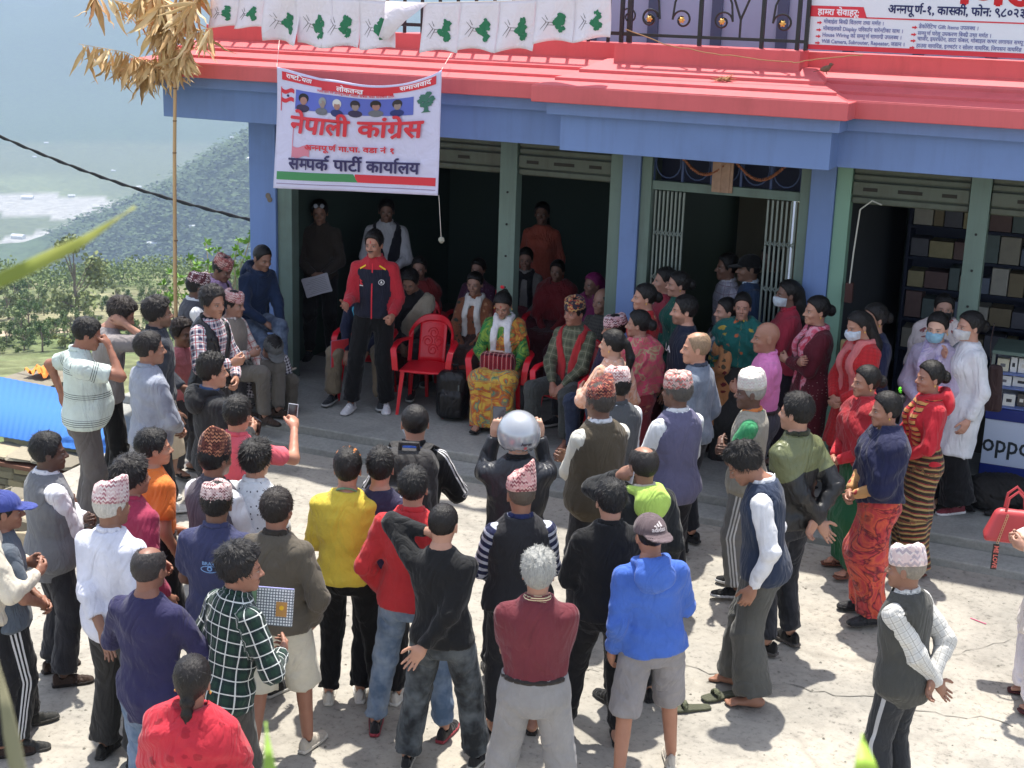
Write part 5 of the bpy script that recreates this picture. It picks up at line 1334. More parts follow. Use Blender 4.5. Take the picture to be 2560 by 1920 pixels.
# ------------------------------------------------------------------ trees: tapered trunk, limbs and a crown of leaf clumps
def leafmat(c, name):
    N = NT(name, .75, .2); a = N.n('ShaderNodeObjectInfo'); g = N.n('ShaderNodeNewGeometry')
    n = N.noise(N.obj(), 1.2, 3, .6); cc = N.mix(n.outputs[0], tuple(x*.6 for x in c), tuple(x*1.5 for x in c))
    cc = N.mix(1, cc, N.ramp(a.outputs['Random'], [(0, (.75, .85, .7)), (.5, (1, 1, 1)), (1, (1.35, 1.2, .95))]), 'MULTIPLY'); N.color(cc); return N.m
LEAF = leafmat((.12, .175, .075), 'foliage'); LEAF2 = leafmat((.16, .20, .09), 'foliage_pale'); BARK = paint('bark', (.16, .13, .10), .9, .3, 6)
def tree_proto(seed, h=5.0, n=900, leafs=.20):
    r = random.Random(seed); tk = MB(); tk.tube([(0, 0, -.5), (.1, 0, h*.2), (-.05, .1, h*.42), (.1, 0, h*.7)], [.17, .13, .09, .03], 6)
    cl = []
    for k in range(9):
        a = r.uniform(0, 6.28); z = h*r.uniform(.18, .95); R = h*.30*sin(pi*min(1, (z/h-.05)/.95))+.2; c = Vector((R*cos(a), R*sin(a), z)); cl.append((c, r.uniform(.45, .9)*h/6)); tk.tube([(0, 0, z*.55), c*.6+Vector((0, 0, z*.3)), c], [.05, .035, .015], 4)
    F = MB()
    for k in range(n):
        c, R = r.choice(cl); d = Vector((r.gauss(0, 1), r.gauss(0, 1), r.gauss(0, .8))); d = d.normalized()*R*r.uniform(.55, 1.25)
        p = c+d; u = Vector((r.gauss(0, 1), r.gauss(0, 1), r.gauss(0, 1))).normalized()*leafs*r.uniform(.5, 1.2); w = u.cross(Vector((r.gauss(0, 1), r.gauss(0, 1), r.gauss(0, 1)))).normalized()*leafs*r.uniform(.35, .9)
        F.add([p-u, p-w, p+u, p+w], [(0, 1, 2, 3)])
    return tk, F
protos = []
for k in range(4):
    tk, F = tree_proto(40+k); root = empty('tree', (0, 0, -900)); a = tk.build('trunk', BARK, root); b = F.build('crown', LEAF if k % 2 else LEAF2, root); protos.append((root, a, b))
tcount = 0
def put_tree(p, s, lab=None, grp=True):
    global tcount
    pr = protos[tcount % 4]
    if tcount < 4: root = pr[0]
    else:
        root = pr[0].copy(); link(root)
        for c in pr[1:]: q = c.copy(); link(q, root)
    root.location = p; root.scale = (s*RNG.uniform(.85, 1.15), s*RNG.uniform(.85, 1.15), s); root.rotation_euler = (0, 0, RNG.uniform(0, 6.28))
    root['label'] = lab or 'bushy green tree standing among others on the terraced slope below'; root['category'] = 'tree'
    if lab is None: root['group'] = 'trees scattered over the slope below the village'
    tcount += 1; return root
spec = [((165, 690), 2.2, 'large full round tree alone on the slope, left of the striped polo man'), ((62, 715), .9, 'small dark round shrub on the grass terrace at left'), ((50, 745), 1.05, 'pale green bush just beyond the blue sheet roof'), ((92, 760), .8, 'thin dark little tree beside the orange cloth'), ((18, 690), .9, 'small upright tree at the left edge of the terraces'), ((35, 665), 1.0, 'pair of slender trees near the left edge of the slope')]
for (x, y), s, lab in spec:
    p = screenhit(x, y)
    if p: put_tree(p, s*(p.length/180)**.6 if p.length < 400 else s*1.4, lab)
r = random.Random(12); tries = 0
while tcount < 170 and tries < 2500:
    tries += 1; x = r.uniform(-120, 640); y = 565+230*(r.random()**1.2)
    p = screenhit(x, y)
    if p is None or p.length > 430 or p.length < 60: continue
    if fbm(np.array(p.x), np.array(p.y), 77, 2, .03) < .1 and p.length < 400: continue
    put_tree(p, r.uniform(.38, .85)*(1.0 if p.length > 200 else .8))
# the wood along the brow of the slope: one mass nobody could count
W_ = MB(); r = random.Random(31)
for k in range(620):
    x = r.uniform(-260, 760); a = azof(x); R = r.uniform(385, 520); c = onground(-sin(a)*R, cos(a)*R)
    if c is None: continue
    h = r.uniform(2.5, 6); 
    for q in range(44):
        d = Vector((r.gauss(0, 1)*h*.28, r.gauss(0, 1)*h*.28, h*r.uniform(.15, 1.0))); p = c+d
        u = Vector((r.gauss(0, 1), r.gauss(0, 1), r.gauss(0, 1))).normalized()*h*.085; w = u.cross(Vector((r.gauss(0, 1), r.gauss(0, 1), r.gauss(0, 1)))).normalized()*h*.07
        W_.add([p-u, p-w, p+u, p+w], [(0, 1, 2, 3)])
wo_ = W_.build('woodland', LEAF); tag(wo_, 'hazy green woodland massed along the brow of the slope', 'woodland', kind='stuff')
# far hill forest: coarse clumps so the spur has a tree-ragged surface
W_ = MB(); r = random.Random(32)
for k in range(9000):
    a = azof(r.uniform(120, 760)); R = r.uniform(1500, 2420); c = onground(-sin(a)*R, cos(a)*R)
    if c is None or c.z < -440: continue
    h = r.uniform(8, 15)
    for q in range(4):
        p = c+Vector((r.gauss(0, 1)*h*.5, r.gauss(0, 1)*h*.5, h*r.uniform(.2, .8))); u = Vector((r.gauss(0, 1), r.gauss(0, 1), r.gauss(0, .22))).normalized()*h*.26; w = u.cross(Vector((0, r.gauss(0, .25), 1))).normalized()*h*.24
        W_.add([p-u, p-w, p+u, p+w], [(0, 1, 2, 3)])
wo2 = W_.build('far_forest', plain('far_leaf', (.085, .125, .06), .9, .1)); tag(wo2, 'blue hazed forest covering the spur above the river', 'forest', kind='stuff')
# small bright-leafed shrub tree beside the left pillar
frb = empty('young_tree', at(470, 700, -.2), 0, 'bare-branched young tree with bright green leaf tufts beside the left pillar', 'tree'); r = random.Random(8); br = MB(); tips = []
org = frb.location.copy()
for (x, y, d) in ((545, 500, .3), (515, 520, .1), (500, 560, -.2), (470, 540, .0), (445, 525, .2), (425, 580, -.1), (395, 600, 0), (385, 640, .1), (535, 560, .1), (352, 615, .1), (540, 625, .3), (455, 585, .4), (410, 560, .2), (340, 640, .0), (365, 590, .1)):
    t = atY(x, y, org.y+.4+d)-org; m1 = t*.45+Vector((r.uniform(-.15, .15), 0, -.15*t.length+.0)); br.tube([(0, 0, -.6), m1, t*.8+Vector((0, 0, -.06)), t], [.022, .013, .008, .005], 5); tips += [t, t*.85+Vector((.04, 0, .05)), t*.72+Vector((-.06, .02, .02))]
br.build('branch', paint('pale_bark', S((150, 140, 115)), .9, .2, 8), frb, True)
LB = NT('bright_leaf', .6, .3); LB.color((.20, .36, .07)); lv = MB()
for t in tips:
    for k in range(11):
        d = Vector((r.gauss(0, 1), r.gauss(0, 1), r.gauss(.5, .7))).normalized(); L = r.uniform(.06, .12); s = d.cross(Vector((r.gauss(0, 1), r.gauss(0, 1), r.gauss(0, 1)))).normalized()*L*.22
        lv.add([t, t+d*L*.5+s, t+d*L, t+d*L*.5-s], [(0, 1, 2, 3)])
o = lv.build('foliage', LB.m, frb); tag(o, kind='stuff')
# ------------------------------------------------------------------ haze: a closed box of even air round everything
hb = MB().box((-13000, -120, -700), (9000, 12500, 1500)).build('haze', None) if False else None
bb = [v for v in V]; mn = V.min(0); mx = V.max(0)
hz_ = MB().box((float(mn[0])-80, -90, float(mn[2])-1.5), (float(mx[0])+80, float(mx[1])+80, float(mx[2])+15))
me_h = bpy.data.materials.new('haze_air'); me_h.use_nodes = True; t_ = me_h.node_tree; t_.nodes.clear()
pv = t_.nodes.new('ShaderNodeVolumePrincipled'); pv.inputs['Color'].default_value = (.54, .70, .98, 1); pv.inputs['Density'].default_value = .00018; pv.inputs['Anisotropy'].default_value = .0
oo = t_.nodes.new('ShaderNodeOutputMaterial'); t_.links.new(pv.outputs[0], oo.inputs['Volume'])
hz_ = hz_.build('haze', me_h); tag(hz_, kind='stuff')
# ------------------------------------------------------------------ left edge: sunken hut with blue sheet roof, stone wall
hut = empty('stone_hut', (-9.0, 9.9, -.6), 0, 'low stone hut with bright blue corrugated sheet roof beside the yard', 'hut')
HO = Vector((-9.0, 9.9, -.6))
A, B, C_, D = atY(-80, 928, 9.86), atY(268, 988, 9.86), atY(340, 880, 12.0), atY(-80, 798, 12.0)
V_ = []; F_ = []; nn = 150
for i in range(nn+1):
    t = i/nn; a = A.lerp(B, t); b = D.lerp(C_, t); z = .002*sin(t*nn*1.2)
    V_ += [a-HO+Vector((0, 0, z)), b-HO+Vector((0, 0, z))]
F_ = [(2*i, 2*i+2, 2*i+3, 2*i+1) for i in range(nn)]
SHB = paint('blue_sheet', S((54, 112, 188)), .8, .06, 1.0, 0)
o = MB().add(V_, F_).build('sheet_roof', SHB, hut, True, sharp=0); md = o.modifiers.new('s', 'SOLIDIFY'); md.thickness = .006
MB().box((-1.2, -.1, -1.2), (A.x*0+.95, .0, .48)).build('mortar_core', paint('mud_mortar', (.10, .09, .075), .95), hut)
STN = [paint('wall_stone', S(c), .92, .25, 9, .4, 30) for c in ((150, 142, 124), (128, 122, 108), (165, 152, 128))]
r = random.Random(4); zz = -1.0; cnt = 0; smes = []
for k in range(6):
    m_ = MB(); bm = bmesh.new(); bmesh.ops.create_cube(bm, size=1); 
    for v in bm.verts: v.co += Vector((r.uniform(-.08, .08), r.uniform(-.1, .1), r.uniform(-.1, .1)))
    bmesh.ops.bevel(bm, geom=bm.edges[:], offset=.12, segments=1, affect='EDGES'); me = bpy.data.meshes.new('stone'); bm.to_mesh(me); bm.free(); me.materials.append(STN[k % 3]); smes.append(me)
while zz < .52:
    h = r.uniform(.045, .075); x = -1.2+r.uniform(0, .1)
    while x < .36:
        w = r.uniform(.10, .22); o = bpy.data.objects.new('stone', smes[cnt % 6]); link(o, hut); o.location = (x+w/2, -.10, zz+h/2); o.scale = (w*.98, .10+r.uniform(-.02, .03), h*.95); o.rotation_euler = (0, r.uniform(-.04, .04), r.uniform(-.05, .05)); x += w; cnt += 1
    zz += h
for k in range(5):
    o = bpy.data.objects.new('slate', smes[k]); link(o, hut); o.location = (-1.0+k*.33, -.16, .55+.012*k); o.scale = (.42, .36, .028); o.rotation_euler = (r.uniform(-.04, .04), r.uniform(-.05, .05), r.uniform(-.2, .2)); o.active_material
MB().box((-1.35, -.36, .50), (.52, -.0, .535)).build('rusty_sheet', paint('rust', S((120, 84, 70)), .8, .3, 4), hut)
PLB = paint('plaster_block', S((190, 184, 162)), .9, .15, 3, .2, 30)
MB().box((.40, -.14, -1.0), (1.9, .0, .44)).build('plaster_wall', PLB, hut, bevel=.01)
rb = bpy.data.objects.new('rubble', None)
for k, (x, y) in enumerate(((20, 1068), (45, 1080), (66, 1096), (10, 1100), (34, 1115), (72, 1132), (92, 1150), (56, 1140), (20, 1135), (80, 1175), (104, 1180), (62, 1170))):
    p = at(x, y, .02); o = bpy.data.objects.new('rubble_stone', smes[k % 6]); link(o); o.location = (p.x, p.y, .04); s = r.uniform(.12, .24); o.scale = (s, s*.8, s*.5); o.rotation_euler = (r.uniform(-.4, .4), r.uniform(-.4, .4), r.uniform(0, 3))
    tag(o, 'pale broken stone in the rubble strip by the left edge of the yard', 'stone', 'loose stones along the left edge of the yard')
oc = empty('orange_cloth', screenhit(90, 725) or (0, 0, 0), 0, 'crumpled orange cloth spread out beyond the blue roof', 'cloth')
oc.location = atY(92, 802, 12.3); m_ = MB(); V_ = []; F_ = []; n = 14
for j in range(7):
    for i in range(n): V_.append(((i/(n-1)-.5)*.28, (j/6-.5)*.3, .03*sin(i*1.7+j)+.03*sin(i*.8+j*1.9)+.04*(1-abs(i/(n-1)-.5)*2)))
for j in range(6):
    for i in range(n-1): a = j*n+i; F_.append((a, a+1, a+n+1, a+n))
m_.add(V_, F_).build('cloth', plain('orange', S((250, 140, 60)), .8), oc, True, sharp=0)
MB().box((-.35, -.3, -1.2), (.35, .3, -.06)).build('stone_ledge', STN[1], oc)
# ------------------------------------------------------------------ bamboo pole with dried leaves
BX = atY(374, 690, 11.12); bam = empty('bamboo_pole', (BX.x, BX.y, .30), 0, 'tall bamboo pole with drooping dried leaves at the left end of the porch', 'bamboo')
bo = Vector((BX.x, BX.y, .30)); top = atY(380, -60, BX.y)-bo; mid = atY(377, 330, BX.y)-bo
bmt = paint('bamboo', S((196, 160, 116)), .45, .15, 4, .05)
path = [Vector((0, 0, -2.2)), mid*.5, mid, mid.lerp(top, .5), top]
stem = MB().tube(path, [.020, .019, .0175, .016, .014], 10).build('stem', bmt, bam, True)
for k in range(11):
    t = (k+.5)/11; p = (path[0].lerp(mid, t*2) if t < .5 else mid.lerp(top, t*2-1)); rr_ = .021-.005*t
    MB().tube([p-Vector((0, 0, .006)), p, p+Vector((0, 0, .006))], [rr_, rr_+.003, rr_], 10).build('node', paint('bamboo_node', S((120, 92, 66)), .6), bam, True)
dl = [paint('dried_bamboo_leaf', S(c), .75, .25, 12, .1) for c in ((206, 174, 124), (188, 152, 104), (224, 196, 150))]
for m_ in dl: m_.node_tree.nodes['Principled BSDF'].inputs['Transmission Weight'].default_value = 0
lm = []
for k in range(9):
    r_ = random.Random(60+k); m_ = MB(); L = .30; V_ = []; n = 7
    for i in range(n+1):
        t = i/n; w = .022*sin(pi*(t**.75))+.002; bend = .10*t*t*r_.uniform(.6, 1.3); cr = .008*sin(t*9+k)
        V_ += [(-w, bend+cr, -L*t), (0, bend+cr+w*.5, -L*t), (w, bend+cr*.5, -L*t)]
    F_ = []
    for i in range(n): a = 3*i; F_ += [(a, a+1, a+4, a+3), (a+1, a+2, a+5, a+4)]
    me = bpy.data.meshes.new('dry_leaf'); me.from_pydata(V_, [], F_); me.materials.append(dl[k % 3]); me.polygons.foreach_set('use_smooth', [True]*len(F_)); lm.append(me)
r = random.Random(17); D_ = BX.y
anchors = [((378, 165), (170, 95), 20), ((378, 150), (235, 130), 24), ((378, 60), (190, -10), 18), ((378, 130), (300, 150), 26), ((378, 20), (300, -12), 26), ((378, 90), (330, 60), 22), ((378, 140), (400, 110), 24), ((378, 60), (425, 5), 22), ((378, 110), (460, 60), 14), ((378, 30), (340, 20), 18), ((378, 0), (440, -20), 14), ((378, 70), (380, 60), 16)]
tw = 0
for (a, b, n) in anchors:
    dY = r.uniform(-.25, .15); p0, p1 = atY(*a, D_)-bo, atY(*b, D_+dY)-bo
    p0 = Vector((path[-1].x*.8, path[-1].y*.8, p0.z)) if False else p0
    mid_ = p0.lerp(p1, .5)+Vector((0, 0, .07)); pts = [p0.lerp(mid_, t) if t <= 1 else mid_.lerp(p1, t-1) for t in (0, .5, 1, 1.5, 2)]
    MB().tube(pts, [.005, .004, .0035, .003, .002], 5).build('twig', dl[1], bam, True)
    for k in range(int(n*1.9)):
        t = r.uniform(.2, 1.0); q = p0.lerp(mid_, t*2) if t < .5 else mid_.lerp(p1, t*2-1)
        o = bpy.data.objects.new('dry_leaf', lm[r.randrange(9)]); link(o, bam); o.location = q; s = r.uniform(.6, 1.15); o.scale = (s*r.uniform(.7, 1.3), s, s)
        o.rotation_euler = (r.gauss(0, .35), r.gauss(.25 if b[0] < 378 else -.15, .38), r.uniform(0, 6.28))
# ------------------------------------------------------------------ black cable to the house corner
a, b = Vector((-8.29, 12.45, 0)), atd(-60, 268, 17); a.z = atY(546, 480, 12.45).z; c_ = []
for k in range(41):
    t = k/40; c_.append(a.lerp(b, t)+Vector((0, 0, -.10*sin(pi*t)-.004*sin(k*2.2))))
m_ = MB()
for ph in (0, pi): m_.tube([p-a+Vector((.010*cos(k*1.1+ph), 0, .010*sin(k*1.1+ph))) for k, p in enumerate(c_)], .011, 6)
o = m_.build('power_cable', plain('rubber', (.01, .01, .012), .6), smooth=True); o.location = a; tag(o, 'thick twisted black power cable running out over the valley from the pillar', 'cable')
# ------------------------------------------------------------------ blades close to the lens
def blade(pts, w, cols, lab, d):
    P_ = [atd(x, y, d+dz) for x, y, dz in pts]; o0 = P_[0]; V_ = []; n = 24
    def cat(t):
        t *= len(P_)-1; i = min(int(t), len(P_)-2); return P_[i].lerp(P_[i+1], t-i)
    for i in range(n+1):
        t = i/n; p = cat(t); dn = (cat(min(1, t+.05))-cat(max(0, t-.05))).normalized(); s = dn.cross(CF).normalized()*w*(sin(pi*min(1, t*.55+.35))**.8)*(1-t**4 if t > .5 else 1)
        V_ += [p-s-o0, p-o0-CF*-.003, p+s-o0]
    F_ = []
    for i in range(n): a = 3*i; F_ += [(a, a+1, a+4, a+3), (a+1, a+2, a+5, a+4)]
    N = NT('grass_blade', .5, .4); N.b.inputs['Subsurface Weight'].default_value = 0
    tc = N.n('ShaderNodeTexNoise'); tc.inputs['Scale'].default_value = 14; N.l(N.obj(), tc.inputs['Vector']); N.color(N.mix(tc.outputs[0], cols[0], cols[1]))
    o = MB().add(V_, F_).build('grass_blade', N.m, smooth=True, sharp=0); o.location = o0; md = o.modifiers.new('s', 'SOLIDIFY'); md.thickness = .0012; tag(o, lab, 'leaf')
blade([(-60, 632, 0), (60, 578, 0), (180, 520, .02), (292, 447, .05)], .0052, ((.17, .26, .035), (.36, .33, .06)), 'blurred yellow-green grass blade reaching in from the left edge', 1.0)
blade([(52, 1720, 0), (34, 1640, 0), (12, 1520, 0), (-12, 1400, .02)], .0065, ((.30, .26, .16), (.22, .22, .12)), 'blurred brown stalk leaning at the bottom left corner', 1.1)
blade([(590, 1760, 0), (584, 1690, 0), (580, 1630, 0), (574, 1560, .02)], .0052, ((.24, .40, .05), (.30, .46, .08)), 'blurred thin green blade tip at the bottom edge near the red shawl', 1.1)
blade([(1868, 1760, 0), (1872, 1720, 0), (1870, 1650, 0), (1862, 1585, .02)], .0125, ((.30, .48, .05), (.38, .54, .08)), 'blurred bright lime leaf tip rising from the bottom edge at right', 1.1)
cd.dof.use_dof = True; cd.dof.focus_distance = 9.5; cd.dof.aperture_fstop = 11
# ------------------------------------------------------------------ furniture and goods
def sdfobj(name, lo, hi, h, fn, mat, parent=None, M=None):
    g = Grid(lo, hi, h); sl, X, Y, Z = g.win(g.lo, g.lo+g.h*g.n, 0); F = np.broadcast_to(fn(X, Y, Z), g.n).astype(np.float32).copy()
    V, Q = snet(F, g.lo, g.h); me = quadmesh(name, V, Q); vattr(me, 'cl', V); me.materials.append(mat); o = bpy.data.objects.new(name, me); link(o, parent)
    if M is not None: o.matrix_local = M
    return o
def rbox(X, Y, Z, c, b, r):
    a = [np.maximum(np.abs(v-c[i])-b[i]+r, 0) for i, v in enumerate((X, Y, Z))]
    q = np.maximum(np.maximum(np.abs(X-c[0])-b[0]+r, np.abs(Y-c[1])-b[1]+r), np.abs(Z-c[2])-b[2]+r)
    return np.sqrt(a[0]**2+a[1]**2+a[2]**2)+np.minimum(q, 0)-r
_chair = {}
def chair(pos, face, label, group='red plastic chairs on the porch'):
    """moulded plastic armchair facing +y"""
    root = empty('plastic_chair', pos, radians(YAW-face), label, 'chair', group)
    if _chair:
        for n, me in _chair.items(): o = bpy.data.objects.new(n.split('|')[0], me); link(o, root)
        return root
    def keep(o, n): _chair[n] = o.data; return o
    # seat: dished slab with a front roll
    keep(sdfobj('seat', (-.26, -.25, .36), (.26, .27, .47), .010, lambda X, Y, Z: rbox(X, Y, Z+.10*np.maximum(Y-.18, 0)+.0*X, (0, 0, .425-.0), (.225, .22, .012), .012)-.003*np.cos(X*14), REDPL, root), 'seat|')
    m_ = MB(); 
    # back: arch shaped, curved round the sitter, with open slots either side of the carved splat
    def bk(u, z):
        a = u*1.05; lean = (z-.42)*.28; return Vector((.255*sin(a), -.02-.215*cos(a)-lean+.03, z))
    n = 22
    def arch(u): return .88-.16*abs(u)**2.6
    # outer rim
    V_ = []; F_ = []
    for i in range(n+1):
        u = -1+2*i/n; zt = arch(u)
        for (zz, d) in ((zt-.062, 0), (zt-.03, -.012), (zt, 0), (zt-.005, .018), (zt-.055, .018)):
            V_.append(bk(u, zz)+Vector((0, d, 0)))
    for i in range(n):
        for k in range(5): a = i*5+k; b = i*5+(k+1) % 5; F_.append((a, b, b+5, a+5))
    F_ += [(4, 3, 2, 1, 0), (n*5, n*5+1, n*5+2, n*5+3, n*5+4)]
    keep(MB().add(V_, F_).build('back_rim', REDPL, root, True), 'back_rim|')
    def panel(u0, u1, z0f, z1f, nm, th=.012):
        V_ = []; F_ = []; a = 8; b = 8
        for j in range(b+1):
            for i in range(a+1):
                u = u0+(u1-u0)*i/a; z = z0f(u)+(z1f(u)-z0f(u))*j/b; V_.append(bk(u, z))
        for j in range(b):
            for i in range(a): q = j*(a+1)+i; F_.append((q, q+1, q+a+2, q+a+1))
        o = MB().add(V_, F_).build(nm, REDPL, root, True, sharp=0); md = o.modifiers.new('s', 'SOLIDIFY'); md.thickness = th; md.offset = 0
        return o
    p_ = [panel(-.52, .52, lambda u: .43, lambda u: arch(u)-.05, 'splat'), panel(-.98, -.80, lambda u: .44, lambda u: arch(u)-.05, 'back_post'), panel(.80, .98, lambda u: .44, lambda u: arch(u)-.05, 'back_post')]
    dg = bpy.context.evaluated_depsgraph_get()
    for k, o in enumerate(p_):
        me = bpy.data.meshes.new_from_object(o.evaluated_get(dg)); o.modifiers.clear(); o.data = me; _chair[o.name.split('.')[0]+'|%d' % k] = me
    m_ = MB()       # scrolls carved on the splat
    for (cu, cz, s) in ((.0, .70, 1), (-.2, .62, -1), (.2, .62, 1), (0, .54, -1)):
        m_.tube([bk(cu+s*(.20-.006*t)*cos(t*.42), cz+(.055-.0017*t)*sin(t*.42))+Vector((0, .010, 0)) for t in range(24)], .005, 5)
    o = m_.build('carving', REDPL, root, True); _chair['carving|'] = o.data
    for s in (-1, 1):
        V0 = bk(s*.97, .66); ar = MB(); pts = [V0, Vector((s*.275, -.02, .665)), Vector((s*.28, .14, .655)), Vector((s*.275, .215, .62)), Vector((s*.262, .225, .54)), Vector((s*.255, .215, .43))]
        V_ = []; F_ = []
        for i, p in enumerate(pts):
            d = (pts[min(i+1, 5)]-pts[max(i-1, 0)]).normalized(); up = Vector((s, 0, 0)).cross(d).normalized()*.009; w = Vector((.028, 0, 0)); V_ += [p-w-up, p+w-up, p+w+up, p-w+up]
        for i in range(5):
            for k in range(4): a = i*4+k; b = i*4+(k+1) % 4; F_.append((a, b, b+4, a+4))
        F_ += [(3, 2, 1, 0), (20, 21, 22, 23)]
        keep(MB().add(V_, F_).build('arm', REDPL, root, True, sharp=60), 'arm|%d' % s)
        for y in (-1, 1):
            a, b = Vector((s*.205, y*.19, .425)), Vector((s*.235, y*.245-.0, .0))
            V_ = []
            for p, w in ((a, .036), (b, .022)): V_ += [p+Vector((-s*w, 0, 0)), p+Vector((s*.006, 0, 0)), p+Vector((s*.006, -y*w, 0)), p+Vector((s*.0, -y*w, 0)), p+Vector((-s*.004, -y*.006, 0)), p+Vector((-s*w, -y*.006, 0))]
            F_ = [(k, (k+1) % 6, (k+1) % 6+6, k+6) for k in range(6)]+[(5, 4, 3, 2, 1, 0), (6, 7, 8, 9, 10, 11)]
            keep(MB().add(V_, F_).build('leg', REDPL, root), 'leg|%d%d' % (s, y))
    return root
def ch_at(x, y, face, label): p = at(x, y, .30+.43); return chair((p.x, p.y, .30), face, label)
ch_at(922, 792, 190, 'empty red plastic armchair between the speaker and the woman in the yellow sari')
# black rucksack standing on the porch
q = at(972, 908, .30); bp_ = empty('rucksack', (q.x, q.y+.05, .30), radians(18), 'black rucksack standing on the porch beside the empty red chair', 'bag')
NYL = cloth((20, 20, 23), rough=.55, shine=1)
def rk(X, Y, Z): 
    d = rbox(X, Y, Z, (0, 0, .24), (.155, .10, .235), .085); d = smin(d, rbox(X, Y, Z, (0, -.095, .16), (.115, .045, .125), .04), .02); return d-.004*ripple(X, Y, Z, 4, 1.2)
sdfobj('bag_body', (-.2, -.2, -.02), (.2, .15, .52), .013, rk, NYL, bp_)
MB().tube([(-.04, .05, .46), (-.03, .05, .52), (.03, .05, .52), (.04, .05, .46)], .010, 6).build('handle', BLACK, bp_, True)
for s in (-1, 1): MB().tube([(s*.06, .09, .44), (s*.09, .16, .36), (s*.10, .15, .2), (s*.12, .10, .06)], .020, 6, flat=.4).build('strap', BLACK, bp_, True)
MB().tube([(.07, -.105, .36), (.07, -.108, .31)], .018, 10, flat=.4).build('badge', plain('badge', S((130, 140, 138)), .3), bp_, True)
# glass counter with phone boxes, brand panel below
q = at(2112, 1030, .30); cx, cy = q.x, q.y; ztop = atY(2128, 762, cy).z; HC = ztop-.30
cnt_ = empty('display_counter', (cx+1.0, cy, .30), 0, 'glass shop counter full of phone boxes above a white panel lettered oppo', 'counter')
cw = 2.0; ox = -1.0
zf = lambda y: atY(2140, y, cy).z-.30
z1, z2, z3, z4 = zf(1003), zf(905), zf(880), zf(762)
MB().box((ox, 0, 0), (ox+cw, .5, z1)).build('base', NAVYP, cnt_, bevel=.006)
MB().box((ox+.005, -.002, z1+.002), (ox+cw, .5, z2)).build('brand_panel', plain('brand_panel', S((196, 206, 228)), .4), cnt_, bevel=.004)
MB().box((ox, -.012, z2+.002), (ox+cw, .5, z3)).build('blue_band', NAVYP, cnt_, bevel=.004)
MB().box((ox+.01, .45, z3), (ox+cw, .47, z4)).build('back_board', plain('white_board', (.6, .62, .65), .5), cnt_)
for k, t in enumerate((0.0, .36, .62)): MB().box((ox+.012, .02, z3+(z4-z3)*t+.002), (ox+cw-.01, .44, z3+(z4-z3)*t+.014)).build('shelf', plain('shelf_blue', S((110, 130, 190)), .35), cnt_)
MB().box((ox-.005, -.02, z4), (ox+cw, .5, z4+.03)).build('top', GREEN, cnt_, bevel=.004)
MB().box((ox, -.006, z3+.001), (ox+.025, .02, z4-.001)).build('corner_post', STEEL, cnt_)
a, b = atY(2128, 965, cy), atY(2216, 990, cy)
lettering(['oppo'], lambda x, y: Vector((x-cx-1.0, -.006, y-.30)), 'lettering', plain('brand_letter', S((44, 50, 56)), .5), cnt_, atY(2119, 975, cy).x, atY(2119, 975, cy).x+.40, atY(2119, 971, cy).z, .14, .012)
GL = NT('counter_glass', .03, .5); GL.b.inputs['Transmission Weight'].default_value = 1; GL.b.inputs['Alpha'].default_value = .12; GL.b.inputs['IOR'].default_value = 1.1
MB().box((ox+.03, -.004, z3+.002), (ox+cw-.01, -.001, z4-.002)).build('glass_pane', GL.m, cnt_)
r = random.Random(3); bcol = [S(c) for c in ((235, 235, 232), (226, 226, 220), (90, 86, 82), (245, 245, 245), (226, 220, 196), (242, 242, 240))]; k = 0
for row, (t0, t1) in enumerate(((.0, .36), (.36, .62), (.62, 1.0))):
    x = .04; zb = z3+(z4-z3)*t0+.016; hm = (z4-z3)*(t1-t0)-.03
    while x < cw-.1:
        w = r.uniform(.05, .13) if row != 1 else r.uniform(.12, .2); h = hm*r.uniform(.72, .98)
        o = empty('phone_box', (cx+x+w/2, cy+.06+r.uniform(0, .04), .30+zb), r.uniform(-.1, .1), '', 'box', 'boxes stacked in the glass counter'); o['label'] = ('white phone box inside the glass counter by the dog', 'upright accessory box on the top shelf of the glass counter', 'wide appliance box on the middle shelf of the glass counter')[0 if row == 0 else (2 if row == 1 else 1)]
        MB().box((-w/2, 0, 0), (w/2, .05, h)).build('carton', plain('carton%d' % (k % 6), bcol[k % 6], .5), o, bevel=.002)
        MB().box((-w*.22, -.0015, h*.35), (w*.22, -.0005, h*.62)).build('printed_picture', plain('pic%d' % (k % 3), S(((120, 120, 126), (60, 60, 66), (226, 222, 210))[(k+row) % 3]), .4), o)
        x += w+.012; k += 1
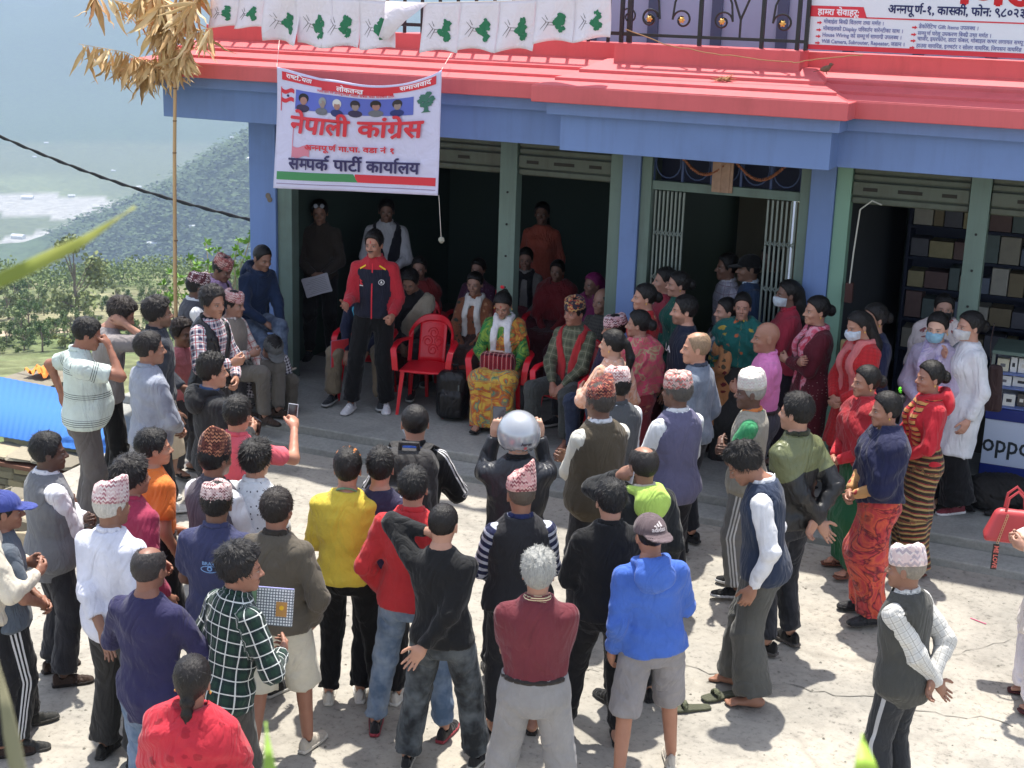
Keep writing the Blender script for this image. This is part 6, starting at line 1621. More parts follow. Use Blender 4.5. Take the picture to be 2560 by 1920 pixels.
# dark goods shelves inside the shop
sh_ = empty('goods_shelf', (-.6, 15.0, .30), 0, 'dark shelf wall crowded with packaged goods inside the phone shop', 'shelf')
SHM = paint('shelf_dark', S((34, 42, 66)), .6, .15, 2)
MB().box((-1.6, .32, 0), (2.9, .36, 2.6)).build('back_board', SHM, sh_)
for z in (.45, .77, 1.09, 1.41, 1.73, 2.05, 2.37): MB().box((-1.6, -.02, z), (2.9, .32, z+.03)).build('shelf_board', SHM, sh_)
for x in (-1.6, -.3, .85, 2.0, 2.87): MB().box((x, -.015, 0), (x+.03, .33, 2.6)).build('divider', SHM, sh_)
r = random.Random(9); GC = [(170, 164, 150), (120, 130, 150), (190, 186, 176), (150, 136, 110), (110, 110, 120), (176, 166, 130), (124, 100, 98), (112, 126, 126)]; k = 0
for (x0, x1) in ((-1.56, -.32), (-.26, .84), (.9, 1.98)):
    for z in (.48, .80, 1.12, 1.44, 1.76, 2.08):
        x = x0
        while x < x1-.12:
            w = r.uniform(.08, .24); w = min(w, x1-x-.01); h = r.uniform(.16, .28)
            o = MB().box((-w/2, -.0, 0), (w/2, .28, h)).build('carton', paint('goods%d' % (k % 8), S(GC[k % 8]), .6, .3, 9), None, bevel=.004); o.location = (-.6+x+w/2, 15.0+.01+r.uniform(0, .03), .30+z+.001)
            tag(o, ('large appliance carton on the dark shelves behind the shop opening' if w > .18 else 'small packed carton on the dark shelves behind the shop opening'), 'carton', 'cartons on the shop shelves'); x += w+.012; k += 1
m_ = MB(); r = random.Random(10)
for i in range(9):
    for j in range(13):
        x = -.62+.9+i*.13; z = 1.0+j*.125; m_.tube([(x, 0, z), (x, -.01, z+.03), (x, 0, z+.07)], [.018, .036, .012], 7)
o = m_.build('hanging_bulbs', paint('bulb_pack', S((110, 116, 130)), .35, .3, 12)); o.location = (0.25, 14.2, .30); tag(o, 'rows of packed light bulbs hanging on the shop wall', 'bulbs', kind='stuff')
# switch board and wires on the shop post
q = empty('switch_box', (-2.22, Y0-.06, 1.30), 0, 'row of switch boxes on the pale green shop post', 'switch'); MB().box((-.03, -.03, 0), (.03, .03, .12)).build('socket', plain('cream', S((190, 170, 120)), .5), q, bevel=.004)
MB().box((-.035, -.03, .45), (.03, .03, .62)).build('breaker', plain('brownbox', S((70, 40, 36)), .5), q, bevel=.004); MB().box((-.05, -.05, -.32), (.05, .04, -.16)).build('junction_box', plain('whitebox', S((200, 205, 205)), .5), q, bevel=.006)
MB().tube([(0, -.03, .62), (.01, -.035, .9), (.03, -.03, 1.25), (.12, -.02, 1.33), (.20, -.01, 1.30)], .007, 6).build('wire', plain('wire_white', S((190, 190, 180)), .5), q, True)
# black dog asleep on the porch
q = at(2166, 1098, .30); dog = empty('dog', (q.x, q.y, .30), radians(10), 'shaggy black dog lying curled on the porch below the shop counter', 'dog')
def dogf(X, Y, Z):
    d = ell(X, Y, Z, (0, .02, .13), (.26, .19, .155)); d = smin(d, ell(X, Y, Z, (-.18, .0, .12), (.14, .16, .14)), .06)
    d = smin(d, capsule(X, Y, Z, (.20, .02, .16), (.30, -.10, .13), .09, .07), .06); d = smin(d, ell(X, Y, Z, (.32, -.16, .12), (.068, .085, .065)), .04)
    d = smin(d, capsule(X, Y, Z, (.32, -.20, .10), (.29, -.28, .06), .042, .030), .03)
    for s in (-1, 1): d = smin(d, capsule(X, Y, Z, (.32+s*.05, -.13, .17), (.33+s*.085, -.15, .12), .028, .014), .015)
    d = smin(d, capsule(X, Y, Z, (-.16, -.10, .09), (-.02, -.20, .035), .075, .032), .04); d = smin(d, capsule(X, Y, Z, (-.02, -.20, .035), (-.14, -.24, .03), .030, .026), .02)
    d = smin(d, capsule(X, Y, Z, (.18, -.10, .07), (.10, -.25, .03), .045, .026), .03); d = smin(d, capsule(X, Y, Z, (.24, -.16, .05), (.18, -.29, .025), .035, .024), .02)
    d = smin(d, capsule(X, Y, Z, (-.28, .05, .08), (-.34, -.10, .04), .045, .03), .03); d = smin(d, capsule(X, Y, Z, (-.34, -.10, .04), (-.24, -.22, .03), .03, .02), .02)
    return np.maximum(d-.010*ripple(X, Y, Z, 77, 3.0)-.004*np.sin(X*190+6*np.sin(Z*40))*np.sin(Z*170+Y*60), .003-Z)
sdfobj('body', (-.5, -.38, -.02), (.5, .3, .36), .011, dogf, paint('fur', (.014, .013, .013), .8, .5, 60, .9, 160), dog)
# ------------------------------------------------------------------ garments shared by several people
def tp(c1, c2, c3, h=.115, slant=.03, peak=.0, sc=1.0): return (cloth(c1, 'topi', c2, c3, sc=sc), h, slant, peak)
WHT, CRM = (236, 238, 242), (232, 228, 214)
SN_W = ('sneaker', (220, 216, 208), (235, 232, 225)); SN_B = ('sneaker', (28, 28, 30), (205, 203, 196)); SN_K = ('sneaker', (26, 26, 28), (40, 40, 42)); SN_R = ('sneaker', (46, 44, 46), (110, 40, 44))
LTH = ('sneaker', (62, 44, 34), (40, 32, 28)); SDL = ('sandal', (48, 40, 34), (38, 34, 30))
SEAT = .43
pp = {}
def P_(key, *a, **k): pp[key] = person(*a, **k); return pp[key]
# ---- on the porch, left of the doorway
P_('speaker', (808, 497), 1.75, 186, 'man speaking in a red and navy zip tracksuit top, black trousers and white trainers', z0=.30, hy=10, hp=4, R='talk', Lf='fistf', lR='widef', lL='stand', sk=(168, 112, 86), hst='mt', hair='short',
   shirt=cloth((34, 36, 54), zone='yoke', zc=(196, 30, 48)), collar=cloth((196, 30, 48)), legs=cloth((18, 18, 20)), wide=.008, shoe=('sneaker', (225, 225, 228), (230, 230, 230)), hem=.0)
P_('brown', (690, 433), 1.74, 176, 'standing man in dark brown shirt with sunglasses on his hair, holding papers', z0=.30, hp=8, R='front', Lf='front', sk=(140, 98, 76), shirt=cloth((66, 58, 52)), collar=cloth((56, 50, 46)), legs=cloth((34, 32, 32)), shoe=SN_K)
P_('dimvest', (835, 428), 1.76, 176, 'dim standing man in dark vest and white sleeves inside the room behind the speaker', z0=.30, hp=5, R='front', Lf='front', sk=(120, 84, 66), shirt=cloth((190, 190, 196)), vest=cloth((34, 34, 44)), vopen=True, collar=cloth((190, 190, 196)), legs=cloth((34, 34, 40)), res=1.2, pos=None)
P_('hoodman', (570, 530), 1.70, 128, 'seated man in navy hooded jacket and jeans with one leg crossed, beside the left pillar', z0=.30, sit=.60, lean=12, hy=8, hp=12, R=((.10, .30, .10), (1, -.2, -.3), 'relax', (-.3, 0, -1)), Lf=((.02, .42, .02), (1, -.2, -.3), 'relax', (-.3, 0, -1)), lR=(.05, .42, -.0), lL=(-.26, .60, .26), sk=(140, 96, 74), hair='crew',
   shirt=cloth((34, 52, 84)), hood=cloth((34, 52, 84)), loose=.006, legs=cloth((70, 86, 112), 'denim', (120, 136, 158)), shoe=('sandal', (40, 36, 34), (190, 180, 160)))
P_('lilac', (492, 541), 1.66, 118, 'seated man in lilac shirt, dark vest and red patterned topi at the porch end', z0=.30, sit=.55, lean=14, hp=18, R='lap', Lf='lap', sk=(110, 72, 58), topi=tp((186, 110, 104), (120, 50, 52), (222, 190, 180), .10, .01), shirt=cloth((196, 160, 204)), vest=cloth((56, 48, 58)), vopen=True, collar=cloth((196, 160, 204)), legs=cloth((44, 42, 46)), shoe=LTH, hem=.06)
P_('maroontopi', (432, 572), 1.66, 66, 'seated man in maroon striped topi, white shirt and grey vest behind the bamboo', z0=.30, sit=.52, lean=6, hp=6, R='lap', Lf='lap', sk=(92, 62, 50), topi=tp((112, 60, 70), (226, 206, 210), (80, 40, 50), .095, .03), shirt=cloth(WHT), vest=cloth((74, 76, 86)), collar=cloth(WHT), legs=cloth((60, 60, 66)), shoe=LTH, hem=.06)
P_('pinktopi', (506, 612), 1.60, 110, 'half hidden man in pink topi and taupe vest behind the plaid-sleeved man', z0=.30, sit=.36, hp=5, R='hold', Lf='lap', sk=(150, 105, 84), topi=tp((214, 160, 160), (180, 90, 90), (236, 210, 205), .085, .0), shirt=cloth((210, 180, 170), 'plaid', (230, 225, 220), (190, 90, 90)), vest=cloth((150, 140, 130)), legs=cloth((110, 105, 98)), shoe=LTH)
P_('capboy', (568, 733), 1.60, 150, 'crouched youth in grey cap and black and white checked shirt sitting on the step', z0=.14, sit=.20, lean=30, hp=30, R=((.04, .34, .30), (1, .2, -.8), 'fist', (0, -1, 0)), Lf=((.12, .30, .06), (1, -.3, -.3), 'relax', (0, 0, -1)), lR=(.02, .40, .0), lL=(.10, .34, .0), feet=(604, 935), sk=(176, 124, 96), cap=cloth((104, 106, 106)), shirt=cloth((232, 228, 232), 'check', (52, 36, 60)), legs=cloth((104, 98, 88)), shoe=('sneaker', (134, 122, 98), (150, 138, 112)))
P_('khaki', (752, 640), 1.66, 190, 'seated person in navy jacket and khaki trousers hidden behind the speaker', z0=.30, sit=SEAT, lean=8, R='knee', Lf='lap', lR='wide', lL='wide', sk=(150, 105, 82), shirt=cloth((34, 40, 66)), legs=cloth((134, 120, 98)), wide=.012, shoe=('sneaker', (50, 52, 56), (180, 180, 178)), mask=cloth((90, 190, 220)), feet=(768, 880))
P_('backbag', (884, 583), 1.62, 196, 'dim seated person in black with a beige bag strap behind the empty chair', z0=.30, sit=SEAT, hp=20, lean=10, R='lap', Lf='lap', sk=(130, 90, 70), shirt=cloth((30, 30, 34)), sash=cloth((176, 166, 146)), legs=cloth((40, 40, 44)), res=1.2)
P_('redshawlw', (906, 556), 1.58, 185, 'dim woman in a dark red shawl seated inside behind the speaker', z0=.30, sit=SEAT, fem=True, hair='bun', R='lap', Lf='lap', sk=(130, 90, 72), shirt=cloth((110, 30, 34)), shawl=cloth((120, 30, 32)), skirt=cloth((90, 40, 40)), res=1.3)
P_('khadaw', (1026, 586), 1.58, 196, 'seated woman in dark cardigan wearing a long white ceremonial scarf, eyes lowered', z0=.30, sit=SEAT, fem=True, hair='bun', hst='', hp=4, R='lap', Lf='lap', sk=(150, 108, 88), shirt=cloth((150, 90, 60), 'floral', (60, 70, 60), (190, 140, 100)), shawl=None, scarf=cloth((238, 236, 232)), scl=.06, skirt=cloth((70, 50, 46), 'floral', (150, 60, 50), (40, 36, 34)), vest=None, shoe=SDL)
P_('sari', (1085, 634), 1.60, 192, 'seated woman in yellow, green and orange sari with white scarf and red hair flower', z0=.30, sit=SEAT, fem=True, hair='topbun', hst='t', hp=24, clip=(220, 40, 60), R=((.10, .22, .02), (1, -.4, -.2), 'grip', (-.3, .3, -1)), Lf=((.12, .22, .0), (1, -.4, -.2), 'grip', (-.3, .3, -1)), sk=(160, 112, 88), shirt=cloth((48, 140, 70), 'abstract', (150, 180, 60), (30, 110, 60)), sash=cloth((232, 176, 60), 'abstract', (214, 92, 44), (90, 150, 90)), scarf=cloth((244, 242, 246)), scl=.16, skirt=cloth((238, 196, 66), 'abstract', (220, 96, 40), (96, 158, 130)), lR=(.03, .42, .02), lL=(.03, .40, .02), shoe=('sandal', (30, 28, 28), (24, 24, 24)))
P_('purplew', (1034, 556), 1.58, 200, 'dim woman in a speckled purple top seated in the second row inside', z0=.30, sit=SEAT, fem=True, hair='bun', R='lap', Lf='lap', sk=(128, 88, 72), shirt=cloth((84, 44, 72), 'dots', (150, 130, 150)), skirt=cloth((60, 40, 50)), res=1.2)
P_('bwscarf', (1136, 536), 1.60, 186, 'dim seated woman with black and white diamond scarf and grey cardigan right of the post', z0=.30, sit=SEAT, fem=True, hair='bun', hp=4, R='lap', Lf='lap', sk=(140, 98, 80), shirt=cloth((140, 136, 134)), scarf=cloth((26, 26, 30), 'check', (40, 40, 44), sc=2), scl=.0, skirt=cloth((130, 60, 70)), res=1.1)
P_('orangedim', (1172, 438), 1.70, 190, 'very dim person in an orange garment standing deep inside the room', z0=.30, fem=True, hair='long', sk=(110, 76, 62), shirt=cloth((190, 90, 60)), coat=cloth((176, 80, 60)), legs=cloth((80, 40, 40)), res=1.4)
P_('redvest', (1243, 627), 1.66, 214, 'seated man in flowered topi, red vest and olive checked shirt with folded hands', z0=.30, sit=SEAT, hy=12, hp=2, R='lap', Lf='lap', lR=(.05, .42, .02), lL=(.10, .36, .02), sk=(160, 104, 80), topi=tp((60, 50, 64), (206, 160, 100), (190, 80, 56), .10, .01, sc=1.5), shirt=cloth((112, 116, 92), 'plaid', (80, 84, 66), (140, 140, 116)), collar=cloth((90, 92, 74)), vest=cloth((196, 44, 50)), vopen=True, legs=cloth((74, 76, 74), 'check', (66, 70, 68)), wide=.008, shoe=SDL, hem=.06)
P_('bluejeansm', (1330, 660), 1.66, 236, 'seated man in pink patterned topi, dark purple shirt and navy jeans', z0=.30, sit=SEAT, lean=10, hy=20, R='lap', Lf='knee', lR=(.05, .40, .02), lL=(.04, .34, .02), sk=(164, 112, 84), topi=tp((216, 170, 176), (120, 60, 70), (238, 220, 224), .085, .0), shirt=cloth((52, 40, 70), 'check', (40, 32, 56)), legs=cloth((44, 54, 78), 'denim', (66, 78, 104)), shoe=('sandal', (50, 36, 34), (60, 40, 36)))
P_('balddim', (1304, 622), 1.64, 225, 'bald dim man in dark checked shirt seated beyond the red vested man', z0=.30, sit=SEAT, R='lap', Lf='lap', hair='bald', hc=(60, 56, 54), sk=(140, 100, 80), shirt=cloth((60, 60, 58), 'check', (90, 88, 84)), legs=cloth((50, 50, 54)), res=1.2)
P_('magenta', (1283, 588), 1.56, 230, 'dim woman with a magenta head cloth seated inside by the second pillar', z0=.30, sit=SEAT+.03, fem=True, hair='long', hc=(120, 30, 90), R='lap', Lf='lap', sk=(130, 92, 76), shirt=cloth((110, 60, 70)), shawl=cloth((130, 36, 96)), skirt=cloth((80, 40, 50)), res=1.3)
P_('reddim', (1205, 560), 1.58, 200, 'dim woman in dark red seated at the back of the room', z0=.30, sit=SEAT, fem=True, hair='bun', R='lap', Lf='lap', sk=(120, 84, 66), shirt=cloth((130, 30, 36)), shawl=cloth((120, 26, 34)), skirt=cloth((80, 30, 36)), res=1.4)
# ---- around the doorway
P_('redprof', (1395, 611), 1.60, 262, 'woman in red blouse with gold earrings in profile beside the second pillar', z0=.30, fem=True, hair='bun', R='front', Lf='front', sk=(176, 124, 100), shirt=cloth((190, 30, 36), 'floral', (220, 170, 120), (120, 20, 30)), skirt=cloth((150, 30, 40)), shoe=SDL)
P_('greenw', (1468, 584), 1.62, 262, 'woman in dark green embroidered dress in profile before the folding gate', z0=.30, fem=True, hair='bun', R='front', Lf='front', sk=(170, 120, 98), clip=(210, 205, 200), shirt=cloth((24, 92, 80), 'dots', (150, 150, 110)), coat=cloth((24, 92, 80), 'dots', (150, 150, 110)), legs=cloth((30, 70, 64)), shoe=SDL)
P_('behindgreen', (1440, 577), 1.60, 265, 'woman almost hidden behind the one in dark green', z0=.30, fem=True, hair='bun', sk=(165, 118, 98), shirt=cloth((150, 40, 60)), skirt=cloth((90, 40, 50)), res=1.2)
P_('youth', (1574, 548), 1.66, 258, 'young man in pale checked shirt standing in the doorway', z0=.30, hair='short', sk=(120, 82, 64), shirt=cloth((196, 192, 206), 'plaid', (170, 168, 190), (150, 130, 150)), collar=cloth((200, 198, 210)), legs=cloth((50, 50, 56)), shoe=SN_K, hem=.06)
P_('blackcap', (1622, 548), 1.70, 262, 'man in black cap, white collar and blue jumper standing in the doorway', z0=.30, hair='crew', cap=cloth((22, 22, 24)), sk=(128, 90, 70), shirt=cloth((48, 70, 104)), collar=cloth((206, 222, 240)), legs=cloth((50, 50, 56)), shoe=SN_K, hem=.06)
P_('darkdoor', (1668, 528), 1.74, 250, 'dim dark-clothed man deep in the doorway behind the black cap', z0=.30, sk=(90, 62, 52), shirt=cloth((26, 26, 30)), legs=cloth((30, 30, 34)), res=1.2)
P_('maskpink', (1706, 606), 1.62, 262, 'woman with white mask, long hair and raspberry high-collared jumper by the gate', z0=.30, fem=True, hair='long', R='cross', Lf='cross2', mask=cloth((216, 228, 238)), sk=(120, 84, 68), shirt=cloth((176, 40, 66)), collar=cloth((186, 34, 60)), legs=cloth((50, 40, 50)), shoe=SDL)
P_('tealface', (1606, 633), 1.58, 192, 'woman in teal looking back towards the camera between taller heads', z0=.22, fem=True, hair='bun', hst='d', sk=(176, 122, 98), shirt=cloth((20, 120, 110), 'floral', (220, 110, 60), (200, 170, 60)), shawl=cloth((24, 110, 104), 'floral', (220, 110, 60), (200, 170, 60)), skirt=cloth((60, 60, 60)), shoe=SDL)
P_('maroon', (1768, 640), 1.62, 255, 'woman in sequinned maroon dress, pink scarf and pink hair clip with folded arms', z0=.30, fem=True, hair='bun', clip=(236, 90, 140), R='cross', Lf='cross2', sk=(176, 124, 98), shirt=cloth((96, 24, 40), 'dots', (190, 150, 150), sc=.6), coat=cloth((96, 24, 40), 'dots', (190, 150, 150), sc=.6), scarf=cloth((226, 90, 120), 'abstract', (240, 170, 190), (200, 30, 60)), scl=-.10, legs=cloth((80, 20, 34)), shoe=SDL)
P_('maskred', (1852, 670), 1.62, 245, 'woman in bright red kurta and rose scarf with white mask looking down', z0=.30, fem=True, hair='long', hp=14, mask=cloth((210, 226, 240)), R='front', Lf='front', sk=(168, 118, 92), shirt=cloth((206, 30, 36), 'check', (190, 24, 32)), coat=cloth((206, 30, 36), 'check', (186, 24, 32)), scarf=cloth((222, 120, 120)), scl=-.16, legs=cloth((150, 24, 34)), shoe=SDL)
P_('navyneck', (1893, 656), 1.62, 252, 'woman in low-backed navy dress with patterned choker and a pink hair slide', z0=.30, fem=True, hair='bun', clip=(236, 170, 200), R='front', Lf='front', sk=(164, 116, 92), shirt=cloth((34, 42, 74)), coat=cloth((34, 42, 74)), legs=cloth((30, 34, 50)), shoe=SDL)
P_('blackmask', (2042, 634), 1.62, 190, 'woman in black mask and white and red shawl facing us beside the shop post', z0=.30, fem=True, hair='bun', mask=cloth((22, 22, 24)), R='front', Lf='front', sk=(160, 116, 96), shirt=cloth((120, 60, 60)), shawl=cloth((230, 214, 212), 'floral', (190, 60, 60), (160, 90, 90)), skirt=cloth((50, 40, 44)), shoe=SDL)
P_('lavender', (2028, 676), 1.60, 212, 'woman in pale blue mask and lavender scarf', z0=.30, fem=True, hair='bun', hp=6, mask=cloth((140, 190, 216)), R='front', Lf='front', sk=(196, 150, 124), shirt=cloth((196, 180, 206)), scarf=cloth((196, 178, 220), 'abstract', (216, 206, 230), (170, 160, 210)), coat=cloth((190, 178, 204)), legs=cloth((40, 36, 44)), shoe=SDL)
P_('whitecoat', (2100, 672), 1.64, 262, 'tall woman in long white tunic over black trousers with hair clip and dark shoulder bag', z0=.30, fem=True, hair='bun', clip=(225, 225, 228), hy=-6, R=((.02, .20, .42), (.9, -.1, -1), 'relax', (-.2, 1, 0)), Lf='down', mask=cloth((214, 214, 216)), sk=(180, 128, 104), shirt=cloth((232, 234, 240)), coat=cloth((232, 234, 240)), legs=cloth((20, 20, 24)), wide=.05, shoe=('sneaker', (120, 40, 52), (226, 222, 222)))
# ---- standing crowd, right half
P_('floralpony', (1572, 642), 1.60, 262, 'woman with very long black hair and tan kurta with dark red flowers', fem=True, hair='long', hy=-5, R='down', Lf='front', sk=(184, 132, 108), shirt=cloth((206, 140, 86), 'floral', (120, 36, 40), (90, 80, 60)), coat=cloth((206, 140, 86), 'floral', (120, 36, 40), (90, 80, 60)), scarf=cloth((110, 140, 160), 'abstract', (170, 160, 150), (60, 90, 110)), scl=.30, legs=cloth((60, 40, 40)), shoe=SDL)
P_('fila', (1482, 637), 1.72, 264, 'bearded young man in navy sweatshirt with white chest lettering and blue jeans', hst='b', sk=(186, 130, 104), hair='short', belly=.02, R='down', Lf='down', shirt=cloth((28, 36, 58)), legs=cloth((84, 110, 142), 'denim', (130, 150, 176)), shoe=SN_B)
P_('pinkshawlb', (1382, 670), 1.58, 322, 'woman with low bun seen from behind in pink and olive printed shawl', fem=True, hair='bun', hy=-40, hc=(20, 18, 18), sk=(160, 112, 90), shirt=cloth((150, 40, 56)), shawl=cloth((196, 110, 100), 'abstract', (226, 60, 110), (190, 176, 130)), shz=.05, skirt=cloth((150, 50, 60), 'floral', (90, 30, 50), (190, 120, 90)), shoe=SDL)
P_('peach', (1326, 712), 1.56, 318, 'woman with ponytail in loose peach kurta', fem=True, hair='pony', hy=-25, R='down', Lf='hold', sk=(186, 136, 108), shirt=cloth((240, 180, 146), 'abstract', (246, 206, 184), (232, 160, 124)), loose=.02, coat=cloth((240, 180, 146), 'abstract', (246, 206, 184), (232, 160, 124)), legs=cloth((60, 60, 66)), shoe=SDL)
P_('pinkzigzag', (1336, 775), 1.62, 325, 'man in pale pink zigzag topi, grey vest and white sleeves behind the brown vest', sk=(120, 82, 64), hy=-5, topi=tp((236, 200, 196), (190, 120, 120), (246, 226, 220), .10, .005), shirt=cloth(WHT), vest=cloth((88, 92, 96)), collar=cloth((84, 88, 92)), legs=cloth((60, 60, 64)), R='front', Lf='front', shoe=LTH)
P_('brownvest', (1300, 805), 1.70, 328, 'stout man in dark red topi, olive brown vest and white sleeves, folded arms', sk=(116, 78, 60), hy=-12, hr=0, hair='short', hc=(70, 64, 60), belly=.05, topi=tp((140, 60, 52), (70, 36, 40), (196, 120, 90), .10, .035, .02), shirt=cloth(CRM), loose=.006, vest=cloth((92, 82, 66)), vhem=-.115, collar=cloth(WHT), R='cross', Lf='cross2', legs=cloth((50, 50, 56)), shoe=LTH)
P_('purplevest', (1468, 785), 1.68, 326, 'man in pink checked topi and violet grey vest over a white shirt', sk=(110, 76, 60), hy=-15, hair='short', hc=(84, 80, 76), topi=tp((232, 190, 182), (206, 110, 104), (140, 140, 130), .10, .015, sc=1.3), shirt=cloth(WHT), vest=cloth((106, 104, 136)), vhem=-.10, collar=cloth(WHT), R='front', Lf='front', legs=cloth((34, 34, 42)), shoe=LTH)
P_('denimold', (1508, 716), 1.70, 300, 'older man with faded reddish hair in a worn blue-grey jacket', hy=-30, sk=(186, 128, 98), hair='thin', hc=(140, 116, 92), shirt=cloth((112, 124, 142), 'denim', (146, 156, 172)), loose=.012, collar=cloth((70, 76, 92)), R='down', Lf='down', legs=cloth((34, 36, 44)), shoe=SN_K)
P_('pinkpolo', (1660, 695), 1.68, 268, 'bald man in bright pink polo shirt', hy=-4, sk=(150, 100, 76), hair=None, belly=.03, shirt=cloth((236, 130, 196)), sleeve=.35, collar=cloth((236, 130, 196)), R='cross', Lf='cross2', legs=cloth((70, 70, 80)), shoe=SN_B, hem=.06)
P_('turban', (1628, 790), 1.60, 285, 'old man in tall white wrapped cap, beige vest and green polo, tracksuit trousers', hy=-12, sk=(100, 68, 54), hair='crew', hc=(150, 146, 140), topi=tp((232, 226, 214), (226, 206, 200), (240, 236, 228), .11, .02), shirt=cloth((64, 166, 108)), sleeve=.35, vest=cloth((168, 162, 146)), vhem=-.115, collar=cloth((226, 130, 60)), R='cross', Lf='cross2', legs=cloth((124, 124, 122), stripe=(225, 225, 225)), wide=.012, shoe=('sneaker', (24, 24, 26), (200, 200, 200)), hem=.06)
P_('redseated', (1876, 790), 1.58, 262, 'woman in scarlet cardigan and red shawl over a green skirt', z0=None, fem=True, hair='bun', hy=-4, R='front', Lf='front', sk=(168, 114, 88), shirt=cloth((206, 28, 44)), shawl=cloth((170, 24, 38)), shz=.10, shs=.5, skirt=cloth((28, 96, 60)), shoe=('sandal', (120, 70, 50), (120, 70, 50)))
P_('navyshawl', (1918, 848), 1.62, 268, 'woman in navy shawl and flame red sari with a green hair clip', fem=True, hair='topbun', hy=-2, hp=2, clip=(110, 230, 50), R='front', Lf='front', sk=(160, 108, 84), shirt=cloth((214, 160, 100), 'floral', (170, 50, 50), (190, 120, 60)), shawl=cloth((34, 38, 74)), shz=-.02, shs=-.35, skirt=cloth((206, 60, 66), 'abstract', (230, 96, 60), (110, 30, 50)), shoe=('sneaker', (50, 50, 54), (40, 40, 44)))
P_('redgold', (2014, 780), 1.62, 262, 'woman in red shawl and blouse over a black and gold woven sari', fem=True, hair='bun', hy=-4, R='front', Lf='front', sk=(160, 108, 84), shirt=cloth((206, 26, 46)), shawl=None, hood=cloth((206, 30, 48)), scarf=cloth((206, 46, 50), 'bands', (230, 170, 90), (60, 26, 36)), scl=-.2, skirt=cloth((178, 152, 92), 'bands', (60, 50, 40), (150, 30, 54)), shoe=('sandal', (130, 60, 44), (110, 56, 44)))
P_('olivejacket', (1726, 850), 1.76, 318, 'man in olive and black bomber jacket with hands clasped behind his back', hy=-12, sk=(170, 120, 94), R='back', Lf='back2', shirt=cloth((32, 32, 34), up=(112, 118, 78), shine=1), loose=.014, collar=cloth((60, 62, 44)), legs=cloth((34, 36, 42), 'denim', (56, 58, 66)), shoe=('sneaker', (26, 26, 28), (90, 84, 80)))
P_('navyvest', (1588, 962), 1.68, 284, 'barefoot man in navy waistcoat and white shirt looking down at the ground', hy=-4, hp=34, lean=6, sk=(150, 100, 74), hair='thick', R='down', Lf='down', shirt=cloth((238, 238, 242)), vest=cloth((46, 58, 82)), vhem=-.08, collar=cloth((236, 236, 240)), legs=cloth((92, 92, 88)), wide=.035, lR='fwd', shoe=('bare',), hem=.06)
P_('phoneneon', (1392, 962), 1.66, 335, 'balding man on the phone in black jacket with neon yellow hood lining', hy=0, sk=(150, 104, 80), hair='thin', hc=(40, 36, 34), belly=.03, R='down', Lf='ear', shirt=cloth((40, 42, 44)), loose=.016, hood=cloth((190, 226, 96)), collar=cloth((214, 206, 186)), legs=cloth((34, 34, 36)), shoe=SN_K)
P_('blacktrack', (1322, 1036), 1.62, 352, 'man in plain black track top and black trousers with three white stripes', hy=-8, sk=(176, 124, 98), hair='short', hc=(18, 18, 19), R='front', Lf='front', shirt=cloth((26, 26, 28)), loose=.012, collar=cloth((26, 26, 28)), legs=cloth((22, 22, 26), stripe=(232, 232, 236)), lL='widef', shoe=('sandal', (36, 32, 30), (36, 32, 30)))
P_('bluehood', (1404, 1104), 1.56, 352, 'youth in bright blue hoodie, backward brown cap and grey shorts', hy=-14, hp=4, sk=(166, 110, 82), hair='crew', cap=cloth((104, 88, 92)), capback=True, side=-5, R='front', Lf='down', shirt=cloth((66, 112, 208)), loose=.014, hood=cloth((66, 112, 208)), legs=cloth((150, 146, 148)), ltype='bermuda', wide=.012, lR='widef', lL='wideb', shoe=('sneaker', (206, 196, 182), (214, 206, 190)))
P_('whitetopi', (1966, 1156), 1.5, 312, 'old man in pale pink crumpled topi, charcoal waistcoat and white checked shirt', hy=-14, sk=(140, 94, 70), hair='crew', hc=(130, 122, 112), topi=tp((240, 214, 212), (196, 180, 190), (248, 232, 228), .095, -.02, sc=1.6), R='back', Lf='back2', lean=4, shirt=cloth((230, 228, 222), 'plaid', (214, 212, 206), (176, 172, 164), sc=.5), loose=.01, vest=cloth((76, 76, 72)), vhem=-.13, collar=cloth((226, 226, 220), 'plaid', (214, 212, 206), (180, 176, 168), sc=.5), legs=cloth((52, 54, 58), 'one', stripe=(190, 190, 192)), wide=.012, shoe=SN_K)
P_('edgewoman', (2320, 990), 1.60, 275, 'woman at the right edge showing only white trousers, a peach scarf and a red handbag', fem=True, hair='bun', R='hold', Lf='hold', sk=(170, 120, 96), shirt=cloth((240, 200, 170)), coat=cloth((236, 226, 220)), scarf=cloth((238, 190, 150)), legs=cloth((232, 226, 234)), wide=.06, shoe=('sandal', (90, 30, 36), (80, 30, 34)))
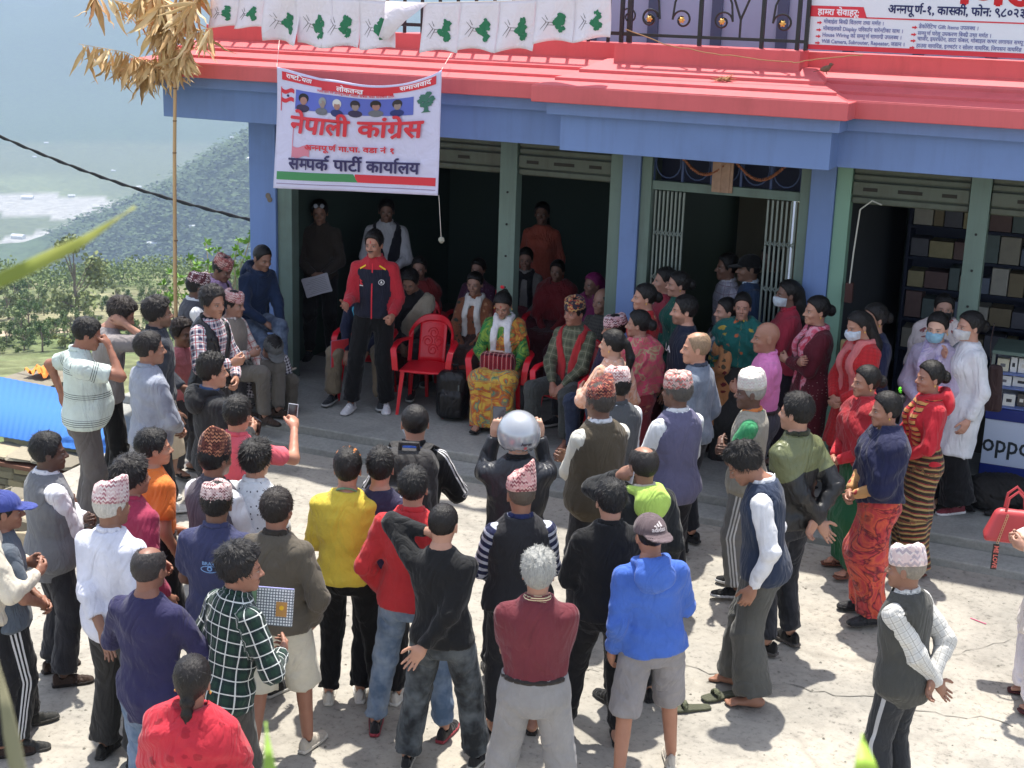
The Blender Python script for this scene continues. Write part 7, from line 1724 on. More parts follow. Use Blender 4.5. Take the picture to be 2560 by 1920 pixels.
# ---- standing crowd, middle
P_('helmet', (1122, 898), 1.74, 358, 'man in silver motorcycle helmet filming with a phone', sk=(190, 140, 110), hair=None, R='up', Lf='up', shirt=cloth((44, 46, 52), shine=1), loose=.016, collar=cloth((26, 26, 28)), legs=cloth((34, 34, 40)), shoe=SN_K)
P_('stripesleeve', (1128, 998), 1.6, 350, 'man in peaked pink topi, black vest and navy and white striped sleeves', hy=-10, sk=(150, 100, 74), hair='crew', hc=(90, 80, 70), topi=tp((232, 168, 164), (150, 70, 80), (240, 200, 190), .095, .03, .055), shirt=cloth((34, 40, 78), 'hstripe', (206, 210, 226)), vest=cloth((42, 42, 46)), collar=cloth((34, 44, 92)), R='front', Lf='front', legs=cloth((44, 44, 48)), shoe=('sandal', (40, 34, 30), (40, 34, 30)))
P_('rucksackman', (897, 872), 1.70, 4, 'masked man in black jacket wearing a charcoal rucksack and blue lanyard', hy=-14, sk=(168, 116, 90), hair='crew', mask=cloth((206, 222, 236)), R='hold', Lf='hold', shirt=cloth((30, 30, 32), stripe=(226, 226, 228)), loose=.014, collar=cloth((28, 28, 30)), legs=cloth((34, 34, 38)), shoe=SN_K)
P_('navyjersey', (822, 968), 1.62, 4, 'man in navy jersey with white shoulder stripes between yellow and red tops', sk=(176, 122, 94), hair='short', shirt=cloth((52, 50, 78), stripe=(226, 226, 232)), R='front', Lf='front', legs=cloth((26, 26, 30)), shoe=SN_W)
P_('yellow', (751, 970), 1.62, 4, 'young man in plain yellow sweatshirt with black and orange tied-up hair', sk=(180, 124, 98), hair='manbun', hc=(26, 22, 20), R='front', Lf='front', shirt=cloth((232, 206, 56)), loose=.018, legs=cloth((18, 18, 20)), lR='wide', shoe=('sneaker', (220, 214, 200), (226, 220, 206)))
P_('redsweater', (893, 1006), 1.66, 8, 'young man in red sweater and faded blue jeans, one hand behind', sk=(176, 118, 92), hair='short', hc=(20, 18, 18), R='cross', Lf='pocket', lR='wide', lL='wide', shirt=cloth((206, 40, 46)), loose=.012, collar=cloth((216, 36, 44)), legs=cloth((92, 116, 146), 'denim', (150, 168, 190)), shoe=('sneaker', (38, 36, 40), (170, 60, 70)))
P_('blacktee', (959, 1084), 1.58, 14, 'man in black long-sleeved tee scratching his head, other arm behind, black jeans', hy=4, hp=6, side=-2, sk=(180, 128, 100), hair='crew', R='back2', Lf=((.10, .07, .60), (1, .2, -.1), 'grip', (-1, .2, 0)), lR='widef', lL='wide', shirt=cloth((30, 31, 33)), legs=cloth((34, 38, 42), 'denim', (96, 104, 110)), wide=.012, shoe=('sneaker', (34, 34, 38), (206, 200, 186)))
P_('maroonpolo', (1165, 1188), 1.58, 0, 'grey-haired man in maroon polo and light grey trousers with folded arms', hy=2, sk=(160, 112, 88), hair='spiky', hc=(150, 150, 146), belly=.01, R='cross', Lf='cross2', shirt=cloth((116, 46, 56)), sleeve=.36, loose=.01, collar=cloth((120, 50, 58), 'hstripe', (230, 216, 170), sc=.25), legs=cloth((150, 148, 148)), wide=.02, lR='wide', lL='wide', shoe=LTH, hem=.06)
P_('olivebrown', (597, 1055), 1.6, 14, 'man in olive brown jacket and white shorts', hy=6, sk=(150, 98, 74), hair='short', hc=(34, 27, 24), R='pocket', Lf='hold', shirt=cloth((98, 90, 78)), loose=.018, collar=cloth((56, 50, 44)), legs=cloth((216, 210, 192)), ltype='bermuda', wide=.02, lR='fwd', lL='bk', shoe=('sneaker', (196, 186, 170), (216, 208, 194)))
P_('polka', (552, 950), 1.62, 24, 'man in white polo with tiny dark dots', sk=(172, 120, 92), hair='thick', shirt=cloth((232, 236, 240), 'dots', (60, 64, 80)), sleeve=.36, loose=.014, collar=cloth((232, 236, 240)), R='down', Lf='front', legs=cloth((44, 44, 52)), shoe=SN_B, hem=.06)
P_('navypolo', (466, 1014), 1.6, 6, 'man in pink and white topi and navy polo printed with a round emblem', sk=(120, 82, 62), hair='short', topi=tp((214, 180, 178), (130, 80, 84), (232, 214, 210), .09, .0, sc=.8), shirt=cloth((62, 66, 104)), loose=.012, sleeve=.38, collar=cloth((66, 70, 110)), R='front', Lf='front', legs=cloth((38, 40, 52)), shoe=LTH)
P_('browntopi', (462, 921), 1.64, 34, 'man in tall brown and gold topi, grey vest and white shirt', hy=4, sk=(140, 92, 68), hair='short', topi=tp((110, 60, 50), (196, 130, 96), (66, 36, 34), .115, .04, .03), shirt=cloth(WHT), vest=cloth((98, 92, 102)), collar=cloth((92, 88, 98)), R='front', Lf='front', legs=cloth((50, 50, 56)), shoe=LTH, hem=.06)
P_('coral', (512, 856), 1.66, 20, 'man in coral pink polo raising a phone to film the speaker', sk=(176, 118, 90), hair='short', shirt=cloth((232, 96, 112)), sleeve=.36, loose=.01, collar=cloth((232, 90, 106)), R=((.20, .40, .50), (.7, -.1, -.9), 'grip', (-.3, .5, .4)), Lf='hold', legs=cloth((40, 44, 60)), shoe=SN_K)
# ---- left group
P_('blackhood', (456, 766), 1.66, 58, 'man with cropped spiky hair in black hooded jacket over denim collar', hy=10, sk=(176, 122, 94), hair='spiky', shirt=cloth((42, 43, 46)), loose=.016, hood=cloth((34, 35, 38)), collar=cloth((66, 92, 134)), R='hold', Lf='hold', legs=cloth((36, 38, 48)), shoe=SN_K)
P_('puffer', (460, 620), 1.72, 112, 'older man in black puffer vest over a red, white and navy plaid shirt', hy=14, hp=6, sk=(168, 114, 86), hair='thick', hc=(44, 40, 40), hst='', shirt=cloth((236, 232, 236), 'plaid', (58, 54, 92), (196, 70, 84), sc=.8), vest=cloth((34, 36, 40), shine=1), vopen=True, loose=.006, collar=cloth((34, 36, 40)), R='hold', Lf='front', legs=cloth((60, 60, 66)), shoe=LTH)
P_('denimjacket', (338, 640), 1.76, 62, 'man with chin mask in dark speckled denim jacket and beige shorts', hy=6, sk=(130, 90, 70), hst='b', hair='thick', hc=(26, 21, 20), shirt=cloth((46, 50, 60), 'denim', (70, 74, 84)), loose=.014, collar=cloth((40, 44, 54)), R='down', Lf='front', legs=cloth((204, 186, 158)), ltype='bermuda', wide=.014, shoe=SN_W)
P_('bluegrey', (320, 716), 1.72, 52, 'man in blue-grey long shirt with rolled shoulders and black trousers', hy=14, sk=(150, 102, 78), hst='', hair='short', hc=(32, 28, 27), belly=.02, shirt=cloth((156, 163, 180)), loose=.012, collar=cloth((152, 160, 176)), R='front', Lf='front', legs=cloth((40, 41, 46)), shoe=LTH)
P_('boy', (392, 690), 1.32, 118, 'boy in pink shirt looking back between the men at left', hy=8, kid=1.08, sk=(130, 88, 66), hair='thick', hc=(40, 30, 26), shirt=cloth((226, 130, 136)), sleeve=.36, legs=cloth((80, 80, 86)), shoe=SDL)
P_('taupetee', (275, 645), 1.72, 66, 'man in taupe t-shirt holding his hand over his ear', hy=10, hp=26, lean=5, sk=(176, 122, 96), hair='thick', hc=(36, 28, 25), shirt=cloth((150, 142, 142)), sleeve=.36, loose=.01, R='ear', Lf='down', legs=cloth((22, 22, 25)), shoe=SN_K)
P_('mintpolo', (195, 685), 1.72, 68, 'big-bellied man in pale mint striped polo rubbing his eyes', hy=6, hp=16, sk=(146, 92, 68), hair='short', belly=.11, shirt=cloth((216, 230, 222), 'polo', (84, 92, 92)), sleeve=.36, loose=.012, collar=cloth((216, 232, 224)), R=((.08, .20, .575), (.5, .7, -.9), 'fist', (-.5, -1, 0)), Lf=((.30, -.12, .12), (1, -1, .3), 'relax', (-1, .2, 0)), legs=cloth((104, 98, 96)), wide=.02, shoe=LTH)
P_('orange', (328, 924), 1.6, 44, 'man in plain orange t-shirt', hy=22, sk=(172, 116, 86), hair='short', hc=(22, 20, 20), shirt=cloth((250, 130, 36)), sleeve=.36, loose=.008, R='down', Lf='front', legs=cloth((40, 40, 46)), shoe=LTH, hem=.06)
P_('crimson', (282, 985), 1.6, 36, 'man in crimson long-sleeved polo behind the white-shirted topi wearer', hy=10, sk=(150, 100, 76), hair='thick', hc=(26, 22, 22), shirt=cloth((168, 46, 82)), loose=.012, collar=cloth((180, 40, 80)), R='down', Lf='front', legs=cloth((36, 36, 42)), shoe=LTH)
P_('whiteshirt', (236, 1020), 1.62, 22, 'grey-haired man in pale pink topi and white shirt with one hand held behind', hy=16, sk=(134, 90, 66), hair='crew', hc=(190, 186, 178), topi=tp((226, 198, 198), (180, 120, 130), (240, 226, 224), .105, .025, .02), shirt=cloth((226, 228, 244)), sleeve=.80, loose=.016, hem=-.10, collar=cloth((226, 228, 244)), R='down', Lf='back2', legs=cloth((54, 52, 50)), wide=.014, shoe=('sneaker', (38, 36, 34), (46, 44, 42)))
P_('greyvest', (100, 934), 1.6, 56, 'man in long grey waistcoat and puffed white sleeves with folded arms', hy=14, sk=(84, 58, 46), hair='short', hc=(24, 23, 24), shirt=cloth((236, 236, 244)), loose=.012, vest=cloth((120, 122, 128)), vhem=-.15, collar=cloth((232, 232, 240)), belly=.03, R='cross', Lf='cross2', legs=cloth((46, 46, 52)), wide=.012, shoe=LTH)
P_('bluecap', (2, 1054), 1.52, 62, 'man in blue cap and slate short-sleeved shirt at the left edge', hy=4, sk=(140, 92, 68), hair='crew', cap=cloth((60, 74, 150)), shirt=cloth((92, 102, 114)), sleeve=.40, loose=.016, hem=-.16, R='front', Lf='front', legs=cloth((30, 31, 34), stripe=(214, 214, 216)), lL='widef', shoe=('sneaker', (54, 54, 52), (70, 68, 64)))
P_('cream', (-40, 1035), 1.60, 60, 'person in cream sleeve mostly hidden at the left edge behind the blue cap', hy=0, sk=(150, 100, 76), hair='short', shirt=cloth((226, 216, 196)), loose=.012, R='hold', Lf='hold', legs=cloth((32, 32, 36)), shoe=LTH)
P_('navytee', (322, 1176), 1.58, 16, 'man with thinning crown in long navy tee and blue jeans', hy=6, hp=4, sk=(130, 84, 64), hair='thin', hc=(50, 46, 46), shirt=cloth((48, 46, 86)), hem=-.16, R='hold', Lf='hold', legs=cloth((88, 112, 142), 'denim', (130, 150, 176)), shoe=SN_K)
P_('greenplaid', (518, 1178), 1.58, 46, 'moustached man in dark green and white plaid shirt looking right', hy=26, lean=10, sk=(150, 100, 76), hst='m', hair='thick', hc=(26, 24, 25), shirt=cloth((22, 40, 44), 'plaid', (34, 66, 54), (220, 226, 222), sc=.9), loose=.014, collar=cloth((22, 40, 44), 'plaid', (34, 66, 54), (220, 226, 222), sc=.9), hem=-.12, R='hold', Lf='down', legs=cloth((74, 72, 68)), shoe=LTH)
P_('redshawl', (414, 1420), 1.48, 12, 'woman in the foreground with red printed shawl over purple, hair in a low knot', hy=-8, fem=True, hair='braid', hc=(24, 20, 20), sk=(150, 100, 78), shirt=cloth((110, 36, 130)), shawl=cloth((206, 34, 56), 'floral', (150, 16, 36), (176, 20, 44)), shz=.02, shs=.5, skirt=cloth((110, 40, 80)), R='front', Lf='hold', shoe=SDL)
# ------------------------------------------------------------------ chairs under the seated
for k, lab in (('khaki', 'red plastic chair under the person in khaki trousers'), ('sari', 'red plastic armchair under the woman in the yellow sari'), ('redvest', 'red plastic armchair under the man in the red vest'), ('khadaw', 'red plastic armchair under the woman with the long white scarf'), ('bluejeansm', 'red plastic armchair under the man in pink topi and navy jeans'), ('bwscarf', 'red plastic chair under the woman with the diamond scarf'),
               ('redshawlw', 'red plastic chair under the dim woman in the dark red shawl'), ('balddim', 'red plastic chair under the bald man in the checked shirt'), ('backbag', 'red plastic chair under the dim person with the beige bag strap'), ('purplew', 'red plastic chair under the woman in speckled purple'), ('reddim', 'red plastic chair at the back under the dim woman in red'), ('magenta', 'red plastic chair under the woman with the magenta head cloth')):
    p = pp[k]; d = Vector((-sin(p.rz), cos(p.rz), 0)); chair((p.pos[0]+d.x*.03, p.pos[1]+d.y*.03, .30), YAW-math.degrees(p.rz), lab)
BEN = paint('bench_wood', S((110, 84, 60)), .8, .2, 5)
a, b = pp['maroontopi'], pp['hoodman']; bn = empty('bench', ((a.pos[0]+b.pos[0])/2, (a.pos[1]+b.pos[1])/2, .30), atan2(b.pos[1]-a.pos[1], b.pos[0]-a.pos[0]), 'low wooden bench under the three men seated left of the pillar', 'bench')
L = hypot(b.pos[0]-a.pos[0], b.pos[1]-a.pos[1])/2+.3
MB().box((-L, -.17, .43), (L, .17, .48)).build('plank', BEN, bn, bevel=.008)
for s in (-1, 1): MB().box((s*(L-.2)-.03, -.13, 0), (s*(L-.2)+.03, .13, .43)).build('leg', BEN, bn, bevel=.004)
# ------------------------------------------------------------------ things worn, held and printed
def on_torso(p, x, z, front=True, lift=.004, extra=.013):
    w, dd, yc = profile(z, p.fem, p.belly); q = max(0.05, 1-(x/(w+extra))**2)
    return p.T((x, (yc+(dd+extra+lift)*sqrt(q)) if front else (yc-(dd+extra+lift)*sqrt(q)), z))
def print_on(p, tokens, x0, x1, z, h, mat, front=True, bold=.03, lift=.008, extra=.013, name='lettering'):
    s = 1 if not front else -1
    return lettering(tokens, lambda x, y: Vector(on_torso(p, s*x, y, front, lift, extra)), name, mat, p.root, x0, x1, z, h, bold)
def patch(p, pts, mat, name, front=True, lift=.008, extra=.013):
    s = 1 if not front else -1; return MB().add([Vector(on_torso(p, s*x, z, front, lift, extra)) for x, z in pts], [tuple(range(len(pts)))]).build(name, mat, p.root)
pw, pr, pdk = plain('print_white', S((236, 236, 236)), .6), plain('print_red', S((206, 40, 56)), .6), plain('print_dark', S((30, 30, 40)), .6)
f = pp['fila']; print_on(f, ['FILA'], -.085, .085, .335, .045, pw, lift=.014, extra=.02); 
s_ = pp['speaker']
patch(s_, [(-.115, .36), (-.085, .335), (-.105, .335), (-.08, .305), (-.115, .305)], pr, 'flag_badge', lift=.012); patch(s_, [(-.118, .30), (-.082, .30), (-.082, .292), (-.118, .292)], pw, 'flag_badge_base', lift=.012)
patch(s_, [(.085+.026*cos(a*pi/7), .335+.026*sin(a*pi/7)) for a in range(14)], pw, 'round_badge', lift=.011); patch(s_, [(.085+.021*cos(a*pi/7), .335+.021*sin(a*pi/7)) for a in range(14)], pdk, 'round_badge_ring', lift=.013); patch(s_, [(.073, .326), (.085, .352), (.097, .326)], pw, 'badge_triangle', lift=.015)
patch(s_, [(-.006, .0), (.006, .0), (.006, .20), (.006, .50), (-.006, .50), (-.006, .20)], pr, 'zip', lift=.020)
for sg2 in (-1, 1): patch(s_, [(sg2*.06, .475), (sg2*.115, .44), (sg2*.118, .452), (sg2*.064, .487)], plain('yellow_piping', S((236, 196, 40)), .6), 'piping', lift=.016)
n_ = pp['navypolo']; lb = plain('print_pale_blue', S((130, 170, 216)), .6)
print_on(n_, ['BRAVE'], -.045, .045, .35, .018, lb, front=False, lift=.018, extra=.02); 
m_ = MB(); e_ = [Vector(on_torso(n_, .052*cos(t*pi/10), .325+.020*sin(t*pi/10), False, .020, .02)) for t in range(21)]; m_.tube(e_, .0025, 4); m_.tube([Vector(on_torso(n_, .012*cos(t*pi/5), .328+.012*sin(t*pi/5), False, .020, .02)) for t in range(11)], .004, 4); m_.build('emblem', lb, n_.root)
# cap marks
def capmark(p, tokens, x0, x1, z, h, mat):
    def mf(x, y):
        th = x/.095; r_ = .1145*(1-.0*y); zz = y; k = sqrt(max(.02, 1-((zz-.150)/.101)**2)); return Vector((.0965*k*sin(th), -.012-.1135*k*cos(th) if False else .0, zz))
    def mf2(x, y):
        k = sqrt(max(.02, 1-((y-.150)/.104)**2)); a = x/.09; return p.HM @ Vector((.098*k*sin(a), -.012-.116*k*cos(a), y))
    return lettering(tokens, mf2, 'lettering', mat, p.root, x0, x1, z, h, .03)
b_ = pp['bluehood']
def back_on_cap(x, y):
    k = sqrt(max(.02, 1-((y-.150)/.105)**2)); a = x/.09; return b_.HM @ Vector((.099*k*sin(a), -.012-.1175*k*cos(a), y))
lettering(['adidas'], back_on_cap, 'lettering', plain('cap_print', S((206, 196, 196)), .6), b_.root, -.040, .040, .170, .022, .03)
for k in range(3):
    x0 = -.022+k*.018; MB().add([back_on_cap(x0, .196), back_on_cap(x0+.013, .196), back_on_cap(x0+.013-.008, .206+.009*k), back_on_cap(x0-.006, .201+.009*k)], [(0, 1, 2, 3)]).build('logo_bar', plain('cap_print', S((206, 196, 196)), .6), b_.root)
# helmet
hm = pp['helmet']; HP = NT('helmet_shell', .22, .6, .35); HP.color(S((176, 180, 186))); HP.b.inputs['Coat Weight'].default_value = .6
def hel(X, Y, Z):
    d = ell(X, Y, Z, (0, -.005, .135), (.128, .150, .142)); d = np.maximum(d, .035+.02*np.sin(Y*10)-Z); d = np.maximum(d, -ell(X, Y, Z, (0, -.005, .10), (.108, .128, .13)))
    return np.maximum(d, -rbox(X, Y, Z, (0, .17, .10), (.085, .10, .065), .03))
ho_ = sdfobj('helmet', (-.16, -.18, .0), (.16, .18, .30), .009, hel, HP.m, hm.root, hm.HM)
def onhel(x, y): k = sqrt(max(.02, 1-((y-.135)/.146)**2)); a = x/.13; return hm.HM @ Vector((.132*k*sin(a), -.005-.154*k*cos(a), y))
lettering(['Aaron'], onhel, 'lettering', plain('helmet_print', S((60, 50, 60)), .5), hm.root, .010, .075, .10, .018, .03); MB().add([onhel(.03, .075), onhel(.048, .075), onhel(.048, .092), onhel(.03, .092)], [(0, 1, 2, 3)]).build('sticker', plain('sticker_red', S((190, 90, 96)), .5), hm.root)
# orange patch of dyed hair on the yellow sweatshirt man
y_ = pp['yellow']; sdfobj('dyed_hair', (-.1, -.13, .15), (.1, .12, .27), .008, lambda X, Y, Z: np.maximum(ell(X, Y, Z, (0, -.012, .145), (.092, .110, .106))-.002*np.sin(X*170), .195-.35*Y-Z), hairm((196, 120, 60)), y_.root, y_.HM)
# sunglasses
def specs(p, z=.20, y=.075, dark=True):
    m_ = MB()
    for s in (-1, 1): m_.tube([(s*.032, y, z), (s*.032, y+.006, z+.002)], .022, 12, flat=1); m_.tube([(s*.055, y, z), (s*.085, -.01, z-.02)], .003, 5)
    m_.tube([(-.012, y+.004, z), (.012, y+.004, z)], .003, 5); o = m_.build('sunglasses' if dark else 'glasses', plain('lens', (.02, .02, .025), .15, .8), p.root, True); o.matrix_local = p.HM
specs(pp['brown'])
# earrings, mask strings, beads and the like
ER = plain('earring_gold', S((226, 186, 96)), .3, .5, .6)
for k in ('redprof', 'greenw', 'maroon', 'floralpony', 'navyneck', 'navyshawl', 'redgold', 'redseated', 'redshawl', 'peach', 'lavender', 'sari', 'maskred'):
    for s in (-1, 1): m_ = MB(); m_.tube([(s*.084, -.006, .078), (s*.086, -.006, .070), (s*.085, -.006, .060)], [.003, .0075, .003], 6); o = m_.build('earring', ER, pp[k].root, True); o.matrix_local = pp[k].HM
# rucksack on the masked man's back
rp = pp['rucksackman']; rp.root; bgE = empty('rucksack', rp.world(rp.T((0, -.19, .30)))[:], rp.rz, 'charcoal rucksack with a shield badge on the masked man\'s back', 'bag')
bgE.scale = (1.2, 1.1, 1.15)
CHN = cloth((56, 54, 54), rough=.7)
sdfobj('bag_body', (-.2, -.2, -.3), (.2, .15, .3), .012, lambda X, Y, Z: smin(rbox(X, Y, Z, (0, -.01, 0), (.15, .085, .225), .07), rbox(X, Y, Z, (0, -.10, -.07), (.125, .055, .13), .045), .015)-.004*np.sin(Z*60)*(Z > .05)-.003*ripple(X, Y, Z, 9, 1.4), CHN, bgE)
MB().tube([(-.05, .0, .20), (-.045, -.03, .27), (.045, -.03, .27), (.05, .0, .20)], .014, 6).build('top_handle', CHN, bgE, True)
for s in (-1, 1): MB().tube([(s*.06, .03, .20), (s*.09, .09, .235), (s*.11, .19, .19), (s*.125, .27, .08)], .028, 6, flat=.3).build('strap', CHN, bgE, True)
MB().add([(-.02, -.162, -.01), (.02, -.162, -.01), (.02, -.162, -.035), (0, -.164, -.058), (-.02, -.162, -.035)], [(4, 3, 2, 1, 0)]).build('shield_badge', plain('shield', S((186, 180, 176)), .4), bgE); MB().add([(-.012, -.166, -.018), (.012, -.166, -.018), (.012, -.166, -.034), (0, -.167, -.046), (-.012, -.166, -.034)], [(4, 3, 2, 1, 0)]).build('shield_center', plain('shield_r', S((110, 60, 50)), .4), bgE)
def neckband(p, c, r_=.082, z=.535, w=.010, name='lanyard', th=.008):
    m_ = MB(); V_ = []; n = 28
    m_.tube([Vector(p.T((r_*sin(t*2*pi/n), -.012-r_*.92*cos(t*2*pi/n)*1.0, z-.05*(1+-cos(t*2*pi/n))*.9))) for t in range(n+1)], w, 6, flat=.45); return m_.build(name, cloth(c), p.root, True)
neckband(rp, (50, 96, 190), .095, .545, .014); neckband(pp['yellow'], (120, 160, 120), .066, .575, .011)
# phones
PHB = plain('phone_black', (.01, .01, .012), .15, .7); PHS = plain('phone_silver', S((200, 200, 205)), .25, .6, .4)
def phone(p, hand, lab, off=(0, 0, .09), size=(.074, .009, .15), face=None, body=PHB, rz=None):
    W0, Mh = p.hands[hand]; q = p.world(W0+Mh @ np.array(off)); e = empty('phone', q, p.rz if rz is None else rz, lab, 'phone')
    o = MB().box((-size[0]/2, -size[1]/2, -size[2]/2), (size[0]/2, size[1]/2, size[2]/2)).build('case', body, e, bevel=.003)
    MB().box((-size[0]/2+.004, -size[1]/2-.0012, -size[2]/2+.005), (size[0]/2-.004, -size[1]/2-.0004, size[2]/2-.005)).build('screen', plain('screen', (.03, .02, .025), .08, .8), e)
    MB().tube([(size[0]*.28, size[1]/2+.001, size[2]*.38), (size[0]*.28, size[1]/2+.004, size[2]*.38)], .007, 8).build('camera_lens', plain('lens', (.02, .02, .025), .15, .8), e); e.rotation_euler.x = radians(-12); return e
phone(pp['coral'], 0, 'white-framed phone held up by the man in the coral polo', body=PHS, off=(0, .02, .12))
phone(pp['helmet'], 1, 'black phone held up beside the silver helmet', off=(0, .02, .09), size=(.082, .010, .17))
e = phone(pp['phoneneon'], 1, 'silver phone pressed to the ear of the balding man', body=PHS, off=(.0, .02, .08)); e.rotation_euler = (radians(10), 0, pp['phoneneon'].rz+pi/2)
e = phone(pp['blackhood'], 0, 'dark tablet held low by the man in the black hooded jacket', size=(.15, .010, .12))
# papers, notebook, bags, cloth
b_ = pp['brown']; W0, Mh = b_.hands[1]; q = b_.world(W0+np.array([.06, .05, -.10])); e = empty('papers', q, b_.rz, 'sheaf of printed papers held by the man in the dark brown shirt', 'papers')
for k in range(4): MB().box((-.14, .0+.004*k, -.10), (.14, .002+.004*k, .10)).build('sheet', plain('paper%d' % (k % 2), ((.62, .62, .68), (.58, .58, .64))[k % 2], .7), e).rotation_euler = (0, radians(14+1.5*k), 0)
m_ = MB()
for k in range(9): m_.box((-.11, .0155, -.075+k*.018), (.11-(k % 3)*.03, .0165, -.072+k*.018))
o = m_.build('printed_lines', plain('ink', (.2, .2, .24), .8), e); o.rotation_euler = (0, radians(18), 0); tag(o, kind='stuff')
gp = pp['greenplaid']; q = atd(597, 1311, (Vector(gp.pos)-Vector((0, 0, CAMH))).dot(CF)*.0+1); dd = (gp.world(gp.hands[0][0])-Vector((0, 0, CAMH))).dot(CF); q = Vector((0, 0, CAMH))+ray(597, 1311)*dd
e = empty('notebook', q, radians(YAW), 'patterned white notebook with gold panel held up by the man in green plaid', 'notebook')
NB_ = NT('notebook_cover', .4, .5); vo = NB_.n('ShaderNodeTexVoronoi', feature='DISTANCE_TO_EDGE'); vo.inputs['Scale'].default_value = 70; vo.inputs['Randomness'].default_value = .1; NB_.l(NB_.obj(), vo.inputs['Vector']); NB_.color(NB_.mix(NB_.math('GREATER_THAN', vo.outputs['Distance'], .16), S((90, 100, 110)), S((232, 234, 236))))
MB().box((-.10, -.010, -.095), (.085, .010, .095)).build('cover', NB_.m, e, bevel=.003); MB().box((-.098, -.006, .0952), (.083, .006, .098)).build('pages', plain('pages', S((150, 150, 200)), .8), e)
MB().box((.0, -.0135, -.045), (.055, -.0105, .03)).build('gold_panel', plain('book_gold', S((190, 140, 80)), .4), e); MB().tube([(.028, -.014, .0), (.028, -.0155, .0)], .012, 12).build('sun_emblem', plain('book_sun', S((240, 190, 50)), .4), e)
MB().box((-.16, -.012, -.07), (-.102, -.004, .08)).build('picture_card', paint('card_green', S((120, 150, 120)), .4, .6, 30), e); e.rotation_euler.x = radians(-10); e.rotation_euler.y = radians(3)
bag = pp['sari']; q = bag.world(bag.T((0, .23, .10))); e = empty('handbag', q, bag.rz, 'red tartan cloth bag on the lap of the woman in the yellow sari', 'bag')
TART = cloth((176, 34, 50), 'plaid', (70, 20, 34), (230, 190, 180), sc=.55)
sdfobj('bag_body', (-.2, -.12, -.15), (.2, .12, .15), .011, lambda X, Y, Z: rbox(X, Y, Z, (0, 0, 0), (.165-.15*np.abs(Z)*.3, .065, .105), .045)-.004*ripple(X, Y, Z, 3, 1.2), TART, e); MB().tube([(-.08, 0, .10), (-.05, .03, .125), (.05, .03, .125), (.08, 0, .10)], .008, 6).build('zip', plain('zip', S((206, 180, 170)), .5), e, True)
q = atY(766, 688, pp['speaker'].pos[1]+.22); e = empty('cyan_cloth', q, 0, 'bright cyan cloth hanging beside the speaker\'s right hip', 'cloth')
sdfobj('cloth', (-.06, -.04, -.14), (.06, .04, .14), .009, lambda X, Y, Z: rbox(X+.01*np.sin(Z*40), Y, Z, (0, 0, 0), (.036, .012, .115), .01)-.004*np.sin(X*160+Z*30), cloth((60, 190, 226)), e)
q = pp['khaki']; W0, Mh = q.hands[0]; e = empty('folder', q.world(W0+np.array([.05, .06, .0])), q.rz+.9, 'thin blue and red folder held on the knee of the person in khaki', 'folder'); MB().box((-.10, -.008, -.13), (.10, .0, .13)).build('cover', plain('folder_blue', S((90, 130, 160)), .5), e, bevel=.003); MB().box((-.10, .001, -.13), (.10, .008, .13)).build('back_cover', plain('folder_red', S((206, 60, 66)), .5), e, bevel=.003)
# shoulder bag of the white tunic woman
w_ = pp['whitecoat']; q = atY(2146, 838, w_.pos[1]+.05); e = empty('handbag', q, 0, 'dark brown tapering shoulder bag behind the woman in the white tunic', 'bag')
sdfobj('bag_body', (-.16, -.08, -.22), (.16, .08, .22), .011, lambda X, Y, Z: rbox(X, Y, Z, (0, 0, 0), (.05-.20*(Z-.19)*.45, .035, .19), .03)-.003*ripple(X, Y, Z, 6), cloth((58, 38, 38), rough=.6), e); MB().tube([(-.04, 0, .17), (-.06, -.02, .36), (-.05, -.03, .52)], .010, 6, flat=.4).build('strap', cloth((58, 38, 38), rough=.6), e, True)
# red handbag at the right edge
hbp = atY(2190, 1128, 9.15); e = empty('handbag', hbp, radians(10), 'red leather handbag with chain and printed strap at the right edge', 'bag'); LR = paint('red_leather', S((186, 70, 74)), .4, .1, 5, .3, 80)
sdfobj('bag_body', (-.22, -.12, -.16), (.22, .12, .14), .010, lambda X, Y, Z: rbox(X, Y, Z, (0, 0, -.02), (.150-.33*(Z+.02), .06-.2*(Z+.02), .105), .035), LR, e)
for y in (-.05, .05): MB().tube([(-.06, y, .08), (-.05, y, .17), (0, y, .22), (.05, y, .17), (.06, y, .08)], .009, 6).build('handle', LR, e, True)
m_ = MB()
for k in range(11): m_.tube([(-.05-.004*k+.006*cos(t), -.075, .06-.018*k+.011*sin(t)) for t in [i*pi/4 for i in range(9)]], .0022, 4)
o = m_.build('chain', plain('gold_chain', S((214, 180, 140)), .3, .5, .7), e, True); tag(o, kind='stuff')
MB().box((-.115, -.082, -.30), (-.078, -.078, -.13)).build('strap', plain('strap_black', (.02, .02, .02), .6), e)
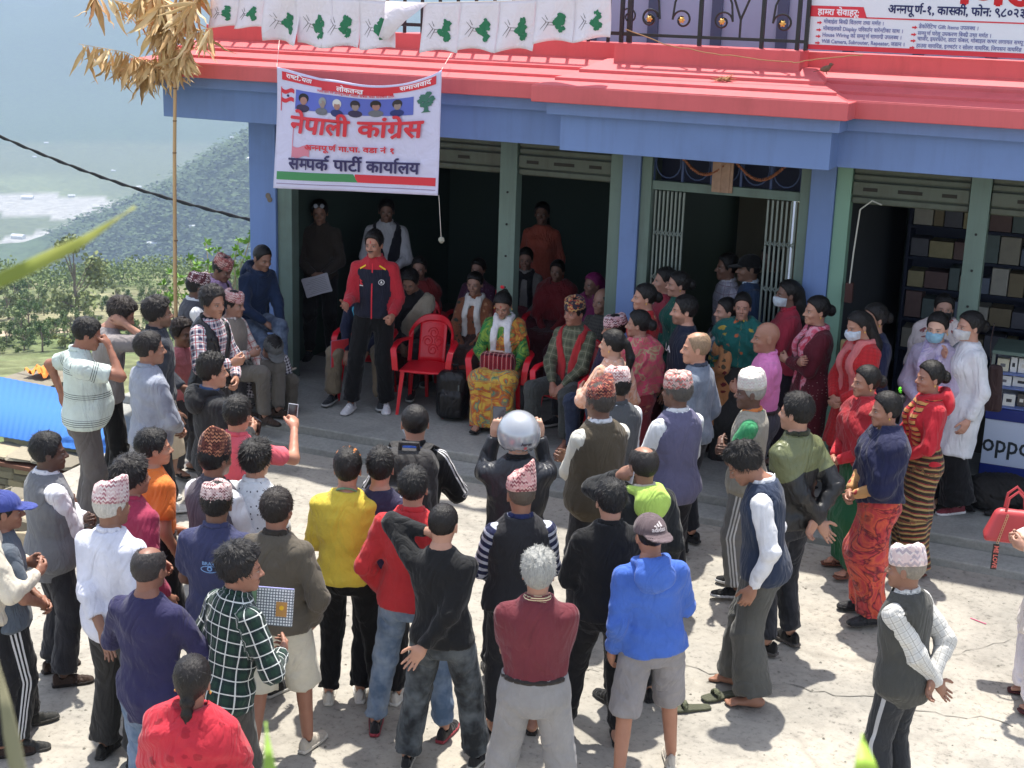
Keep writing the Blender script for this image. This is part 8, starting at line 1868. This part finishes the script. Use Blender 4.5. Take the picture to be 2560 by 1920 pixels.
lettering(['ME', ' ', 'LOVE'], lambda x, y: Vector((-.112+y, -.0835, -.14-x)), 'lettering', plain('strap_print', S((230, 120, 110)), .6), e, 0, .15, .006, .024, .03)
# slippers left on the ground by the barefoot man
a_, b_ = shoe_tpl('sandal')
for k, (x, y, rz_, lab) in enumerate(((1508, 1535, 100, 'olive slipper standing empty beside the blue hoodie youth'), (1572, 1510, 115, 'olive slipper behind the heel of the barefoot man'))):
    g_ = at(x, y, 0); e = empty('slipper', (g_.x, g_.y, gzf(g_.y)+.002), radians(rz_+YAW), lab, 'slipper', 'pair of olive slippers left on the ground'); 
    for nm, me, mt in (('strap', a_, cloth((96, 100, 76), rough=.6)), ('sole', b_, cloth((86, 88, 68), rough=.7))):
        o = bpy.data.objects.new(nm, me); link(o, e)
        if not me.materials: me.materials.append(mt)
        o.material_slots[0].link = 'OBJECT'; o.material_slots[0].material = mt
# litter and grit on the yard
m_ = MB(); r = random.Random(55)
for k in range(420):
    x, y = r.uniform(-8, 1.5), r.uniform(5.2, 10.5); z = gzf(y); s = r.uniform(.004, .013); a = r.uniform(0, 3)
    m_.add([(x+s*cos(a), y+s*sin(a), z), (x-s*sin(a), y+s*cos(a), z), (x-s*cos(a), y-s*sin(a), z), (x+s*sin(a), y-s*cos(a), z), (x, y, z+s*.8)], [(0, 1, 4), (1, 2, 4), (2, 3, 4), (3, 0, 4)])
tag(m_.build('grit', paint('grit_stone', (.20, .19, .16), .95, .5, 30)), 'scattered grit and small stones on the concrete yard', 'grit', kind='stuff')
for x, y, c, lab in ((2108, 1372, (230, 120, 150), 'thin pink drinking straw lying on the yard'), (700, 1128, (200, 170, 110), 'short dry straw stalk lying on the yard near the porch')):
    p = at(x, y, 0); p.z = gzf(p.y)+.005; o = MB().tube([(-.05, .02, 0), (.06, -.03, 0)], .0035, 6).build('straw', plain('straw'+str(x), S(c), .5)); o.location = p; tag(o, lab, 'straw')
print('TIME', round(time.time()-T0, 1), 'PEOPLE', len(PEOPLE), 'TRIS', sum(2*len(o.data.polygons) for o in COL.objects if o.type == 'MESH'))
